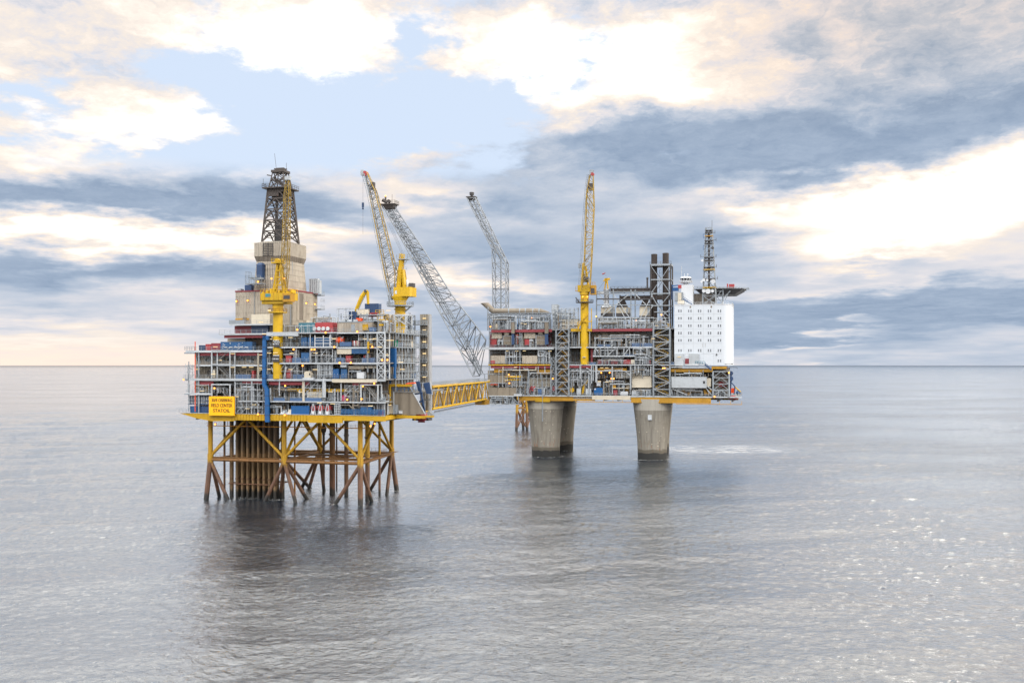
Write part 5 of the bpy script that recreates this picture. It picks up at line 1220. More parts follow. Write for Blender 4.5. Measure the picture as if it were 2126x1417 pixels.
    container(FL, 'C', 482, 692, 966, 1018, f, 'rail_blue', 'low pale blue trough container on the third deck left of the truss stair tower', d=2.0)
    tank_h(FL, 'C', 250, 522, 1086, 1152, VF+1.4, 'cream', 'longer of two cream horizontal vessels under the third deck')
    tank_h(FL, 'C', 525, 722, 1090, 1140, VF+1.4, 'cream', 'shorter of two cream horizontal vessels next to the truss stair tower')
    cabinet(FL, 'C', 400, 517, 1198, 1296, VF-.2, 'white', 'white square cabin unit at the second deck edge below the cream vessels', doors=1)
    cabinet(FL, 'C', 130, 232, 1080, 1125, VF+.4, 'pale_steel', 'pale slung box under the third deck left of the cream vessels', doors=1, snap=False)
    cabinet(FL, 'D', 568, 782, 722, 835, VF+1.0, 'blue', 'blue pump enclosure behind the blue slatted fence on the lowest deck', doors=3)
    cabinet(FL, 'D', 1080, 1210, 690, 840, .8, 'cream', 'cream cabin at the foot of the yellow knee brace', doors=1); cabinet(FL, 'D', 1215, 1285, 680, 845, .9, 'grey_steel', 'grey locker between the cream cabin and the blast wall', doors=1)
    cabinet(FL, 'D', 905, 1000, 800, 850, VF+.5, 'maroon', 'low maroon box behind the slatted fence near the cream cabin', doors=1); cabinet(FL, 'D', 1330, 1392, 795, 862, 2.0, 'white', 'small white box in front of the blast wall foot', doors=1, snap=False)
    T = Thing(FL, 'beige_riser', 'beige looped riser pipes standing on the lowest deck below the white cabin unit', 'pipework')
    for pts, r in (([(420, 820), (420, 330)], .24), ([(400, 820), (410, 560), (440, 560), (440, 400), (500, 400)], .16), ([(440, 690), (515, 690), (515, 420), (460, 420)], .2), ([(540, 420), (540, 170)], .2), ([(160, 680), (340, 680), (380, 730), (400, 730)], .18)): T.p('pipe', MB().path([ptc(FL, 'D', x, y, VF+.5) for x, y in pts], r), 'pipe_beige')
    T.done()
    T = Thing(FL, 'pipe_bundle', 'bundle of grey vertical pipes between the second and third decks left of the blue cabinets', 'pipework'); rg = random.Random(4)
    for k in range(10): x = 905+k*24; T.p('pipe', MB().path([ptc(FL, 'B', x, 770, VF+.8), ptc(FL, 'B', x, 560, VF+.8)], .11+.05*(k % 3)), 'pale_steel')
    T.p('cross_tray', bx(MB(), FL, 'B', 895, 1120, 640, 655, VF+.5, .4), 'grey_steel'); T.p('cross_tray', bx(MB(), FL, 'B', 895, 1120, 730, 742, VF+.5, .4), 'grey_steel'); T.done()
    T = Thing(FL, 'white_rail_frame', 'white tubular guard frame in front of the wide blue container', 'guard frame'); m = MB()
    for x in (848, 978, 1080): m.bar(ptc(FL, 'B', x, 290, VF), ptc(FL, 'B', x, 120, VF), .22)
    T.p('post', m, 'white'); m = MB()
    for y in (155, 195, 243): m.bar(ptc(FL, 'B', 848, y, VF), ptc(FL, 'B', 1120, y, VF), .16)
    T.p('rail', m, 'white'); T.done()
    # clutter between the decks
    Z1, Z2 = VF+2.6, 1.3
    for c, x0, x1, y0, y1, where, sd, n in (
        ('B', 150, 480, 1145, 1335, 'on the lowest deck right of the blue duct', 11, 8), ('B', 760, 1340, 1150, 1335, 'on the lowest deck behind the red hose reels', 12, 10),
        ('D', 400, 900, 620, 850, 'on the lowest deck behind the blue slatted fence', 13, 11), ('D', 860, 1150, 420, 850, 'on the lowest deck by the yellow knee braces', 14, 7),
        ('B', 150, 660, 830, 1130, 'on the mezzanine deck right of the blue duct', 21, 12), ('B', 690, 1340, 880, 1130, 'on the mezzanine deck by the thick pale column', 22, 13), ('D', 250, 900, 300, 610, 'on the mezzanine deck left of the yellow knee braces', 23, 11),
        ('B', 350, 690, 545, 770, 'on the second deck right of the crane post', 31, 9), ('B', 780, 1110, 545, 770, 'on the second deck left of the bright blue cabinet', 32, 8), ('C', 130, 720, 1060, 1290, 'on the second deck behind the cream vessels', 33, 10),
        ('B', 350, 640, 300, 515, 'on the third deck right of the crane post', 41, 8), ('B', 770, 1340, 300, 515, 'on the third deck left of the white container', 42, 12), ('C', 560, 730, 800, 1015, 'on the third deck left of the truss stair tower', 43, 6),
        ('B', 350, 640, 100, 270, 'on the fourth deck right of the crane post', 51, 8), ('B', 1090, 1340, 60, 270, 'on the fourth deck by the orange tank', 52, 8), ('C', 430, 730, 555, 765, 'on the fourth deck left of the truss stair tower', 53, 10),
        ('A', 230, 490, 820, 990, 'on the left wing above the bottle rack', 61, 8), ('A', 910, 1380, 820, 1090, 'on the left wing between yellow sign and blue duct', 62, 13), ('A', 910, 1400, 1100, 1305, 'on the lowest deck between sign and blue duct', 63, 10),
        ('A', 520, 800, 840, 1010, 'on the left wing behind the stair frame above the sign', 64, 7), ('B', 95, 190, 300, 770, 'beside the blue duct above the second deck', 65, 5)):
        clutter(FL, c, x0, x1, y0, y1, Z1 if c != 'A' else VF+1.5, Z2 if c != 'A' else -.4 if where.startswith('on the left') else .4, where, sd, n)
    clutter(FL, 'P', 700, 800, 650, 690, 2, 9, 'on the top deck behind the beige module', 71, 9)
    clutter(FL, 'P', 640, 700, 655, 690, 3, 9, 'on the top deck behind the red winch house', 72, 6, eq=False)
    clutter(FL, 'P', 790, 815, 650, 690, -4, 4, 'on the top deck left of the rear crane', 73, 6)
left_equipment()

for c, x0, x1, y0, y1, v, lab in (('A', 910, 1380, 800, 1305, VF-.3, 'tall tube scaffold between the yellow sign and the blue duct'), ('B', 300, 660, 560, 770, VF+.4, 'tube scaffold on the second deck right of the crane post'), ('B', 770, 1120, 320, 515, VF+.4, 'tube scaffold on the third deck right of the big blue cabinet'),
        ('B', 690, 980, 830, 1130, VF+.4, 'tube scaffold on the mezzanine deck by the white louvre panel'), ('D', 250, 560, 290, 610, VF+.6, 'tube scaffold on the mezzanine deck above the beige risers'), ('C', 430, 730, 560, 765, VF+.4, 'tube scaffold on the fourth deck left of the truss stair tower'),
        ('A', 80, 440, 820, 1000, VF+.2, 'tube scaffold at the far left end above the bottle rack'), ('A', 40, 220, 480, 700, VF+.2, 'narrow tube scaffold beside the orange vent pipe'), ('P', 700, 730, 640, 668, -3.6, 'light tube scaffold on the beige module roof'),
        ('P', 800, 842, 655, 690, 6.0, 'tube scaffold around the rear crane foot'), ('P', 590, 650, 676, 694, -4, 'tube scaffold below the pale teal container'), ('D', 900, 1000, 420, 600, 1.0, 'small tube scaffold inside the yellow knee braces')):
    scaffold(FL, c, x0, x1, y0, y1, v, lab, seed=int(x0)+int(y0))

# ================================================================== the platform on concrete legs, bridge and flares
VR = -10.0
E0, E1, E15, E2, E3 = 30.2, 45.0, 49.3, 53.4, 61.9
FR.decks = [E0, E1, E15, E2, E3]
UR = lambda px, v=VR: FR.U(px, v)
ZR = lambda px, py, v=VR: FR.Zh(px, py, v)

def make_legs():
    first = None
    u1 = FR.U(1355, 0)
    for (u, v, lab) in ((FR.U(1133, 0), 0, 'front left concrete leg, bare and rust stained at the waterline'), (FR.U(1163, 37), 37, 'concrete leg half hidden behind the front left one'),
                        (u1, -1.5, 'front right concrete leg with a small pale square patch'), (FR.U(1361, 36), 36, 'concrete leg almost hidden behind the front right one')):
        T = Thing(FR, 'concrete_leg', lab, 'leg', 'tapering concrete legs of the right platform')
        r0, r1 = (6.9, 9.6)
        prof = [(r0, -3), (r0, 1), (r0+.05, 4)] + [(r0 + (r1-r0)*((z-4)/26)**1.35, z) for z in (7, 10, 14, 18, 22, 23.3, 26, 28, 28.6)]
        T.p('shaft', MB().lathe(u, v, prof, 48), 'concrete', smooth=True)
        T.p('ring_beam', MB().tube((u, v, 26.6), (u, v, 26.9), r1-.25, None, 48), 'dark_clad') if u < 20 and v < 5 else None
        rg = random.Random(int(u*10)); m = MB()
        for k in range(22):
            t = rg.uniform(-2.6, -.5); z = rg.uniform(6, 24); r = r0+(r1-r0)*(max(0, z-4)/26)**1.35
            m.ball((u+r*math.cos(t), v+r*math.sin(t), z), rg.uniform(.12, .26), 6, 4)
        T.p('anchor_stub', m, 'cream')
        if v < -1:
            t = -1.50; pv = MB(); rr = 8.25
            pv.add([(u+rr*math.cos(t-.10), v+rr*math.sin(t-.10), 18.7), (u+rr*math.cos(t+.10), v+rr*math.sin(t+.10), 18.7), (u+(rr+.3)*math.cos(t+.10), v+(rr+.3)*math.sin(t+.10), 21.2), (u+(rr+.3)*math.cos(t-.10), v+(rr+.3)*math.sin(t-.10), 21.2)], [(0, 1, 2, 3)])
            T.p('pale_patch', MB().box((u-1.0, v-8.75, 18.9), (u+.8, v-7.5, 21.3)), 'pale_steel')
        T.done()
make_legs()

def make_right_topside():
    T = Thing(FR, 'platform_topside', 'wide multi level topside with maroon roof beams carried by concrete legs', 'platform deck')
    ua, ub = UR(1068), UR(1540); uacc = UR(1397)
    dk = T.p('deck', MB().box((ua, VR+.1, E0-.5), (UR(1532), 38, E0-.03)), 'grating')
    T.p('edge_beam', MB().box((ua, VR-.1, E0-.6), (UR(1540), VR+.1, E0)), 'pale_steel'); T.p('railing', MB().rail([(UR(1080), VR+.05, E0), (UR(1538), VR+.05, E0)], 1.15, 2.2, .09), 'grey_steel', dk)
    g = MB().box((UR(1075), VR+.3, 27.4), (UR(1190), VR+.9, 29.6)); T.p('base_girder', g, 'ochre')
    T.p('base_girder', MB().box((UR(1111), VR+.1, 26.9), (UR(1142), VR+.5, 28.6)), 'yellow'); T.p('base_girder', MB().box((UR(1166), VR+.2, 27.6), (UR(1235), VR+.8, 28.3)), 'ochre')
    T.p('base_girder', MB().box((UR(1310), VR+.2, 26.9), (UR(1476), VR+.8, 29.6)), 'ochre'); T.p('base_girder', MB().box((UR(1190), VR+.4, 28.2), (UR(1310), VR+.9, 29.6)), 'dark_clad')
    T.p('base_girder', MB().box((UR(1075), 36, 27.0), (UR(1525), 37, 29.6)), 'ochre')
    T.p('fascia', MB().box((UR(1229), VR-.25, 28.2), (UR(1309), VR+.05, 30.1)), 'cream')
    ug = MB()
    for k in range(16): u = UR(1085)+(UR(1520)-UR(1085))*k/15; ug.box((u-.3, VR+1, 27.7), (u+.3, 36, 29.7))
    T.p('under_girders', ug, 'dark_steel')
    rl = MB()
    for px0, px1, z in ((1195, 1312, 27.1), (1404, 1540, 26.6)):
        rl.bar((UR(px0), VR-.1, z), (UR(px1), VR-.1, z), .28); n = 6
        for k in range(n+1): u = UR(px0)+(UR(px1)-UR(px0))*k/n; rl.bar((u, VR-.1, z), (u, VR+.2, z+1.6), .18)
    T.p('hanging_rail', rl, 'ochre')
    # solid rooms behind the front strip
    def block(px0, px1, z0, z1, mat, v0=-1.0, v1=34.0):
        u0, u1 = FR.U(px0, v0), FR.U(px1, v0); w = T.p('module_wall', MB().box((u0+.02, v0, z0), (u1-.02, v1, z1)), mat)
        sd_ = int(px0*7+z0*3); T.p('conduit', conduits(u0, u1, z0, z1, v0, sd_), ('grey_steel', 'pale_steel', 'dark_steel')[sd_ % 3], w); T.p('wall_pipe', conduits(u0, u1, z0, z1, v0-.5, sd_+5, 1.2), ('pale_steel', 'grey_steel', 'cream')[sd_ % 3], w)
        return w
    block(1072, 1098, E0, E1-.5, 'dark_wall', 0); block(1098, 1144, E0, E1-.5, 'grey_clad', -3); block(1144, 1232, E0, E1-.5, 'dark_clad'); block(1232, 1311, E0, E1-.5, 'dark_wall'); block(1311, 1394, E0, E1-.5, 'grey_clad', -2.0)
    block(1017, 1144, E1, E2-.5, 'dark_wall'); block(1144, 1232, E1, E2-.5, 'dark_wall'); block(1232, 1312, E1, E2-.5, 'dark_clad'); block(1312, 1396, E1, E2-.5, 'grey_clad')
    block(1017, 1146, E2, E3-.6, 'maroon'); block(1146, 1206, E2, E3-.6, 'dark_wall'); block(1228, 1312, E2, E3-.6, 'beige_clad', -3); block(1314, 1394, E2, E3-.6, 'beige_clad', -3.05); block(1206, 1228, E2, E3-.6, 'dark_wall', -.5)
    block(1394, 1402, E0, E3, 'dark_wall', -2); block(1400, 1500, E0, E1-2, 'dark_wall', 0)
    # decks
    floor_slab(T, 1003, 1150, E2, VR-.3, 0, eh=1.2, frm=FR, edge='pale_steel'); floor_slab(T, 1150, 1310, E2, VR, 0, eh=.6, frm=FR); floor_slab(T, 1310, 1356, E2, VR, 0, eh=.7, frm=FR)
    floor_slab(T, 1014, 1144, E1, VR, 0, eh=.5, edge='yellow', frm=FR); floor_slab(T, 1180, 1232, E1, VR+.1, 0, eh=.5, frm=FR); floor_slab(T, 1232, 1400, E1, VR, 0, eh=.55, frm=FR)
    floor_slab(T, 1231, 1318, E15-.1, VR, -2, eh=.6, frm=FR)
    T.p('deck', MB().box((UR(1018), VR+.1, E3-.5), (UR(1398), 34, E3)), 'grating'); T.p('railing', MB().rail([(UR(1018), VR+.1, E3), (UR(1396), VR+.1, E3)], 1.15, 2.2, .09), 'grey_steel')
    mb = MB().box((UR(1020), VR-.05, E3-1.3), (UR(1146), VR+.4, E3-.05)); mb.box((UR(1229), VR-.05, E3-1.3), (UR(1355), VR+.4, E3-.05)); [T.p('roof_beam', MB().add(mb.v[i:i+8], [tuple(j-i for j in f) for f in mb.f if f[0] in range(i, i+8)]), 'maroon') for i in range(0, len(mb.v), 8)]
    yb = MB().box((UR(1185), VR-.1, E3-1.2), (UR(1229), VR+.5, E3+.1)); T.p('roof_beam', yb, 'yellow')
    m2 = MB().box((UR(1018), VR+.5, E1-1.9), (UR(1144), VR+1.1, E1-.5)); m2.box((UR(1180), VR+.3, E1-1.6), (UR(1227), VR+.9, E1-.5)); [T.p('primary_beam', MB().add(m2.v[i:i+8], [tuple(j-i for j in f) for f in m2.f if f[0] in range(i, i+8)]), 'maroon') for i in range(0, len(m2.v), 8)]
    y2 = MB().box((UR(1024), VR+1.5, 41.0), (UR(1045), VR+2, 43)); y2.box((UR(1113), VR+1.5, 40.4), (UR(1146), VR+2, 42.6)); y2.box((UR(1232), VR+1.6, 42.0), (UR(1300), VR+2.2, 43.2)); [T.p('primary_beam', MB().add(y2.v[i:i+8], [tuple(j-i for j in f) for f in y2.f if f[0] in range(i, i+8)]), 'ochre') for i in range(0, len(y2.v), 8)]
    T.p('monorail_beam', MB().box((UR(1020), VR-.2, 38.6), (UR(1085), VR+.4, 39.4)), 'yellow')
    # columns and knee braces of the lower front
    for px, z0, z1, w, mt in ((1204.5, 38, 44.4, .6, 'pale_steel'), (1228, 36, 44.4, .4, 'pale_steel'), (1237.5, 36.5, 44.4, .7, 'pale_steel'), (1271, 36.5, 44, .5, 'pale_steel'), (1309, 33, 44.4, .55, 'pale_steel'), (1318, 41, 44.4, .45, 'pale_steel'), (1325, 41, 44.4, .45, 'pale_steel'), (1126, 17.5, 37, .45, 'grey_steel'), (1079, 30, 61, .3, 'grey_steel'),
                       (1015.5, 38, 61.5, .35, 'grey_steel'), (1143, 31, 44, .35, 'grey_steel'), (1202, 53.5, 61.5, .4, 'pale_steel'), (1224, 53.5, 61.5, .35, 'pale_steel'), (1097, 30, 41, .4, 'pale_steel'), (1122.5, 38, 41, .4, 'grey_steel'), (1117, 41, 44, .3, 'pale_steel'), (1131, 41, 44, .3, 'pale_steel')):
        T.p('column', MB().bar((UR(px), VR+.3, z0), (UR(px), VR+.3, z1), w), mt)
    kb = MB()
    for a, b in (((1180, 769.5), (1232, 769.5)), ((1232, 770), (1309, 770)), ((1205, 776), (1213, 769.5)), ((1227, 777), (1217, 769.5)), ((1229, 769), (1217, 763)), ((1239, 778), (1247, 770)), ((1308, 778), (1298, 770)), ((1097, 773.5), (1152, 773.5)), ((1232, 757), (1232, 790)), ((1100, 778), (1104, 774))): kb.bar(FR.pt(*a, VR+.3), FR.pt(*b, VR+.3), .36)
    T.p('knee_brace', kb, 'pale_steel')
    for px in (1206, 1227): T.p('column', MB().box((UR(px)-.5, VR+2, E1), (UR(px)+.5, VR+3, E2-.5)), 'maroon')
    # truss between second and third decks
    tr = MB(); z0, z1 = E15, E2-.5; us = [UR(p) for p in (1235.5, 1247, 1262, 1280, 1295, 1307)]
    for u in us: tr.bar((u, VR+.1, z0), (u, VR+.1, z1), .34)
    for a, b, s in ((0, 1, 1), (2, 3, 0), (4, 5, 0)): tr.bar((us[a], VR+.1, z1 if s else z0), (us[b], VR+.1, z0 if s else z1), .3)
    T.p('truss', tr, 'pale_steel')
    tl = MB(); tl.bar((UR(1318), VR+.1, E15+.5), (UR(1340), VR+.1, E15+.5), .45); tl.bar((UR(1340), VR+.1, E15+.5), (UR(1355), VR+.1, E15-1.4), .3); tl.bar((UR(1341), VR+.1, E15+.5), (UR(1341), VR+.1, E1+.6), .4); T.p('knee_brace', tl, 'pale_steel')
    # louvres and access panels of the upper deck
    for c, x0, x1, y0, y1, v, mt in (('E', 590, 790, 915, 1132, VR+1.6, 'dark_clad'), ('E', 1400, 1620, 905, 1130, VR+1.6, 'dark_clad'), ('H', 380, 535, 142, 300, -3.6, 'firewall'), ('H', 650, 815, 142, 300, -3.6, 'firewall'), ('H', 1055, 1220, 135, 292, -3.65, 'firewall')):
        u0, u1, z0, z1 = span(FR, c, x0, x1, y0, y1, v, True); l = T.p('louvre', MB().box((u0, v, z0), (u1, v+.5, z1)), mt); s = MB()
        for k in range(7): q = u0+(u1-u0)*(k+.5)/7; s.box((q-.08, v-.07, z0+.1), (q+.08, v, z1-.1))
        T.p('slat', s, 'dark_wall', l); fr_ = MB().box((u0-.35, v-.12, z0), (u0, v+.3, z1+.3)); fr_.box((u1, v-.12, z0), (u1+.3, v+.3, z1+.3)); fr_.box((u0, v-.12, z1), (u1, v+.3, z1+.25)); fr_.box((u0, v-.11, (z0+z1)/2-.08), (u1, v-.02, (z0+z1)/2+.08)); T.p('louvre_frame', fr_, 'pale_steel', l)
    for c, x0, x1, y0, y1, v, d, mt in (('E', 305, 548, 810, 972, VR+1.2, 3, 'beige_clad'), ('E', 1100, 1370, 800, 972, VR+1.2, 3, 'beige_clad'), ('E', 612, 722, 815, 888, VR+1.5, 2, 'cream'), ('E', 1440, 1552, 805, 872, VR+1.5, 2, 'cream'), ('H', 440, 515, 98, 136, -3.9, .8, 'cream'), ('H', 710, 790, 98, 136, -3.9, .8, 'cream'),
                                  ('E', 300, 425, 985, 1135, VR+1.6, 1.5, 'red'), ('E', 1112, 1232, 990, 1135, VR+1.6, 1.5, 'red'), ('G', 215, 482, 70, 222, VR+.8, 3, 'beige_clad'), ('G', 805, 1092, 70, 222, VR+.8, 3, 'beige_clad'), ('G', 215, 292, 165, 222, VR+.6, .2, 'red'),
                                  ('H', 340, 530, 552, 626, VR+1.6, 2, 'maroon'), ('H', 562, 690, 548, 626, VR+1.6, 2, 'red'), ('H', 785, 912, 550, 626, VR+1.6, 2, 'red'), ('H', 1180, 1255, 560, 626, VR+1.4, 1.4, 'red'), ('H', 935, 1270, 835, 1035, VR+2.2, 5, 'cream'), ('H', 960, 1290, 360, 480, VR+3.5, 3, 'cream'), ('G', 935, 1345, 490, 660, VR+5.5, 1, 'cream'),
                                  ('E', 890, 950, 870, 1105, VR+1.5, 1, 'orange'), ('E', 960, 1075, 830, 1130, VR+3, 1, 'dark_wall'), ('G', 1500, 1670, 40, 780, VR+5.0, .4, 'dark_clad')):
        b = MB(); bx(b, FR, c, x0, x1, y0, y1, v, d); T.p('panel', b, mt)
    for x in (495, 562, 628, 700, 762, 1125, 1190, 1252, 1322): b = MB(); b.bar(ptc(FR, 'G', x, -45, VR+.7), ptc(FR, 'G', x, 222, VR+.7), .3); T.p('column', b, 'pale_steel')
    hb = MB()
    for y in (92, 190): hb.bar(ptc(FR, 'G', 490, y, VR+.9), ptc(FR, 'G', 800, y, VR+.9), .26); hb.bar(ptc(FR, 'G', 1100, y, VR+.9), ptc(FR, 'G', 1340, y, VR+.9), .26)
    T.p('cross_rail', hb, 'pale_steel')
    for c, x0, x1, y0, y1 in (('H', 210, 310, 600, 632), ('H', 930, 1290, 268, 308), ('H', 340, 560, 285, 312), ('H', 820, 1040, 460, 495), ('G', 1100, 1200, 700, 790), ('G', 550, 640, 190, 220), ('H', 1590, 1660, 590, 628)):
        b = MB(); bx(b, FR, c, x0, x1, y0, y1, VR+.2, .12, True); T.p('windbreak', b, 'rail_blue')
    # landing at the bridge end
    lg = MB(); P = lambda x, y, v=VR-.5: ptc(FR, 'G', x, y, v)
    for x0, y0, x1, y1 in ((42, 590, 42, 990), (158, 590, 158, 990), (42, 600, 158, 600), (42, 700, 158, 700), (42, 815, 158, 815), (42, 905, 158, 905), (42, 600, 158, 800), (158, 815, 80, 930), (42, 990, 720, 985), (300, 840, 300, 985), (515, 840, 515, 985), (625, 840, 625, 985), (735, 830, 735, 990), (400, 930, 510, 850), (620, 850, 720, 960), (160, 590, 540, 590), (360, 590, 360, 670), (500, 590, 500, 670), (625, 580, 625, 670), (100, 415, 100, 590), (100, 415, 230, 415), (800, 420, 800, 640), (525, 435, 525, 530), (750, 830, 800, 430), (890, 780, 925, 380), (800, 580, 925, 580), (930, 800, 930, 340)): lg.bar(P(x0, y0), P(x1, y1), .34)
    T.p('landing_frame', lg, 'grey_steel')
    for x0, x1, y0, y1, mt in ((190, 497, 440, 590, 'firewall'), (160, 342, 672, 822, 'firewall'), (345, 695, 672, 822, 'firewall')): b = MB(); bx(b, FR, 'G', x0, x1, y0, y1, VR-.3, .3); T.p('landing_panel', b, mt)
    b = MB(); bx(b, FR, 'G', 155, 660, 822, 842, VR-.7, 4); bx(b, FR, 'G', 650, 800, 790, 832, VR-.9, 4); bx(b, FR, 'G', 160, 740, 970, 990, VR-.2, 8); T.p('landing_floor', b, 'pale_steel')
    b = MB(); bx(b, FR, 'G', 525, 780, 515, 532, VR-.4, .5); T.p('monorail_beam', b, 'yellow')
    b = MB(); bx(b, FR, 'G', 170, 700, 840, 930, VR+4, 1); T.p('landing_wall', b, 'dark_wall'); b = MB(); bx(b, FR, 'G', 160, 900, 350, 830, VR+4.5, 1); T.p('landing_wall', b, 'dark_clad')
    b = MB(); bx(b, FR, 'G', 215, 370, 598, 622, VR-.2, .6); T.p('orange_band', b, 'orange')
    # right end: bay with lifeboat gear
    b = MB(); bx(b, FR, 'I', 150, 1180, 300, 375, VR+1, 1); T.p('upper_girder', b, 'ochre'); b = MB(); bx(b, FR, 'I', 160, 1040, 245, 268, VR, 6); T.p('upper_deck_edge', b, 'pale_steel')
    b = MB(); bx(b, FR, 'I', 1150, 1510, 235, 300, VR+1, 12); T.p('upper_girder', b, 'ochre'); b = MB(); bx(b, FR, 'I', 1190, 1600, 355, 378, VR+.2, 10); T.p('upper_deck_edge', b, 'pale_steel')
    vb = MB()
    for a, bb in (((410, 785), (560, 930)), ((720, 785), (570, 930)), ((980, 800), (1010, 930)), ((1150, 800), (1060, 930))): vb.bar(ptc(FR, 'I', *a, VR+2.5), ptc(FR, 'I', *bb, VR+2.5), 1.2)
    T.p('v_brace', vb, 'ochre')
    db = MB()
    for a, bb in (((180, 785), (550, 935)), ((1010, 770), (1150, 935)), ((1040, 720), (1180, 830)), ((170, 780), (170, 935))): db.bar(ptc(FR, 'I', *a, VR+.4), ptc(FR, 'I', *bb, VR+.4), .36)
    T.p('knee_brace', db, 'pale_steel')
    T.p('module_wall', MB().box((UR(1482), VR+4, E0), (UR(1512), VR+12, 43.5)), 'dark_wall')
    T.done()
make_right_topside()

def make_accommodation():
    v0 = VR+.5; P = lambda x, y: ptc(FR, 'T', x, y, v0)
    u0, u1 = UR(1400, v0), UR(1499, v0); ue = UR(1519, v0+3); z0, z1 = E1-.5, ZR(1450, 632, v0)
    T = Thing(FR, 'accommodation_block', 'tall plain white accommodation block with paired small windows at the right end', 'building')
    poly = [(u0, v0), (u1, v0)] + [(u1+(ue-u1)*math.sin(t), v0+6-6*math.cos(t)) for t in (R(15), R(30), R(45), R(60), R(75), R(90))] + [(ue, v0+26), (u0, v0+26)]
    w = T.p('wall', MB().slab(poly, z0, z1), 'white_clad')
    T.p('roof_edge', MB().slab([(u0-.1, v0-.1), (u1+.1, v0-.1)] + [(p[0]+.12, p[1]-.05) for p in poly[2:8]] + [(ue+.12, v0+26), (u0-.1, v0+26)], z1-.3, z1+.15), 'white')
    T.p('roof_railing', MB().rail([(u0, v0+.1, z1), (u1, v0+.1, z1), (ue, v0+6, z1), (ue, v0+25, z1)], 1.15, 2.4, .09), 'white')
    sm = MB()
    for y in (368, 448, 522, 600, 672, 780): z = P(1000, y)[2]; sm.box((u0, v0-.04, z), (u1, v0, z+.10))
    for x in (1010, 1110, 1215, 1325): u = P(x, 400)[0]; sm.box((u, v0-.03, z0), (u+.08, v0, z1-.3))
    T.p('wall_seam', sm, 'pale_steel')
    for y in (330, 407, 485, 562, 638, 745, 853):
        for x in (970, 1074, 1177, 1281, 1385):
            if y == 853 and x < 1380: continue
            for s in (-12, 12):
                c = P(x+s, y); fr_ = T.p('window', MB().box((c[0]-.28, v0-.05, c[2]-.66), (c[0]+.28, v0, c[2]+.66)), 'pale_steel'); T.p('pane', MB().box((c[0]-.21, v0-.09, c[2]-.56), (c[0]+.21, v0-.05, c[2]+.56)), 'pane_grey', fr_)
    for x0, x1, y0 in ((915, 1010, 780), (1065, 1170, 780)): b = MB(); bx(b, FR, 'T', x0, x1, y0, 905, v0-.9, .9); T.p('annex', b, 'pale_steel')
    st = MB()
    for x, y in ((1300, 288), (1080, 290), (1210, 682), (1236, 682)): c = P(x, y); st.box((c[0]-.35 if y < 400 else c[0]-.06, v0-.035, c[2]-.4 if y < 400 else c[2]-1.2), (c[0]+.35 if y < 400 else c[0]+.06, v0, c[2]+.5))
    T.p('rust_stain', st, 'pipe_beige'); c = P(1355, 788); T.p('wall_lamp', MB().ball((c[0], v0-.25, c[2]), .35, 8, 6), 'dark_steel')
    bm_ = MB(); bm_.bar(P(1440, 886), P(1520, 886), .18); bm_.ball(P(1518, 886), .3, 6, 4); T.p('boom_pole', bm_, 'dark_steel'); T.p('boom_pole', MB().bar(ptc(FR, 'I', 1590, 265, v0), ptc(FR, 'I', 1760, 265, v0), .2).bar(ptc(FR, 'I', 1760, 265, v0), ptc(FR, 'I', 1790, 292, v0), .2).bar(ptc(FR, 'I', 1590, 265, v0), ptc(FR, 'I', 1590, 330, v0), .25), 'dark_steel')
    T.done()
    # control tower and stair house on the roof
    v = v0+6; S = lambda x, y: ptc(FR, 'S', x, y, v); Sb = lambda mb, x0, x1, y0, y1, d=5, vv=None: bx(mb, FR, 'S', x0, x1, y0, y1, v if vv is None else vv, d)
    T = Thing(FR, 'control_tower', 'white roof tower with slanted glazed lookout cabin beside the helideck', 'tower')
    T.p('shaft', Sb(MB(), 545, 700, 845, 1110, 6), 'white'); cu = (S(598, 800)[0], v+2.5); T.p('neck', MB().tube((*cu, S(0, 830)[2]), (*cu, S(0, 950)[2]), 1.2, None, 14), 'white')
    cab = T.p('cabin', MB().lathe(*cu, [(2.0, S(0, 832)[2]), (2.55, S(0, 825)[2]), (2.55, S(0, 808)[2]), (2.2, S(0, 800)[2])], 16), 'white'); T.p('window_band', MB().lathe(*cu, [(2.0, S(0, 800)[2]), (2.55, S(0, 768)[2])], 16), 'glass_dark', cab)
    mu = MB()
    for k in range(10): t = 2*math.pi*k/10; mu.bar((cu[0]+2.05*math.cos(t), cu[1]+2.05*math.sin(t), S(0, 800)[2]), (cu[0]+2.6*math.cos(t), cu[1]+2.6*math.sin(t), S(0, 768)[2]), .28)
    T.p('mullion', mu, 'white', cab); T.p('roof', MB().lathe(*cu, [(2.75, S(0, 768)[2]), (2.8, S(0, 762)[2]), (2.3, S(0, 748)[2]), (.8, S(0, 740)[2])], 16), 'white')
    T.p('railing', MB().rail([(cu[0]-2.8, cu[1]-2.8, S(0, 826)[2]), (cu[0]+2.8, cu[1]-2.8, S(0, 826)[2]), (cu[0]+2.8, cu[1]+2.8, S(0, 826)[2])], 1.1, 1, .08), 'white')
    an = MB().bar((cu[0]-2.0, cu[1], S(0, 745)[2]), (cu[0]-2.0, cu[1], S(0, 600)[2]), .14); an.bar((cu[0]-.6, cu[1], S(0, 740)[2]), (cu[0]-.6, cu[1], S(0, 700)[2]), .2); an.bar((cu[0]+.9, cu[1], S(0, 740)[2]), (cu[0]+.9, cu[1], S(0, 705)[2]), .16); an.ball((cu[0]+.9, cu[1], S(0, 715)[2]), .4); T.p('aerial', an, 'white')
    T.p('side_house', Sb(MB(), 455, 565, 945, 1060, 5, v-1), 'grey_steel'); T.p('side_house', Sb(MB(), 498, 545, 950, 1050, .3, v-1.4), 'cream')
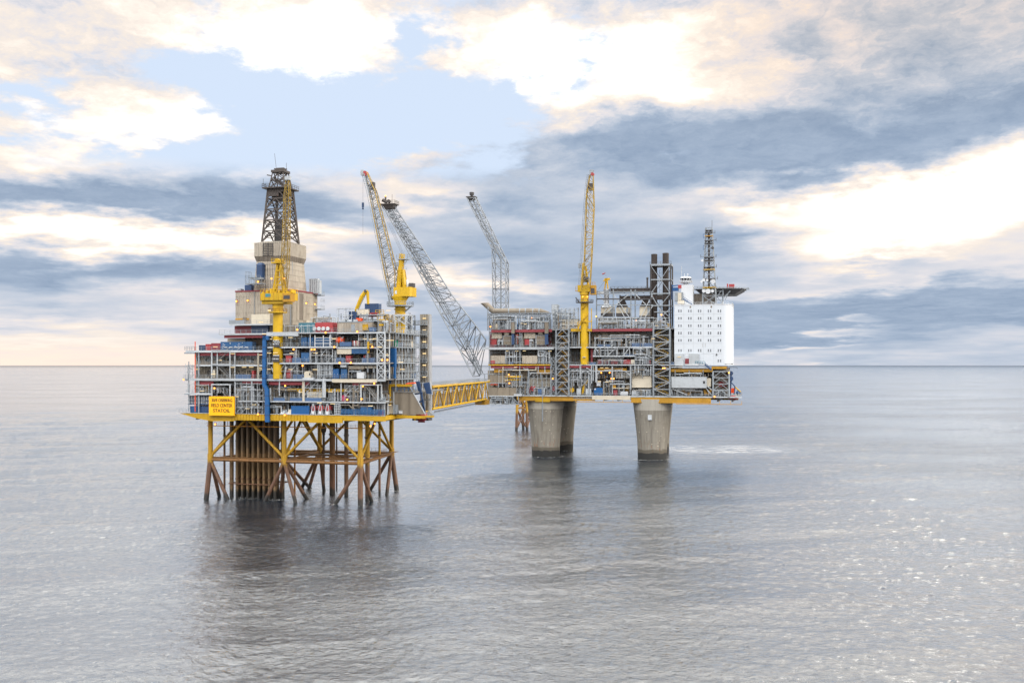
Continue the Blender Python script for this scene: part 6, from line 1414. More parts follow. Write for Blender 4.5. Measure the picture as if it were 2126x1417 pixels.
    T.p('roof_stair', MB().bar(S(570, 1030), S(690, 1105), .5).bar(S(570, 1005), S(690, 1080), .12), 'rail_blue'); T.p('landing', Sb(MB(), 495, 580, 1055, 1100, 2, v-2), 'cream'); T.done()
    T = Thing(FR, 'service_crane', 'teal blue machine with red end on the roof left of the white lookout tower', 'machine'); T.p('arm', Sb(MB(), 405, 505, 880, 925, 2), 'bright_blue'); T.p('head', Sb(MB(), 500, 548, 845, 890, 2), 'red'); T.p('post', Sb(MB(), 408, 428, 840, 1040, 1), 'deep_blue'); T.p('boom', MB().bar(S(420, 860), S(500, 850), .5), 'bright_blue'); T.done()
    # helideck
    vh = v0+9; H = lambda x, y, vv=vh: ptc(FR, 'S', x, y, vv); zt = H(1000, 882)[2]
    uc = (H(700, 880)[0]+H(1425, 880)[0])/2; rx = (H(1425, 880)[0]-H(700, 880)[0])/2
    T = Thing(FR, 'helideck', 'dark cantilevered helideck projecting right over the white block on steel trusses', 'helideck')
    oc = [(uc+rx*math.cos(R(a)), vh+13+13*math.sin(R(a))) for a in range(-158, 202, 45)]
    T.p('deck_plate', MB().slab(oc, zt-.45, zt), 'dark_clad'); us = MB().frustum((uc-1, vh+13), (rx*.62, 8), zt-2.9, (uc-.5, vh+13), (rx*.90, 11), zt-.45); T.p('under_structure', us, 'dark_steel')
    sn = MB()
    for a, b in zip(oc, oc[1:]+oc[:1]):
        A, B = Vector((*a, zt-.2)), Vector((*b, zt-.2)); c = Vector((uc, vh+13, zt))
        n = 6
        for k in range(n): p = A.lerp(B, k/n); q = p+(p-c).normalized()*1.5+Vector((0, 0, .45)); sn.bar(p, q, .12)
        sn.bar(A+(A-c).normalized()*1.5+Vector((0, 0, .45)), B+(B-c).normalized()*1.5+Vector((0, 0, .45)), .16); sn.bar(A, B, .3)
    T.p('safety_net', sn, 'grey_steel')
    T.p('support_wall', MB().box((H(704, 0)[0], vh+4, z1+.1), (H(1010, 0)[0], vh+5, zt-2.4)), 'dark_wall')
    ts = MB()
    for x in (1008, 1100): ts.bar(H(x, 900, vh+2), H(x, 1105, vh+2), .5)
    for y in (925, 985, 1045, 1100): ts.bar(H(1008, y, vh+2), H(1100, y, vh+2), .3)
    for a, b in (((1010, 1030), (1075, 925)), ((1010, 985), (1098, 1100)), ((1098, 1030), (1200, 925)), ((1130, 1050), (1165, 970))): ts.bar(H(*a, vh+2), H(*b, vh+2), .35)
    T.p('support_truss', ts, 'grey_steel')
    ep = MB().box(H(1152, 865, vh+2), (H(1215, 0)[0]+1, vh+5, zt+1.9)); ep.box(H(1178, 840, vh+2), (H(1250, 0)[0], vh+5, zt+1.3)); T.p('fire_monitor', MB().box((H(1178, 0)[0], vh+2, zt), (H(1250, 0)[0], vh+5, zt+1.7)).box((H(1150, 0)[0], vh+2, zt), (H(1168, 0)[0], vh+3, zt+1.9)), 'red')
    T.p('deck_kerb', MB().rail([(H(705, 0)[0], vh+2, zt), (H(1010, 0)[0], vh+1, zt)], .9, 1.6, .12), 'grey_steel'); T.done()
    # radio mast
    vm = v0+3; Q = lambda x, y: ptc(FR, 'S', x, y, vm)
    T = Thing(FR, 'radio_mast', 'tall square lattice radio mast with antennas standing on the white block roof', 'mast')
    def sq(x0, x1, y): a, b = Q(x0, y), Q(x1, y); w = b[0]-a[0]; return [(a[0], vm, a[2]), (b[0], vm, a[2]), (b[0], vm+w, a[2]), (a[0], vm+w, a[2])]
    A, B = sq(825, 1005, 1105), sq(868, 955, 80); ch, br = lattice(A, B, 9, .20, .10, 'X'); T.p('leg', ch, 'rust_yellow' if False else 'grey_steel'); T.p('bracing', br, 'grey_steel')
    cw = (Q(912, 0)[0], vm+1.5); T.p('cable_ladder', MB().box((cw[0]-.45, vm+1.2, z1), (cw[0]+.45, vm+1.7, Q(0, 190)[2])), 'black_steel')
    for k, (y, mt) in enumerate(((112, 'dark_steel'), (140, 'dark_steel'), (188, 'ochre'), (250, 'dark_steel'), (285, 'dark_steel'), (475, 'dark_steel'), (512, 'dark_steel'), (605, 'dark_steel'), (635, 'yellow'), (762, 'dark_steel'), (875, 'yellow'))):
        t = (1105-y)/1025; x0, x1 = 825+43*t-6, 1005-50*t+6; a, b = Q(x0, y), Q(x1, y); w = b[0]-a[0]
        T.p('stage', MB().box((a[0], vm-.3, a[2]-.35), (b[0], vm+w+.3, a[2])), mt); 
    an = MB()
    for y, x in ((145, 995), (245, 1010), (465, 1010), (600, 1015), (758, 1030), (468, 805)): c = Q(912, y); e = Q(x, y); an.bar(c, e, .16); an.bar((e[0], e[1], e[2]-.5), (e[0], e[1], e[2]+1.0), .14)
    an.bar(Q(955, 80), Q(955, -20), .12); T.p('antenna_arm', an, 'dark_steel')
    hp = MB()
    for y0, y1 in ((165, 220), (318, 375), (628, 685)): hp.path([Q(862, y0), Q(838, y0), Q(838, y1), Q(862, y1)], .11)
    T.p('hoop_ladder', hp, 'rail_blue')
    for x, y, r in ((845, 780, 20), (890, 782, 17), (970, 798, 30), (815, 800, 16), (845, 925, 24), (902, 930, 34), (962, 927, 20), (962, 352, 20), (825, 520, 16)):
        c = ptc(FR, 'S', x, y, vm-.9); rr = r/6.4417*FR.dist(1470, vm)/F; ds = T.p('dish', MB().tube((c[0], vm-.9, c[2]), (c[0], vm-.5, c[2]), rr, rr*.8, 20), 'white' if x not in (962,) or y > 400 else 'dark_steel'); T.p('dish_mount', MB().bar((c[0], vm-.5, c[2]), (c[0], vm+.3, c[2]), .2), 'dark_steel', ds)
    T.done()
make_accommodation()

def make_exhaust():
    v = -4.0; P = lambda x, y, vv=v: ptc(FR, 'T', x, y, vv)
    for x0, x1, yt, lab in ((1352, 1364.6, 527, 'left of the twin black exhaust stacks'), (1375.6, 1388.6, 525.5, 'right of the twin black exhaust stacks')):
        u = (FR.U(x0, v+4)+FR.U(x1, v+4))/2; r = (FR.U(x1, v+4)-FR.U(x0, v+4))/2; zt = FR.Zh(1370, yt, v+4)
        T = Thing(FR, 'exhaust_stack', lab+' rising above the steel truss', 'chimney', 'twin exhaust stacks'); T.p('stack', MB().lathe(u, v+4, [(r, 64.0), (r, zt-.1), (r*.88, zt), (r*.86, zt-2)], 24), 'stack_black', smooth=True)
        rb = MB()
        for k in range(5): z = zt-.4-k*4.4; rb.tube((u, v+4, z-.12), (u, v+4, z+.12), r*1.05, None, 24)
        T.p('stiffener_ring', rb, 'black_steel'); T.done()
    T = Thing(FR, 'stack_trestle', 'braced steel support frame around the twin black exhaust stacks', 'frame')
    z = lambda py: FR.Zh(1370, py, v); ua, ub = FR.U(1351, v), FR.U(1392, v); us = FR.U(1391, v)
    for a in (ua, ub):
        for q in (v, v+9): T.p('post', MB().bar((a, q, E3), (a, q, z(549)), .5), 'dark_steel')
    bt = MB()
    for py, w in ((549.5, .9), (580, .5), (609, .5), (634, .4)):
        for q in (v, v+9): bt.bar((ua, q, z(py)), (ub, q, z(py)), w)
        for a in (ua, ub): bt.bar((a, v, z(py)), (a, v+9, z(py)), w)
    T.p('beam', bt, 'grey_steel'); dg = MB(); um = (ua+ub)/2
    for q in (v, v+9): dg.bar((ua, q, z(609)), (ub, q, z(551)), .26); dg.bar((ua, q, z(551)), (ub, q, z(609)), .26); dg.bar((ua, q, z(609)), (ub, q, z(680)), .36); dg.bar((ub, q, z(609)), (um, q, z(634)), .26); dg.bar((ub, q, z(640)), (FR.U(1370, q), q, z(660)), .3); dg.bar((FR.U(1370, q), q, z(640)), (ub, q, z(660)), .3); dg.bar((FR.U(1358, q), q, z(647)), (ub, q, z(647)), .35)
    T.p('diagonal_brace', dg, 'grey_steel'); T.p('collar_platform', MB().box((ua-.4, v-.3, z(551)), (ub+.4, v+9.3, z(548))).rail([(ua-.4, v-.3, z(548)), (ub+.4, v-.3, z(548))], 1.2, 1.6, .1), 'dark_steel')
    ld = MB(); ld.bar((ua-1.6, v, z(600)), (ua-1.6, v, z(577)), .6); ld.ball((ua-1.6, v, z(577)), .6); T.p('side_vent', ld, 'dark_steel'); lm = MB(); q = FR.U(1371, 6)
    for a in (q-.4, q+.4): lm.bar((a, 6, E3), (a, 6, z(556)), .12)
    for k in range(14): zz_ = z(556)-k*1.6; lm.bar((q-.4, 6, zz_), (q+.4, 6, zz_), .1)
    T.p('caged_ladder', lm, 'grey_steel'); T.p('yellow_box', bx(MB(), FR, 'T', 836, 870, 462, 500, v-.5, 1.2), 'yellow'); T.done()
    # turbine hall frame
    T = Thing(FR, 'turbine_shelter', 'open braced steel frame on the roof left of the exhaust stacks', 'frame')
    for x in (95, 270, 455, 500):
        for q in (v, v+12): T.p('post', MB().bar(P(x, 105 if x > 100 else 140, q), (P(x, 0, q)[0], q, E3), .42), 'grey_steel')
    for y in (128, 152, 205, 268, 400):
        b = MB()
        for q in (v, v+12): a, e = P(95 if y > 128 else 95, y, q), P(690, y, q); b.bar(a, e, .42 if y != 205 else .55)
        T.p('beam', b, 'grey_steel' if y != 205 else 'dark_steel')
    db = MB()
    for a, b in (((100, 128), (190, 250)), ((130, 400), (440, 150)), ((110, 470), (200, 300)), ((270, 152), (440, 400)), ((330, 290), (430, 470)), ((505, 155), (620, 270)), ((520, 470), (680, 160)), ((450, 128), (500, 152)), ((690, 270), (600, 400)), ((100, 400), (160, 500)), ((445, 400), (470, 490))): db.bar(P(*a), P(*b), .34)
    T.p('diagonal_brace', db, 'pale_steel'); T.p('floor', bx(MB(), FR, 'T', 95, 690, 398, 410, v, 12), 'grating'); rl = MB().rail([P(240, 95), P(650, 95)], 1.0, 1.8, .1); T.p('railing', rl, 'dark_steel')
    T.done()
    T = Thing(FR, 'exhaust_duct', 'upper black horizontal duct under the roof railing of the turbine frame', 'duct'); T.p('duct', bx(MB(), FR, 'T', 240, 662, 92, 134, v+2, 3), 'stack_black'); 
    for k in range(7): T.p('stiffener', bx(MB(), FR, 'T', 238+k*68, 246+k*68, 88, 138, v+1.9, 3.2), 'dark_steel')
    T.done()
    T = Thing(FR, 'exhaust_duct', 'lower black duct with funnels feeding the twin exhaust stacks', 'duct'); T.p('duct', bx(MB(), FR, 'T', 335, 870, 168, 212, v+2.4, 3), 'stack_black'); 
    for k in range(9): T.p('stiffener', bx(MB(), FR, 'T', 333+k*64, 341+k*64, 164, 216, v+2.3, 3.2), 'dark_steel')
    for x in (345, 590): c = P(x+20, 212, v+4); T.p('funnel', MB().frustum((c[0], v+4), (2.6, 1.5), P(0, 292)[2], (c[0], v+4), (1.0, 1.0), P(0, 210)[2]), 'stack_black')
    T.done()
    T = Thing(FR, 'silver_stack', 'silver conical exhaust stack with side elbow at the left end of the turbine frame', 'chimney'); c = P(198, 0, v+3); T.p('stack', MB().lathe(c[0], v+3, [(3.0, P(0, 296)[2]), (1.3, P(0, 255)[2]), (1.25, P(0, 130)[2]), (1.6, P(0, 115)[2]), (1.6, P(0, 100)[2])], 18), 'silver', smooth=True); T.p('side_elbow', MB().path([(c[0], v+3, P(0, 140)[2]), (P(120, 0)[0], v+3, P(0, 138)[2]), (P(100, 0)[0], v+3, P(0, 150)[2])], .6, 10), 'silver'); T.done()
    for x0, x1, y0, y1, lab in ((140, 268, 285, 352, 'cream turbine enclosure under the silver conical stack'), (300, 432, 292, 352, 'cream turbine enclosure under the left black funnel'), (545, 656, 285, 380, 'cream turbine enclosure nearest the exhaust stacks')):
        T = Thing(FR, 'turbine_enclosure', lab, 'enclosure', 'turbine enclosures on the roof'); T.p('housing', bx(MB(), FR, 'T', x0, x1, y0, y1, v+1, 5), 'cream'); b = MB(); bx(b, FR, 'T', x0-2, x1+2, y1, y1+34, v+1.2, 4.6); T.p('plinth', b, 'dark_steel'); b = MB(); bx(b, FR, 'T', x1-28, x1-6, y0+8, y1-6, v+.9, .1); T.p('hatch', b, 'grey_steel'); b = MB(); bx(b, FR, 'T', x0+10, x0+50, y0-12, y0, v+2, 2); T.p('roof_vent', b, 'dark_steel'); T.done()
    T = Thing(FR, 'signal_tower', 'small yellow lattice pole crane poking up beside the silver conical stack', 'crane'); vv = 6; S = lambda x, y: FR.pt(x, y, vv)
    T.p('leg', MB().bar(S(1255, 606), S(1258, 577), .45).bar(S(1263, 606), S(1260, 577), .45).bar(S(1252, 583), S(1266, 580), .4).bar(S(1258, 590), S(1261, 577), .3), 'yellow'); T.p('head', MB().box(S(1254, 581), (S(1258, 578)[0], vv+1, S(1258, 578)[2])).box(S(1261, 580), (S(1266, 577)[0], vv+1, S(1266, 577)[2])), 'crane_yellow'); T.p('stay', MB().bar(S(1256, 582), S(1240, 604), .08), 'dark_steel')
    T.p('wind_sock', MB().tube(S(1250.5, 569), S(1257, 566.5), .35, .2, 8), 'red'); T.p('sock_pole', MB().bar(S(1257, 566), S(1258, 580), .1), 'grey_steel'); T.done()
make_exhaust()

def make_third_crane():
    v = VR+1.5; u = FR.U(1213.7, v); Z = lambda py: FR.Zh(1213, py, v); X = lambda px: FR.U(px, v)
    T = Thing(FR, 'pedestal_crane', 'yellow pedestal crane on the concrete legged platform with its lattice boom raised nearly upright', 'crane', 'yellow pedestal cranes')
    T.p('pedestal', MB().tube((u, v, E1), (u, v, Z(612)), 1.95, None, 24), 'crane_yellow', smooth=True); T.p('slew_ring', MB().tube((u, v, Z(612)), (u, v, Z(600)), 2.3, None, 20), 'crane_yellow', smooth=True)
    rg = MB().tube((u, v, Z(628.5)), (u, v, Z(627)), 4.2, None, 20)
    for k in range(12):
        a, b = 2*math.pi*k/12, 2*math.pi*(k+1)/12; p = lambda t: (u+4.2*math.cos(t), v+4.2*math.sin(t), Z(627)); rg.rail([p(a), p(b)], 1.2, 3, .1)
    rg.bar((X(1196), v-1, Z(617)), (X(1203), v-1, Z(627)), .45); T.p('ring_platform', rg, 'dark_steel')
    h = T.p('machinery_house', MB().slab([(X(1201), v-2.2), (X(1226), v-2.2), (X(1226), v+2.4), (X(1201), v+2.4)], Z(606), Z(592)), 'crane_yellow')
    T.p('side_house', MB().box((X(1226), v-1.8, Z(612)), (X(1237), v+2, Z(592.5))), 'ochre', h); T.p('louvre_panel', MB().box((X(1228), v-1.86, Z(610)), (X(1236), v-1.8, Z(599))), 'dark_steel', h)
    pf = MB().rail([(X(1197), v-2, Z(604)), (X(1203), v-2, Z(604))], 2.2, .8, .14); pf.box((X(1196), v-2, Z(604.5)), (X(1203), v, Z(603.5))); pf.rail([(X(1226), v-1.8, Z(592)), (X(1237), v-1.8, Z(592))], 1.2, 1, .12); T.p('side_platform', pf, 'ochre')
    ms = MB()
    for q in (-.8, .8): ms.bar((X(1208), v+q, Z(596)), (X(1211.5), v+q*.5, Z(546)), .75); ms.bar((X(1222), v+q, Z(596)), (X(1216), v+q*.5, Z(552)), .7)
    for py in (585, 572, 560): ms.bar((X(1209), v-.8, Z(py)), (X(1219), v-.8, Z(py)), .4)
    T.p('mast_frame', ms, 'crane_yellow'); T.p('winch_drum', MB().tube((X(1209), v-.6, Z(580)), (X(1222), v-.6, Z(580)), 1.4, None, 14), 'dark_steel'); T.p('mast_basket', MB().box((X(1201), v-1, Z(556)), (X(1206), v+1, Z(546.5))), 'grey_steel')
    def ring(pl, pr, d): a = FR.pt(*pl, v-2.6); b = FR.pt(*pr, v-2.6); return [(a[0], v-2.6-d/2, a[2]), (b[0], v-2.6-d/2, b[2]), (b[0], v-2.6+d/2, b[2]), (a[0], v-2.6+d/2, a[2])]
    R0, R1, R2, R3 = ring((1208, 600), (1225, 596), 2.0), ring((1213.5, 542), (1229, 528), 2.6), ring((1218, 404), (1233.5, 430), 2.2), ring((1224.5, 364), (1231.5, 362), 1.2)
    for nm, A, B, n in (('boom_foot', R0, R1, 4), ('boom', R1, R2, 9), ('boom_tip', R2, R3, 4)): ch, br = lattice(A, B, n, .20, .09, 'Z'); c = T.p(nm, ch, 'boom_ochre'); T.p('lacing', br, 'boom_ochre', c)
    wl = MB()
    pts = [FR.pt(*q, v-2.6) for q in ((1205, 590), (1208, 548), (1214.5, 440), (1219, 385), (1223, 362))]; wl.path([(p[0]-.2, p[1], p[2]) for p in pts], .16); wl.path([(p[0]-.9, p[1], p[2]+.1) for p in pts], .09)
    for a, b in zip(pts, pts[1:]):
        for k in range(6): p = Vector(a).lerp(Vector(b), k/6); wl.bar((p.x-.2, p.y, p.z), (p.x-.9, p.y, p.z+.1), .12)
    T.p('boom_walkway', wl, 'boom_steel'); tp = FR.pt(1228.5, 358, v-2.6); T.p('boom_head', MB().box((tp[0]-1.0, tp[1]-.7, tp[2]-1.2), (tp[0]+.8, tp[1]+.7, tp[2]+1.2)).bar((tp[0]-1, tp[1], tp[2]+1), (tp[0]+1.4, tp[1], tp[2]+.6), .25), 'grey_steel'); T.p('red_sheave', MB().tube((tp[0]+.4, tp[1]-.8, tp[2]-.9), (tp[0]+.4, tp[1]+.8, tp[2]-.9), .8, None, 12), 'red')
    s2 = FR.pt(1227, 386, v-2.6); T.p('sheave_block', MB().box((s2[0]-1.0, s2[1]-.9, s2[2]-2.2), (s2[0]+1.0, s2[1]+.9, s2[2]+1.2)), 'black_steel')
    st = MB()
    for a, b in (((1222, 650), (1206, 668)), ((1222, 626), (1206, 642)), ((1200, 684), (1206, 668)), ((1203, 667), (1229, 667))): st.bar(FR.pt(*a, v-2.4), FR.pt(*b, v-2.4), .5)
    for px in (1200, 1228): st.bar(FR.pt(px, 684, v-2.4), FR.pt(px, 640 if px > 1210 else 667, v-2.4), .3)
    T.p('pedestal_stair', st, 'yellow'); lb = MB(); q = FR.pt(1212, 742, v-2.4); lb.box((q[0]-.6, q[1]-.2, q[2]), (q[0]+.9, q[1]+.4, q[2]+.4)); T.p('small_tray', lb, 'pale_steel')
    rp = MB()
    for q in (-.5, .5): rp.bar((X(1212), v+q, Z(548)), (s2[0], s2[1]+q, s2[2]), .06)
    T.p('hoist_rope', rp, 'dark_steel'); T.done()
make_third_crane()

def make_flares():
    # inclined flare boom
    v = VR+6; P = lambda x, y, vv=v: FR.pt(x, y, vv)
    T = Thing(FR, 'flare_boom', 'long inclined grey lattice flare boom leaning left from the bridge landing', 'flare boom', 'flare booms')
    def tri(up, lo, d): a, b = P(*up), P(*lo); m = ((a[0]+b[0])/2, (a[2]+b[2])/2); return [a, (b[0], v-d/2, b[2]), (b[0]+.2, v+d/2, b[2]+.2)]
    st = [((818, 427), (797, 427), 4.0), ((880, 519), (843, 508), 4.8), ((938, 612), (893, 603), 6.0), ((988, 676), (961, 728), 8.5), ((1009, 706), (989, 781), 10)]
    for (a, b, d), (a2, b2, d2), n in zip(st, st[1:], (8, 7, 5, 2)):
        ch, br = lattice(tri(a, b, d), tri(a2, b2, d2), n, .34 if n > 3 else .4, .15, 'Z'); c = T.p('boom_section', ch, 'boom_steel'); T.p('lacing', br, 'boom_steel', c)
    cl = MB(); pts = [P(*q) for q in ((808, 430), (862, 522), (912, 612), (968, 706), (1000, 776))]
    for dx in (-1.1, 0, 1.0): cl.path([(p[0]+dx, v-.6+dx*.3, p[2]-.2) for p in pts], .22 if dx else .34)
    for a, b in zip(pts, pts[1:]):
        for k in range(12): p = Vector(a).lerp(Vector(b), k/12); cl.box((p.x-1.4, v-1.2, p.z-.1), (p.x+1.3, v+.6, p.z+.1))
    T.p('flare_line', cl, 'grey_steel')
    rl = MB()
    for k in range(20): t = k/19; p = Vector(P(815, 430)).lerp(Vector(P(968, 690)), t); rl.bar(p, (p.x+.9, p.y, p.z+1.6), .13)
    a, b = Vector(P(815, 430)), Vector(P(968, 690)); rl.bar((a.x+.9, a.y, a.z+1.6), (b.x+.9, b.y, b.z+1.6), .12)
    T.p('walkway_rail', rl, 'boom_steel')
    tp = P(808, 424); pl = MB().box((tp[0]-4.2, v-3, tp[2]-.4), (tp[0]+4.2, v+3, tp[2])); pl.frustum((tp[0], v), (2.4, 1.6), tp[2]-2.6, (tp[0], v), (3.6, 2.6), tp[2]-.4); T.p('tip_platform', pl, 'black_steel')
    T.p('railing', MB().rail([(tp[0]-.5, v-3, tp[2]), (tp[0]+4.2, v-3, tp[2]), (tp[0]+4.2, v+3, tp[2])], 1.5, 1.2, .12), 'dark_steel')
    bu = MB().tube((tp[0]-2.0, v, tp[2]), (tp[0]-2.0, v, tp[2]+4.0), .55, .45, 12); bu.tube((tp[0]-3.6, v, tp[2]+2.3), (tp[0]-1.2, v, tp[2]+1.0), .9, .7, 12); bu.tube((tp[0]-.2, v-.6, tp[2]+1.5), (tp[0]-.2, v+.6, tp[2]+1.5), .95, None, 14); T.p('burner', bu, 'black_steel'); T.p('aerial', MB().bar((tp[0]+1.6, v, tp[2]), (tp[0]+1.6, v, tp[2]+5), .12), 'dark_steel'); T.p('pilot_flame', MB().ball((tp[0]-2.0, v, tp[2]+4.3), .35, 8, 6, (1, 1, 1.5)), 'flame')
    T.done()
    # kinked flare tower
    v = 14; P = lambda x, y: FR.pt(x, y, v)
    T = Thing(FR, 'flare_boom', 'slender kinked grey flare tower, upright below and leaning left at the top', 'flare boom', 'flare booms')
    def quad(pl, pr, d): a, b = P(*pl), P(*pr); return [(a[0], v-d/2, a[2]), (b[0], v-d/2, b[2]), (b[0], v+d/2, b[2]), (a[0], v+d/2, a[2])]
    for A, B, n in ((quad((1026, 684), (1053, 684), 6), quad((1026, 600), (1053, 600), 6), 3), (quad((1026, 600), (1053, 600), 6), quad((1024.5, 518), (1053, 546), 6), 3), (quad((1024.5, 518), (1053, 546), 6), quad((972, 413), (988, 411), 3.5), 10)):
        ch, br = lattice(A, B, n, .25, .12, 'X' if n < 10 else 'Z'); c = T.p('boom_section', ch, 'boom_steel'); T.p('lacing', br, 'boom_steel', c)
    ln = MB().path([P(1040, 684), P(1040, 540), P(981, 412)], .4); T.p('flare_line', ln, 'grey_steel'); tp = P(979.5, 408.5); T.p('tip_platform', MB().box((tp[0]-2.6, v-2, tp[2]-.4), (tp[0]+2.4, v+2, tp[2])).frustum((tp[0], v), (1.2, 1), tp[2]-1.8, (tp[0], v), (2.2, 1.8), tp[2]-.4), 'black_steel')
    T.p('burner', MB().lathe(tp[0], v, [(.5, tp[2]), (.6, tp[2]+.6), (1.1, tp[2]+.8), (1.25, tp[2]+2.2), (.9, tp[2]+2.4)], 14), 'dark_steel'); T.done()
    # big vent duct on the roof with its forest of supports
    v = VR+3; P = lambda x, y, vv=v: ptc(FR, 'E', x, y, vv); r = 1.38
    T = Thing(FR, 'vent_duct', 'huge rusty beige vent duct lying on the roof with its cut end turned up left', 'duct')
    c0, c1, c2 = Vector(P(345, 305)), Vector(P(1490, 312)), Vector(P(1715, 345)); tip = Vector(P(130, 105))
    T.p('duct', MB().tube(c0, c1, r, r*1.12, 20), 'pipe_beige', smooth=True); T.p('elbow', MB().ball(c0, r*1.0, 20, 12), 'pipe_beige', smooth=True); d = (tip-c0).normalized(); nb = MB().tube(c0, tip, r, r*1.08, 20)
    k0 = len(nb.v)-20
    for i in range(k0, len(nb.v)):
        p = Vector(nb.v[i]); s = (p-tip).dot(Vector((-d.z, 0, d.x)) if False else Vector((d.z, 0, -d.x))); nb.v[i] = tuple(p + d*(s*-.95))
    T.p('cut_end', nb, 'pipe_beige', smooth=True); T.p('tapered_end', MB().tube(c1, c2, r*1.1, .5, 20), 'pipe_beige', smooth=True)
    for x in (740, 1010, 1150, 1330, 1480): p = c0.lerp(c1, (x-345)/1145); T.p('band', MB().tube((p.x-.25, p.y, p.z), (p.x+.25, p.y, p.z), r*1.16, None, 20), 'grey_steel')
    T.done()
    T = Thing(FR, 'pipe_rack', 'dense grey steel rack of posts and braces carrying the rusty vent duct', 'rack'); z1 = P(0, 372)[2]; zm = P(0, 470)[2]
    xs = (205, 250, 290, 370, 440, 510, 570, 620, 670, 730, 780, 850, 900, 960, 1010, 1050, 1090, 1150, 1200, 1260, 1310, 1370, 1430, 1480, 1535, 1590, 1650, 1700, 1745)
    for k, x in enumerate(xs):
        for q in (v-1.6, v+4.0): T.p('post', MB().bar((P(x, 0, q)[0], q, E3), (P(x, 0, q)[0], q, z1+(.9 if k < 1 else 0)), .26), 'boom_steel')
    bt = MB()
    for q in (v-1.6, v+4): 
        for z in (z1, zm): bt.bar((P(195, 0, q)[0], q, z), (P(1760, 0, q)[0], q, z), .32)
    for x in xs: 
        for z in (z1, zm): bt.bar((P(x, 0, v-1.6)[0], v-1.6, z), (P(x, 0, v+4)[0], v+4, z), .24)
    T.p('beam', bt, 'boom_steel'); bd = MB()
    for i, (a, b) in enumerate(zip(xs, xs[1:])):
        for q in (v-1.6, v+4):
            s = (zm, z1) if i % 2 else (z1, zm); bd.bar((P(a, 0, q)[0], q, s[0]), (P(b, 0, q)[0], q, s[1]), .2); e = (E3, zm) if i % 2 == 0 else (zm, E3); bd.bar((P(a, 0, q)[0], q, e[0]), (P(b, 0, q)[0], q, e[1]), .18) if i % 3 else None
    T.p('diagonal_brace', bd, 'boom_steel'); T.p('floor', MB().box((P(240, 0, v-1.4)[0], v-1.4, zm-.1), (P(1500, 0, v-1.4)[0], v+3.8, zm)), 'grating'); T.p('railing', MB().rail([(P(240, 0, v-1.6)[0], v-1.6, zm), (P(1500, 0, v-1.6)[0], v-1.6, zm)], 1.1, 1.5, .09), 'grey_steel'); T.done()
make_flares()

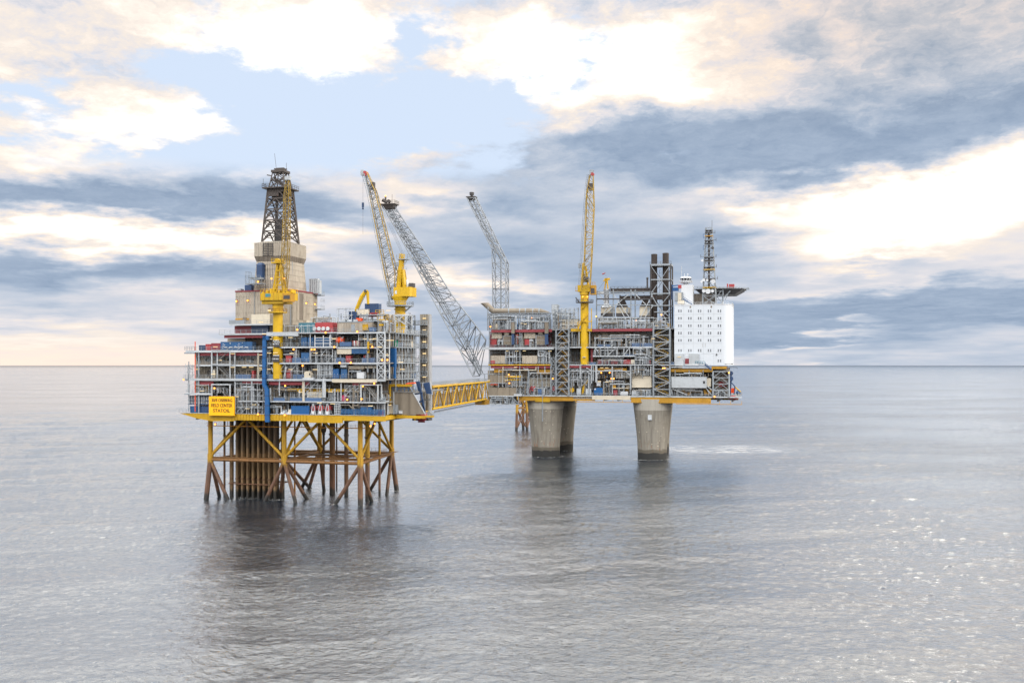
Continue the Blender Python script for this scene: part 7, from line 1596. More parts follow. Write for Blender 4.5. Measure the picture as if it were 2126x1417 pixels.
def make_bridge():
    W = Frame(0, 0, 0)
    def at(px, py, d): return Vector(((px-1063)/F*d, d, EYE-(py-756)*d/F))
    dL, dR = 366.0, 478.0
    A = Vector(((884-1063)/F*dL, dL, 0)); B = Vector(((1006-1063)/F*dR, dR, 0)); ax = (B-A).normalized(); sd = Vector((-ax.y, ax.x, 0)); zt, zb = 36.6, 28.6
    T = Thing(W, 'truss_bridge', 'yellow tubular truss footbridge joining the two platforms above open sea', 'bridge')
    L = (B-A).length; n = 7
    def pt(s, side, z): p = A+ax*(L*s)+sd*(side*2.4); return Vector((p.x, p.y, z))
    for side in (-1, 1):
        T.p('top_chord', MB().tube(pt(0, side, zt), pt(1, side, zt), .36, None, 10), 'yellow', smooth=True); T.p('bottom_chord', MB().tube(pt(0, side, zb), pt(.93, side, zb), .45, None, 10), 'yellow', smooth=True)
        for k in range(n):
            s0, s1 = k/n*.96+.02, (k+1)/n*.96+.02; m = (s0+s1)/2
            dgn = MB().tube(pt(s0, side, zb), pt(m, side, zt), .27, None, 8); dgn.tube(pt(m, side, zt), pt(s1, side, zb), .27, None, 8); T.p('diagonal', dgn, 'yellow'); T.p('post', MB().tube(pt(m, side, zb), pt(m, side, zt), .2, None, 8).tube(pt(s0, side, zb), pt(s0, side, zt), .2, None, 8), 'ochre')
    fl = MB()
    def quad(z0, z1, sa, sb, s0=0.0, s1=.95):
        ps = [pt(s0, sa, z0), pt(s1, sa, z0), pt(s1, sb, z0), pt(s0, sb, z0), pt(s0, sa, z1), pt(s1, sa, z1), pt(s1, sb, z1), pt(s0, sb, z1)]; fl.add(ps, [(0, 3, 2, 1), (4, 5, 6, 7), (0, 1, 5, 4), (1, 2, 6, 5), (2, 3, 7, 6), (3, 0, 4, 7)])
    quad(zb+.5, zb+.7, -.9, .9); T.p('walkway', fl, 'grating'); fl = MB(); quad(zb+.6, zb+4.8, .55, .7); T.p('wind_wall', fl, 'firewall'); fl = MB(); quad(zt-.5, zt-.1, -.8, .8); T.p('pipe_deck', fl, 'dark_steel')
    pp = MB()
    for q, z in ((-.5, zt-1.0), (0, zt-1.4), (.4, zt-1.0), (-.3, zt-2.2), (.3, zt-2.4)): pp.tube(pt(.0, q, z), pt(.96, q, z), .25, None, 8)
    T.p('pipeline', pp, 'pale_steel'); rl = MB()
    for side in (-.9, .9): rl.rail([pt(.02, side, zt+.3), pt(.98, side, zt+.3)], 1.4, 1.6, .11)
    T.p('railing', rl, 'grey_steel'); cx_ = MB()
    for k in range(n+1): s = k/n*.96+.02; cx_.bar(pt(s, -1, zt), pt(s, 1, zt), .4); cx_.bar(pt(s*.95, -1, zb), pt(s*.95, 1, zb), .4)
    T.p('cross_beam', cx_, 'ochre'); br = MB(); p = pt(.84, 0, zb); q = pt(.99, 0, zb-.2)
    fl = MB(); quad(zb-2.6, zb-.5, -1, 1, .90, 1.0); T.p('bearing_beam', fl, 'ochre'); hg = MB().rail([pt(.05, -.8, zb-1.7), pt(.85, -.8, zb-1.7)], .7, 2.0, .12); T.p('cable_tray', hg, 'dark_steel'); T.done()
    # the little jacket seen behind the left concrete leg
    T = Thing(W, 'bridge_support', 'small yellow braced jacket with dark feet half hidden behind the front left concrete leg', 'jacket')
    dj = EYE*F/(893-756); c = at(1072, 893, dj); legs = []
    for px, d in ((1073.5, dj), (1094, dj+4), (1086, dj+22), (1106, dj+26)):
        b = Vector(((px-1.5-1063)/F*d if px < 1080 else (px+.5-1063)/F*d, d, -2)); t = Vector(((px+1.0-1063)/F*d if px < 1080 else (px-1-1063)/F*d, d, 29)); legs.append((b, t)); T.p('leg', MB().tube(b, t, 1.0, .9, 12), 'jacket_paint', smooth=True)
    br = MB()
    for (b0, t0), (b1, t1) in ((legs[0], legs[1]), (legs[2], legs[3]), (legs[0], legs[2]), (legs[1], legs[3])): br.tube(b0.lerp(t0, .55), b1.lerp(t1, .55), .45, None, 8); br.tube(b0.lerp(t0, .08), b1.lerp(t1, .55), .42, None, 8); br.tube(b1.lerp(t1, .08), b0.lerp(t0, .55), .42, None, 8); br.tube(b0.lerp(t0, .55), b1.lerp(t1, .95), .42, None, 8); br.tube(b1.lerp(t1, .55), b0.lerp(t0, .95), .42, None, 8)
    T.p('brace_frame', br, 'jacket_rust'); T.p('cap_deck', MB().box((min(l[1].x for l in legs)-1, dj-1, 29), (max(l[1].x for l in legs)+1, dj+27, 30)), 'ochre'); T.done()
make_bridge()

stair_tower(FR, 'G', 1440, 1678, -420, 800, VR-.6, 5.0, 10, 'grey truss stair tower left of the third crane with chevron bracing', style='K', w=.5, b=.36, mat='grey_steel', stair='ochre')
stair_tower(FR, 'H', 1304, 1588, 14, 1160, VR-.6, 5.0, 10, 'grey truss stair tower with yellow stairs beside the white block', style='Z', w=.55, b=.36, mat='grey_steel', stair='yellow')
stair_tower(FR, 'G', 1348, 1438, 110, 800, VR-.3, 3.0, 5, 'narrow grey caged stair tower left of the chevron braced one', style='X', w=.32, b=.24, mat='grey_steel')
stair_tower(FR, 'I', 1185, 1578, 362, 942, VR-.4, 5.0, 4, 'rusty braced steel bay in front of the orange lifeboat at the right end', style='K', w=.55, b=.34, mat='grey_steel')

def right_equipment():
    f = VR+1.0
    # long white cabin
    u0, u1, z0, z1 = span(FR, 'I', 165, 1027, 500, 765, VR-.4, False); T = Thing(FR, 'white_cabin', 'long plain white cabin with one small window slung under the accommodation block', 'cabin')
    w = T.p('wall', MB().box((u0, VR-.4, z0), (u1, VR+4.5, z1)), 'pale_steel'); T.p('roof_edge', MB().box((u0-.1, VR-.5, z1), (u1+.1, VR+4.6, z1+.2)), 'pale_steel'); a = span(FR, 'I', 935, 997, 590, 662, VR-.4, False); wd = T.p('window', MB().box((a[0], VR-.47, a[2]), (a[1], VR-.4, a[3])), 'pale_steel'); T.p('pane', MB().box((a[0]+.08, VR-.5, a[2]+.08), (a[1]-.08, VR-.47, a[3]-.08)), 'glass_dark', wd)
    T.p('side_room', MB().box((u1, VR+.8, z0+.7), (u1+1.9, VR+4.4, z1-.5)), 'cream'); T.p('floor_frame', MB().box((u0, VR-.3, z0-.25), (u1, VR+4.4, z0)), 'dark_steel')
    hang = MB()
    for q in (.1, .5, .9): u = u0+(u1-u0)*q; hang.bar((u, VR+.5, z1), (u, VR+.5, z1+3.2), .25)
    T.p('hanger', hang, 'grey_steel'); T.done()
    # lifeboats
    for x0, x1, y0, y1, v, mt, lab in ((1250, 1580, 560, 800, VR+3.5, 'red', 'dull red lifeboat stowed inside the braced bay at the right end'), (1550, 1795, 960, 1068, VR+1.0, 'red', 'red boat hull hanging under the deck at the far right end')):
        a = span(FR, 'I', x0, x1, y0, y1, v, False); m = ((a[0]+a[1])/2, v+1.6, (a[2]+a[3])/2); L_, H_ = (a[1]-a[0])/2, (a[3]-a[2])/2
        T = Thing(FR, 'lifeboat', lab, 'lifeboat'); T.p('hull', MB().ball(m, 1, 20, 12, (L_, 1.5, H_)), mt, smooth=True); T.p('canopy', MB().ball((m[0]-L_*.1, m[1], m[2]+H_*.5), 1, 16, 8, (L_*.65, 1.2, H_*.7)), 'maroon', smooth=True); T.p('keel', MB().box((m[0]-L_*.6, m[1]-.1, m[2]-H_*1.05), (m[0]+L_*.6, m[1]+.1, m[2]-H_*.8)), 'dark_steel'); T.done()
    T = Thing(FR, 'lifeboat_davit', 'orange and blue lifeboat davit with yellow arm at the far right edge', 'davit'); P = lambda x, y, v=VR+3: ptc(FR, 'I', x, y, v)
    T.p('arm', MB().path([P(1730, 740), P(1790, 800), P(1865, 862)], .3), 'yellow'); T.p('frame', MB().bar(P(1610, 940), P(1620, 600), .5).bar(P(1620, 620), P(1730, 740), .45).bar(P(1700, 930), P(1720, 740), .4).bar(P(1790, 940), P(1800, 800), .4).bar(P(1850, 930), P(1840, 860), .4), 'deep_blue')
    hr = MB()
    for k in range(5): hr.bar(P(1600+k*24, 770), P(1625+k*18, 890), .3)
    T.p('striped_guard', hr, 'orange'); T.p('winch', MB().tube(P(1745, 880), P(1800, 880), .6, None, 12), 'deep_blue'); T.p('white_canister', MB().box(P(1680, 940), (P(1705, 0)[0], VR+4, P(0, 905)[2])), 'white'); T.p('railing', MB().rail([P(1800, 945), P(1890, 945)], 1.6, .8, .12), 'grey_steel'); T.done()
    for y, lab in ((404, 'upper'), (536, 'lower')):
        T = Thing(FR, 'life_raft', '%s of two round blue raft canisters on the right end wall' % lab, 'life raft', 'blue raft canisters'); c = P(1634, y); T.p('canister', MB().tube((c[0]-.2, VR+2.2, c[2]), (c[0]-.2, VR+4.5, c[2]), .95 if y < 500 else 1.1, None, 16), 'deep_blue'); T.p('strap', MB().tube((c[0]-.2, VR+3.2, c[2]), (c[0]-.2, VR+3.4, c[2]), 1.15, None, 16), 'grey_steel'); T.p('cradle', MB().box((c[0]-1.6, VR+2.4, c[2]-1.3), (c[0]+.4, VR+4.2, c[2]-1.0)), 'deep_blue'); T.done()
    container(FR, 'I', 500, 617, 48, 178, VR-.2, 'maroon', 'rust brown crate with blue front at the foot of the white block', name='storage_crate', cat='crate', snap=False)
    container(FR, 'I', 660, 747, 82, 178, VR-.2, 'deep_blue', 'blue grey crate right of the rust brown one below the windows', name='storage_crate', cat='crate', snap=False)
    T = Thing(FR, 'crate_platform', 'white edged platform carrying two crates at the foot of the white block', 'platform'); b = MB(); bx(b, FR, 'I', 490, 825, 183, 212, VR-.6, 3); T.p('floor', b, 'white'); T.p('railing', MB().rail([ptc(FR, 'I', 750, 183, VR-.5), ptc(FR, 'I', 985, 183, VR-.5)], 1.3, 1, .12), 'teal'); T.p('ramp', MB().bar(ptc(FR, 'I', 985, 190, VR-.5), ptc(FR, 'I', 1150, 330, VR-.5), .6).bar(ptc(FR, 'I', 985, 150, VR-.5), ptc(FR, 'I', 1150, 290, VR-.5), .14), 'deep_blue'); T.done()
    # things on the lowest deck
    u0, u1, z0, z1 = span(FR, 'H', 275, 430, 1040, 1152, f-.6, True); T = Thing(FR, 'teal_tank', 'big rounded teal blue tank unit on the lowest deck right of the yellow slide', 'tank'); n = 14; h = z1-z0; c = ((u0+u1)/2, (z0+z1)/2+.1)
    T.p('shell', MB().prism([(c[0]+(u1-u0)/2*math.copysign(abs(math.cos(2*math.pi*k/24))**.45, math.cos(2*math.pi*k/24)), c[1]+h/2*.95*math.copysign(abs(math.sin(2*math.pi*k/24))**.45, math.sin(2*math.pi*k/24))) for k in range(24)], f-.6, f+2.4), 'bright_blue'); T.p('base', MB().box((u0+.2, f-.5, z0), (u1-.2, f+2.2, z0+.3)), 'dark_steel'); T.p('end_cover', MB().prism([(u1-.1, z0+.3), (u1+.9, z0+.3), (u1+.6, z1-.6), (u1-.1, z1-.2)], f-.4, f+2.2), 'dark_clad'); T.p('white_plate', MB().box((u0+.2, f-.66, z1-.9), (u0+1.0, f-.6, z1-.4)), 'white'); T.done()
    cabinet(FR, 'H', 320, 390, 928, 1012, f+1.6, 'white', 'white upright unit above the teal blue tank', doors=1, snap=False); cabinet(FR, 'G', 1830, 1907, 690, 782, f, 'pale_steel', 'left of two pale square cabinets below the third crane', doors=1); cabinet(FR, 'G', 1990, 2100, 690, 782, f, 'pale_steel', 'right of two pale square cabinets below the third crane', doors=1)
    T = Thing(FR, 'yellow_slide', 'steep yellow chute slanting down to the lowest deck below the third crane', 'chute'); P = lambda x, y: ptc(FR, 'G', x, y, VR+2.4); T.p('trough', MB().bar(P(2075, 490), P(1965, 655), .95).bar(P(1965, 655), P(1945, 790), 1.0), 'yellow'); T.p('rim', MB().bar(P(2090, 500), P(1985, 660), .2), 'ochre'); T.done()
    T = Thing(FR, 'yellow_drum', 'yellow cable drum lying beside the chevron braced stair tower foot', 'drum'); c = P(1750, 715); T.p('drum', MB().tube((c[0], VR+1.2, c[2]), (c[0], VR+2.8, c[2]), .9, None, 16), 'ochre'); T.p('flange', MB().tube((c[0], VR+1.0, c[2]), (c[0], VR+1.2, c[2]), 1.15, None, 18), 'yellow'); T.p('stand', MB().box((c[0]-1, VR+1.1, E0), (c[0]+1, VR+2.7, E0+.5)), 'dark_steel'); T.done()
    T = Thing(FR, 'work_table', 'steel bench with shelves on the lowest deck between the columns', 'bench'); P = lambda x, y: ptc(FR, 'H', x, y, f); b = MB(); bx(b, FR, 'H', 555, 912, 962, 982, f, 2.5); T.p('top', b, 'pale_steel'); b = MB(); bx(b, FR, 'H', 590, 905, 1040, 1052, f+.2, 2); T.p('shelf', b, 'cream'); 
    for x in (592, 710, 905): T.p('leg', MB().bar(P(x, 965), P(x, 1150), .22), 'pale_steel')
    for k in range(4): b = MB(); bx(b, FR, 'H', 600+k*78, 655+k*78, 990, 1040, f+.4, 1.4); T.p('bin', b, ('ochre', 'dark_steel', 'grey_steel', 'dark_clad')[k])
    T.done()
    cabinet(FR, 'H', 735, 862, 1102, 1148, f-.3, 'white', 'low white chest under the steel bench', doors=2, d=1.2); cabinet(FR, 'H', 612, 682, 1078, 1148, f+.4, 'maroon', 'small dull red box left of the low white chest', doors=1)
    cabinet(FR, 'H', 930, 1048, 1098, 1150, f-.3, 'pale_steel', 'low pale slatted bin at the foot of the cream wall', doors=3); cabinet(FR, 'H', 1060, 1270, 1066, 1150, f+1.0, 'grey_steel', 'row of grey lockers left of the yellow stair tower foot', doors=4); cabinet(FR, 'H', 916, 982, 552, 626, f, 'cream', 'cream box among the red units on the second deck', doors=1)
    T = Thing(FR, 'red_valve_station', 'cluster of red valves and wheels at the left foot of the pale wall', 'valve station'); P = lambda x, y: ptc(FR, 'G', x, y, f)
    for x, y in ((965, 690), (1000, 720), (985, 660), (1035, 665)): c = P(x, y); T.p('hand_wheel', MB().tube((c[0], f-.2, c[2]), (c[0], f, c[2]), .5, None, 12), 'red'); 
    T.p('manifold', MB().path([P(950, 780), P(950, 690), P(1030, 690), P(1030, 780)], .3), 'maroon'); T.done()
    cabinet(FR, 'G', 1372, 1430, 655, 742, f-.8, 'red', 'red cabinet inside the narrow caged stair tower', doors=1)
    T = Thing(FR, 'white_pipe_loop', 'thick pale pipe loop under the yellow deck edge at the bridge end', 'pipework'); P = lambda x, y: ptc(FR, 'G', x, y, VR+.2); T.p('pipe', MB().path([P(447, 285), P(447, 345), P(1065, 345), P(1065, 285)], .26, 10), 'cream'); T.p('pipe', MB().path([P(830, 300), P(840, 320), P(915, 322), P(928, 400), P(928, 620)], .22, 10), 'grey_steel'); T.p('hanger', MB().bar(P(600, 345), P(600, 290), .15).bar(P(900, 345), P(900, 290), .15), 'grey_steel'); T.done()
    T = Thing(FR, 'pipe_grid', 'grid of thin grey pipes hung in front of the wall between the lower columns', 'pipework'); P = lambda x, y: ptc(FR, 'H', x, y, VR+1.5)
    for k in range(9): T.p('pipe', MB().bar(P(665+k*29, 770), P(665+k*29, 880), .18), 'pale_steel')
    for k in range(4): T.p('pipe', MB().bar(P(660, 785+k*28), P(1115, 770+k*22), .16), 'cream')
    T.p('pipe', MB().path([P(1115, 650), P(1115, 870)], .22), 'grey_steel'); T.done()
    # roof level
    T = Thing(FR, 'mesh_tower', 'pale square ribbed tower box on the roof at the right end of the vent duct', 'tower'); u0, u1, z0, z1 = span(FR, 'E', 1775, 1905, 135, 385, VR+3, False); T.p('box', MB().box((u0, VR+3, z0), (u1, VR+6, z1)), 'pale_steel'); b = MB()
    for k in range(7): z = z0+(z1-z0)*k/6.5; b.box((u0-.06, VR+2.93, z), (u1+.06, VR+6.05, z+.14))
    for k in range(3): u = u0+(u1-u0)*k/2; b.box((u-.06, VR+2.92, z0), (u+.06, VR+3, z1))
    T.p('rib', b, 'grey_steel'); T.p('side_pipes', MB().path([(u1+.5, VR+4, z0), (u1+.5, VR+4, z1-.5), (u1+1.2, VR+4, z1-1)], .25).path([(u1+1.2, VR+4, z0), (u1+1.2, VR+4, z1-2.5)], .3), 'boom_steel'); T.p('post', MB().box((u0+.3, VR+3.3, E3), (u1-.3, VR+5.7, z0)), 'grey_steel'); T.done()
    T = Thing(FR, 'settling_tank', 'wide ribbed beige tank on the roof left of the third crane', 'tank'); u0, u1, z0, z1 = span(FR, 'P', 1163, 1199, 662, 683, VR+2, True); b = MB().box((u0, VR+2, z0+.2), (u1, VR+7, z1-.2)); T.p('shell', b, 'cream'); b = MB()
    for k in range(9): u = u0+(u1-u0)*k/8; b.box((u-.09, VR+1.9, z0+.2), (u+.09, VR+2, z1-.2))
    T.p('rib', b, 'beige_clad'); T.p('rim', MB().box((u0-.2, VR+1.8, z1-.2), (u1+.2, VR+7.2, z1+.1)), 'grey_steel'); T.p('base_frame', MB().box((u0-.1, VR+2.1, z0), (u1+.1, VR+7, z0+.2)), 'dark_steel'); T.done()
    for x0, x1, lab in ((785, 860, 'left'), (1602, 1690, 'right')):
        T = Thing(FR, 'exhaust_riser', '%s of two rusty beige and blue exhaust risers passing the maroon roof beam' % lab, 'exhaust riser', 'exhaust risers through the roof edge'); b = MB(); bx(b, FR, 'E', x0, x1, 560, 850, VR-1.3, 1.2); T.p('upper_duct', b, 'pipe_beige'); b = MB(); bx(b, FR, 'E', x0+6, x1-6, 850, 1120, VR-1.2, 1.0); T.p('lower_duct', b, 'deep_blue'); b = MB(); bx(b, FR, 'E', x0-12, x1+8, 540, 568, VR-1.5, 1.6); T.p('rain_cap', b, 'grey_steel'); b = MB(); bx(b, FR, 'E', x0-6, x1+6, 842, 856, VR-1.4, 1.4); T.p('flange', b, 'dark_steel'); T.done()
    for x0, x1, y0, y1, mt, lab in ((395, 460, 610, 740, 'cream', 'pale upright box at the left end of the roof below the vent duct'), (635, 770, 612, 740, 'grey_steel', 'grey framed cooler unit left of the first exhaust riser'), (1195, 1255, 610, 740, 'cream', 'cream upright box on the roof near the middle of the vent duct'), (1440, 1590, 610, 740, 'grey_steel', 'grey framed cooler unit left of the second exhaust riser'), (885, 945, 620, 740, 'rail_blue', 'blue grey box right of the first exhaust riser')): cabinet(FR, 'E', x0, x1, y0, y1, VR+.3, mt, lab, doors=1)
    T = Thing(FR, 'gangway_light_mast', 'slim grey mast with side rails at the left edge of the roof', 'mast'); m = MB()
    for x in (200, 232): m.bar(ptc(FR, 'E', x, 200, VR-.6), ptc(FR, 'E', x, 780, VR-.6), .2)
    T.p('rail', m, 'boom_steel'); m = MB()
    for k in range(14): m.bar(ptc(FR, 'E', 200, 220+k*40, VR-.6), ptc(FR, 'E', 232, 220+k*40, VR-.6), .12)
    T.p('rung', m, 'boom_steel'); T.done()
    for c, x0, x1, y0, y1, where, sd, n, v0, v1 in (
        ('E', 240, 1000, 400, 740, 'on the roof under the vent duct left half', 101, 14, VR+.5, VR+7), ('E', 1000, 1760, 400, 740, 'on the roof under the vent duct right half', 102, 14, VR+.5, VR+7), ('P', 1146, 1200, 640, 683, 'on the roof by the ribbed beige tank', 103, 7, VR+1, VR+8),
        ('T', 100, 455, 415, 508, 'on the roof below the left half of the turbine frame', 104, 14, VR+.8, VR+8), ('T', 460, 690, 415, 508, 'on the roof below the turbine enclosure nearest the stacks', 105, 10, VR+.8, VR+8), ('T', 690, 860, 415, 508, 'on the roof below the exhaust stacks', 106, 6, VR+.8, VR+8),
        ('E', 430, 600, 980, 1135, 'on the third deck between red panel and left louvre', 111, 5, VR+1.2, VR+3), ('E', 860, 1100, 830, 1135, 'on the third deck around the orange panel', 112, 7, VR+1, VR+6), ('E', 1235, 1390, 980, 1135, 'on the third deck beside the right louvre', 113, 5, VR+1.2, VR+4), ('G', 1690, 1860, -420, -80, 'on the third deck left of the third crane', 114, 6, VR+1, -2), ('H', 250, 1290, 120, 306, 'on the third deck before the beige wall', 115, 12, VR+.8, VR+4.5),
        ('G', 485, 800, -50, 222, 'on the second deck between the two beige panels', 121, 11, VR+1.4, -2), ('G', 1095, 1345, -50, 222, 'on the second deck left of the caged stair', 122, 9, VR+1.4, -2), ('H', 260, 900, 335, 500, 'behind the pale truss below the third deck', 123, 13, VR+1, -2), ('H', 320, 980, 520, 626, 'on the second deck among the red units', 124, 10, VR+.6, -2), ('H', 980, 1290, 480, 626, 'on the second deck left of the yellow stair tower', 125, 9, VR+.6, -2), ('H', 960, 1290, 330, 470, 'under the third deck left of the yellow stair tower', 126, 7, VR+.6, VR+3),
        ('G', 930, 1345, 660, 795, 'on the lowest deck before the pale wall', 131, 9, VR+1, VR+4.6), ('G', 1690, 2100, 300, 790, 'on the lowest deck below the third crane', 132, 9, VR+2, -2), ('H', 330, 905, 650, 880, 'above the steel bench between the lower columns', 133, 14, VR+2, -2), ('H', 430, 905, 890, 1150, 'on the lowest deck around the steel bench', 134, 9, VR+2.4, -2), ('H', 930, 1290, 650, 830, 'above the cream wall of the lowest deck', 135, 8, VR+1, VR+6), ('H', 930, 1290, 1040, 1150, 'on the lowest deck before the cream wall', 136, 5, VR+1.4, VR+3.5),
        ('I', 170, 1170, 400, 490, 'above the long white cabin', 141, 7, VR+1, VR+7), ('I', 180, 1170, 780, 935, 'on the lowest deck under the long white cabin', 142, 13, VR+1, -1), ('I', 1200, 1570, 800, 940, 'at the foot of the right end braced bay', 143, 6, VR+1, VR+5),
        ('G', 200, 900, 300, 660, 'behind the grey panels at the bridge landing', 151, 12, VR+.5, VR+4), ('G', 700, 930, 600, 830, 'right of the lower grey panels at the bridge landing', 152, 6, VR+.3, VR+4), ('G', 170, 730, 845, 980, 'under the lower grey panels at the bridge landing', 153, 8, VR+.5, VR+3.5)):
        clutter(FR, c, x0, x1, y0, y1, v0, v1, where, sd, n, dens=1.0)
right_equipment()

for c, x0, x1, y0, y1, v, lab in (('E', 300, 860, 560, 740, VR+.6, 'tube scaffold on the roof below the left half of the vent duct'), ('E', 1000, 1500, 560, 740, VR+.6, 'tube scaffold on the roof below the right half of the vent duct'), ('T', 110, 450, 405, 508, VR+1, 'tube scaffold on the roof under the left turbine enclosures'), ('T', 470, 690, 405, 508, VR+1, 'tube scaffold on the roof under the right turbine enclosure'),
        ('G', 930, 1340, 420, 795, VR+1, 'tube scaffold before the pale wall on the lowest deck'), ('H', 940, 1290, 650, 830, VR+.8, 'tube scaffold above the cream wall'), ('H', 985, 1290, 480, 626, VR+.5, 'tube scaffold on the second deck left of the yellow stair tower'), ('G', 1690, 2080, 320, 640, VR+1, 'tube scaffold under the third crane'),
        ('H', 830, 1050, 120, 306, VR+.8, 'tube scaffold between two louvres of the beige wall'), ('P', 1148, 1200, 640, 684, VR+1, 'tube scaffold by the ribbed beige tank'), ('G', 540, 930, 560, 830, VR-.2, 'tube scaffold right of the grey bridge landing panels'), ('T', 690, 860, 405, 500, VR+1, 'tube scaffold on the roof below the twin stacks')):
    scaffold(FR, c, x0, x1, y0, y1, v, lab, seed=int(x0)+int(y0), w=.16)

# ================================================================== lamps that are lit in the photograph
def lamps():
    orange = [('A', 15, 745, 0), ('A', 545, 895, 0), ('P', 536, 586.5, -2), ('P', 491, 627, 7.6), ('P', 514.5, 625.5, 7.6), ('P', 564, 580, -6), ('P', 591, 580, -6), ('P', 636, 631, 12), ('P', 654, 633, 24), ('P', 618.5, 644, 12),
              ('B', 577, 45, 0), ('B', 1015, 90, 0), ('B', 520, 350, 0), ('B', 800, 352, 0), ('B', 843, 352, 0), ('B', 1150, 313, 0), ('B', 660, 602, 0), ('B', 1233, 558, 0), ('B', 390, 912, 0), ('B', 383, 1365, 0), ('A', 1300, 1345, 0),
              ('C', 408, 550, 0), ('C', 655, 800, 0), ('C', 120, 1060, 0), ('C', 303, 1058, 0), ('C', 815, 1015, 0), ('C', 902, 1013, 2), ('D', 842, 265, 0), ('D', 615, 322, 1.5), ('D', 588, 578, 0), ('D', 300, 590, 0), ('D', 852, 1072, 2), ('D', 768, 1118, 2), ('P', 447, 882, -6)]
    tubes = [('A', 560, 168, 0), ('A', 860, 285, 0), ('A', 635, 400, 1.2), ('A', 860, 522, 0), ('A', 250, 555, 1.6), ('A', 525, 640, -.6), ('A', 1180, 520, 1.8), ('A', 1058, 520, 1.8), ('A', 1350, 305, 1), ('A', 1345, 530, 1), ('A', 1350, 560, 1), ('A', 330, 930, .5), ('A', 925, 1028, .5), ('A', 1230, 1165, 1.5), ('A', 1110, 1235, 1.5),
             ('B', 65, 100, .5), ('B', 210, 150, .5), ('B', 470, 155, 1), ('B', 155, 180, .5), ('B', 240, 392, -.6), ('B', 140, 395, 1), ('B', 490, 398, 1.5), ('B', 860, 395, 1.5), ('B', 135, 645, 1), ('B', 475, 648, 1), ('B', 850, 650, 1), ('B', 1090, 995, 1), ('B', 920, 1165, .5), ('B', 1125, 1180, .5), ('B', 630, 1000, 1), ('P', 542, 669, -3.6), ('P', 541, 693, -5), ('P', 549, 694, -5),
             ('C', 545, 657, 1), ('C', 640, 665, 1), ('C', 905, 682, 2), ('C', 968, 682, 2), ('C', 880, 915, 2), ('C', 1120, 1040, 4), ('C', 1145, 1155, 4), ('C', 775, 790, -.2), ('D', 765, 703, 1), ('D', 1140, 686, 6), ('C', 915, 195, 6), ('C', 705, 655, .5), ('C', 30, 655, 1)]
    r_or = [('E', 1290, 480, 2), ('E', 275, 700, -.6), ('T', 90, 395, 3), ('T', 775, 378, 3), ('T', 775, 440, 5), ('T', 515, 437, 3), ('H', 403, 790, 1), ('H', 547, 788, 1), ('H', 578, 893, 1), ('H', 620, 893, 1), ('H', 1470, 712, -.3), ('H', 1500, 715, 1), ('G', 565, 600, -.6), ('G', 165, 580, -.8), ('G', 1382, 515, -.4), ('I', 1575, 412, -.6), ('P', 1210, 617, -1.5), ('P', 1219.5, 617, -1.5), ('H', 357, 195, 6), ('G', 555, 440, -.5), ('I', 1222, 1000, -.2)]
    r_tb = [('E', 1033, 605, 1), ('E', 1125, 622, 1), ('E', 675, 1280, 1.5), ('E', 920, 1285, 1.5), ('E', 1105, 1280, 1.5), ('E', 1735, 1285, 1.5), ('G', 685, 293, .6), ('H', 860, 163, 6), ('H', 1133, 355, 1), ('H', 625, 205, 6), ('H', 1030, 192, 6), ('H', 1300, 192, -.8), ('H', 370, 930, 1.5), ('H', 500, 940, 1.5), ('H', 565, 930, 1.5), ('H', 410, 697, 1), ('H', 497, 697, 1), ('H', 915, 255, 5), ('T', 725, 487, 1), ('I', 355, 8, -.5), ('G', 170, 540, -.8), ('G', 510, 540, -.8)]
    marks = {FL: [('the yellow sign', 460, 842), ('the blue duct', 552, 790), ('the crane post', 577, 720), ('the bottle rack', 412, 828), ('the drilling module', 540, 630), ('the yellow front crane house', 579, 615), ('the red winch house', 672, 676), ('the beige module', 732, 678), ('the bright blue cabinet', 696, 775), ('the big bright blue container', 623, 851), ('the cream vessels', 740, 762), ('the truss stair tower', 791, 735), ('the white long container', 715, 727), ('the orange tank', 703, 706), ('the blast wall', 850, 840), ('the knee brace', 805, 830), ('the hose reels', 665, 848), ('the blue ventilation duct', 815, 740), ('the left wing stairs', 458, 750), ('the pale column', 672, 800), ('the base girder', 590, 865), ('the long blue skip', 490, 717), ('the conductor pipes', 530, 930)],
             FR: [('the vent duct', 1090, 648), ('the left louvre', 1055, 706), ('the bridge landing', 1030, 800), ('the third crane', 1213, 690), ('the turbine frame', 1275, 640), ('the exhaust stacks', 1370, 640), ('the steel bench', 1285, 800), ('the pale truss', 1270, 729), ('the yellow stair tower', 1373, 770), ('the white block', 1430, 740), ('the braced bay', 1500, 790), ('the beige wall', 1290, 705), ('the chevron braced tower', 1165, 770), ('the long white cabin', 1430, 795), ('the beige panels', 1080, 745), ('the lower columns', 1255, 775)]}
    firsts = {}
    seen = {}
    def put(fr, c, x, y, dv, kind):
        px, py = cx(c, x), cy(c, y); v = (VF if fr is FL else VR) + dv - .25 if c != 'P' else dv
        if c == 'P' and fr is FR: v = VR+dv
        p = fr.pt(px, py, v); mk = min(marks[fr], key=lambda m: (m[1]-px)**2+(m[2]-py)**2)
        dxp, dyp = px-mk[1], py-mk[2]; rel = ('right of ' if dxp > 0 else 'left of ') if abs(dxp) > abs(dyp) else ('below ' if dyp > 0 else 'above ')
        lab = ('orange floodlight glowing ' if kind == 'o' else 'lit strip lamp ') + rel + mk[0]
        side = 'drilling platform' if fr is FL else 'concrete legged platform'
        grp = ('orange floodlights on the ' if kind == 'o' else 'strip lamps on the ') + side
        base = (p[0], p[1], p[2])
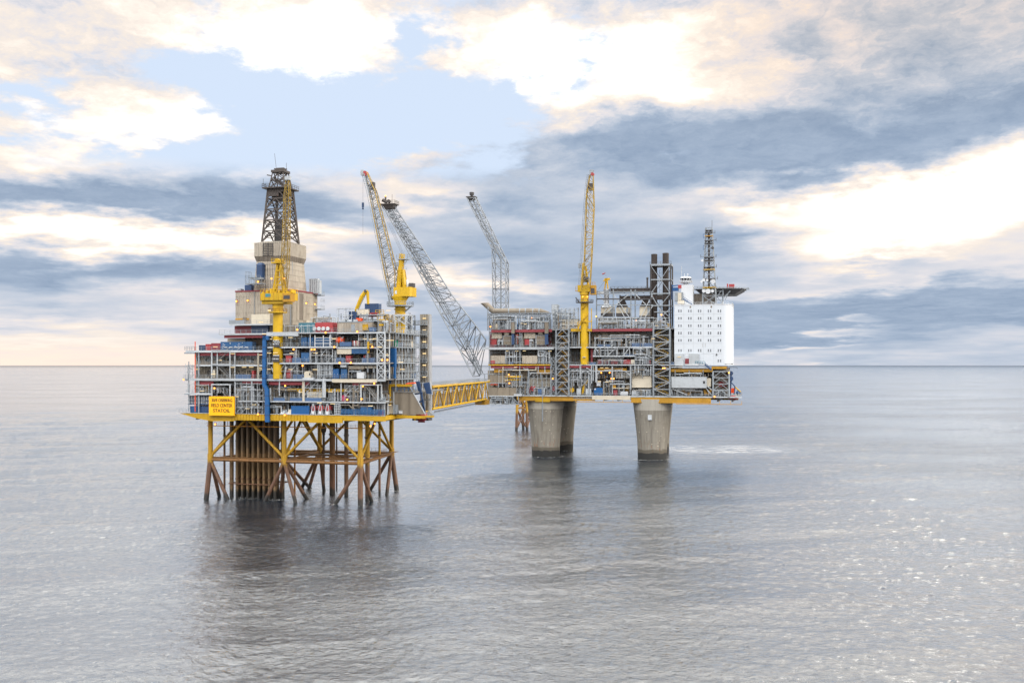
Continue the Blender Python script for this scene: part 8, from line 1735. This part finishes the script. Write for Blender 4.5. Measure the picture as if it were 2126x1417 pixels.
        if (kind, fr) not in firsts:
            T = Thing(fr, 'floodlight' if kind == 'o' else 'strip_lamp', lab, 'lamp', grp)
            if kind == 'o':
                T.p('bulb', MB().ball((p[0], p[1]-.15, p[2]+.3), .27 if fr is FL else .34, 10, 7), 'lamp_orange', smooth=True); T.p('bracket', MB().bar((p[0], p[1], p[2]+.3), (p[0], p[1]+.7, p[2]+.3), .16), 'dark_steel')
                T.p('shade', MB().box((p[0]-.35, p[1]-.2, p[2]+.62), (p[0]+.35, p[1]+.3, p[2]+.72)).box((p[0]-.2, p[1]+.1, p[2]), (p[0]+.2, p[1]+.3, p[2]+.1)), 'dark_steel')
            else:
                h = .10 if fr is FL else .13; T.p('tube', MB().box((p[0]-.75, p[1]-.12, p[2]), (p[0]+.75, p[1]+.12, p[2]+h*1.5)), 'lamp_warm'); T.p('housing', MB().box((p[0]-.95, p[1]-.1, p[2]+h*1.5), (p[0]+.95, p[1]+.2, p[2]+h*2.2)), 'grey_steel')
            T.done(); firsts[(kind, fr)] = T
        else:
            T = firsts[(kind, fr)]; copy_tree(T.root, fr, (p[0], p[1]+(.2 if kind == 'o' else 0), p[2]), lab, grp)
    for fr, lst, k in ((FL, orange, 'o'), (FL, tubes, 't'), (FR, r_or, 'o'), (FR, r_tb, 't')):
        for c, x, y, dv in lst: put(fr, c, x, y, dv, k)
lamps()

# a label that several things share gets the thing's place in its row, read from left to right
def single_out():
    ranks = ['leftmost', 'second', 'third', 'fourth', 'fifth', 'sixth', 'seventh', 'eighth', 'ninth', 'tenth', 'eleventh', 'twelfth']
    by = {}
    for o, p in THINGS: by.setdefault(o['label'], []).append((p[0], -p[1], o))
    for lab, ls in by.items():
        if len(ls) < 2 or 'conductor pipe in the dense' in lab: continue
        ls.sort(key=lambda t: t[:2]); n = len(ls)
        for k, (_, _, o) in enumerate(ls):
            tag = 'left one' if n == 2 and k == 0 else 'right one' if n == 2 else 'leftmost of %d' % n if k == 0 else 'rightmost of %d' % n if k == n-1 else '%s of %d' % (ranks[k] if k < 12 else str(k+1), n)
            o['label'] = lab + ', ' + tag
single_out()
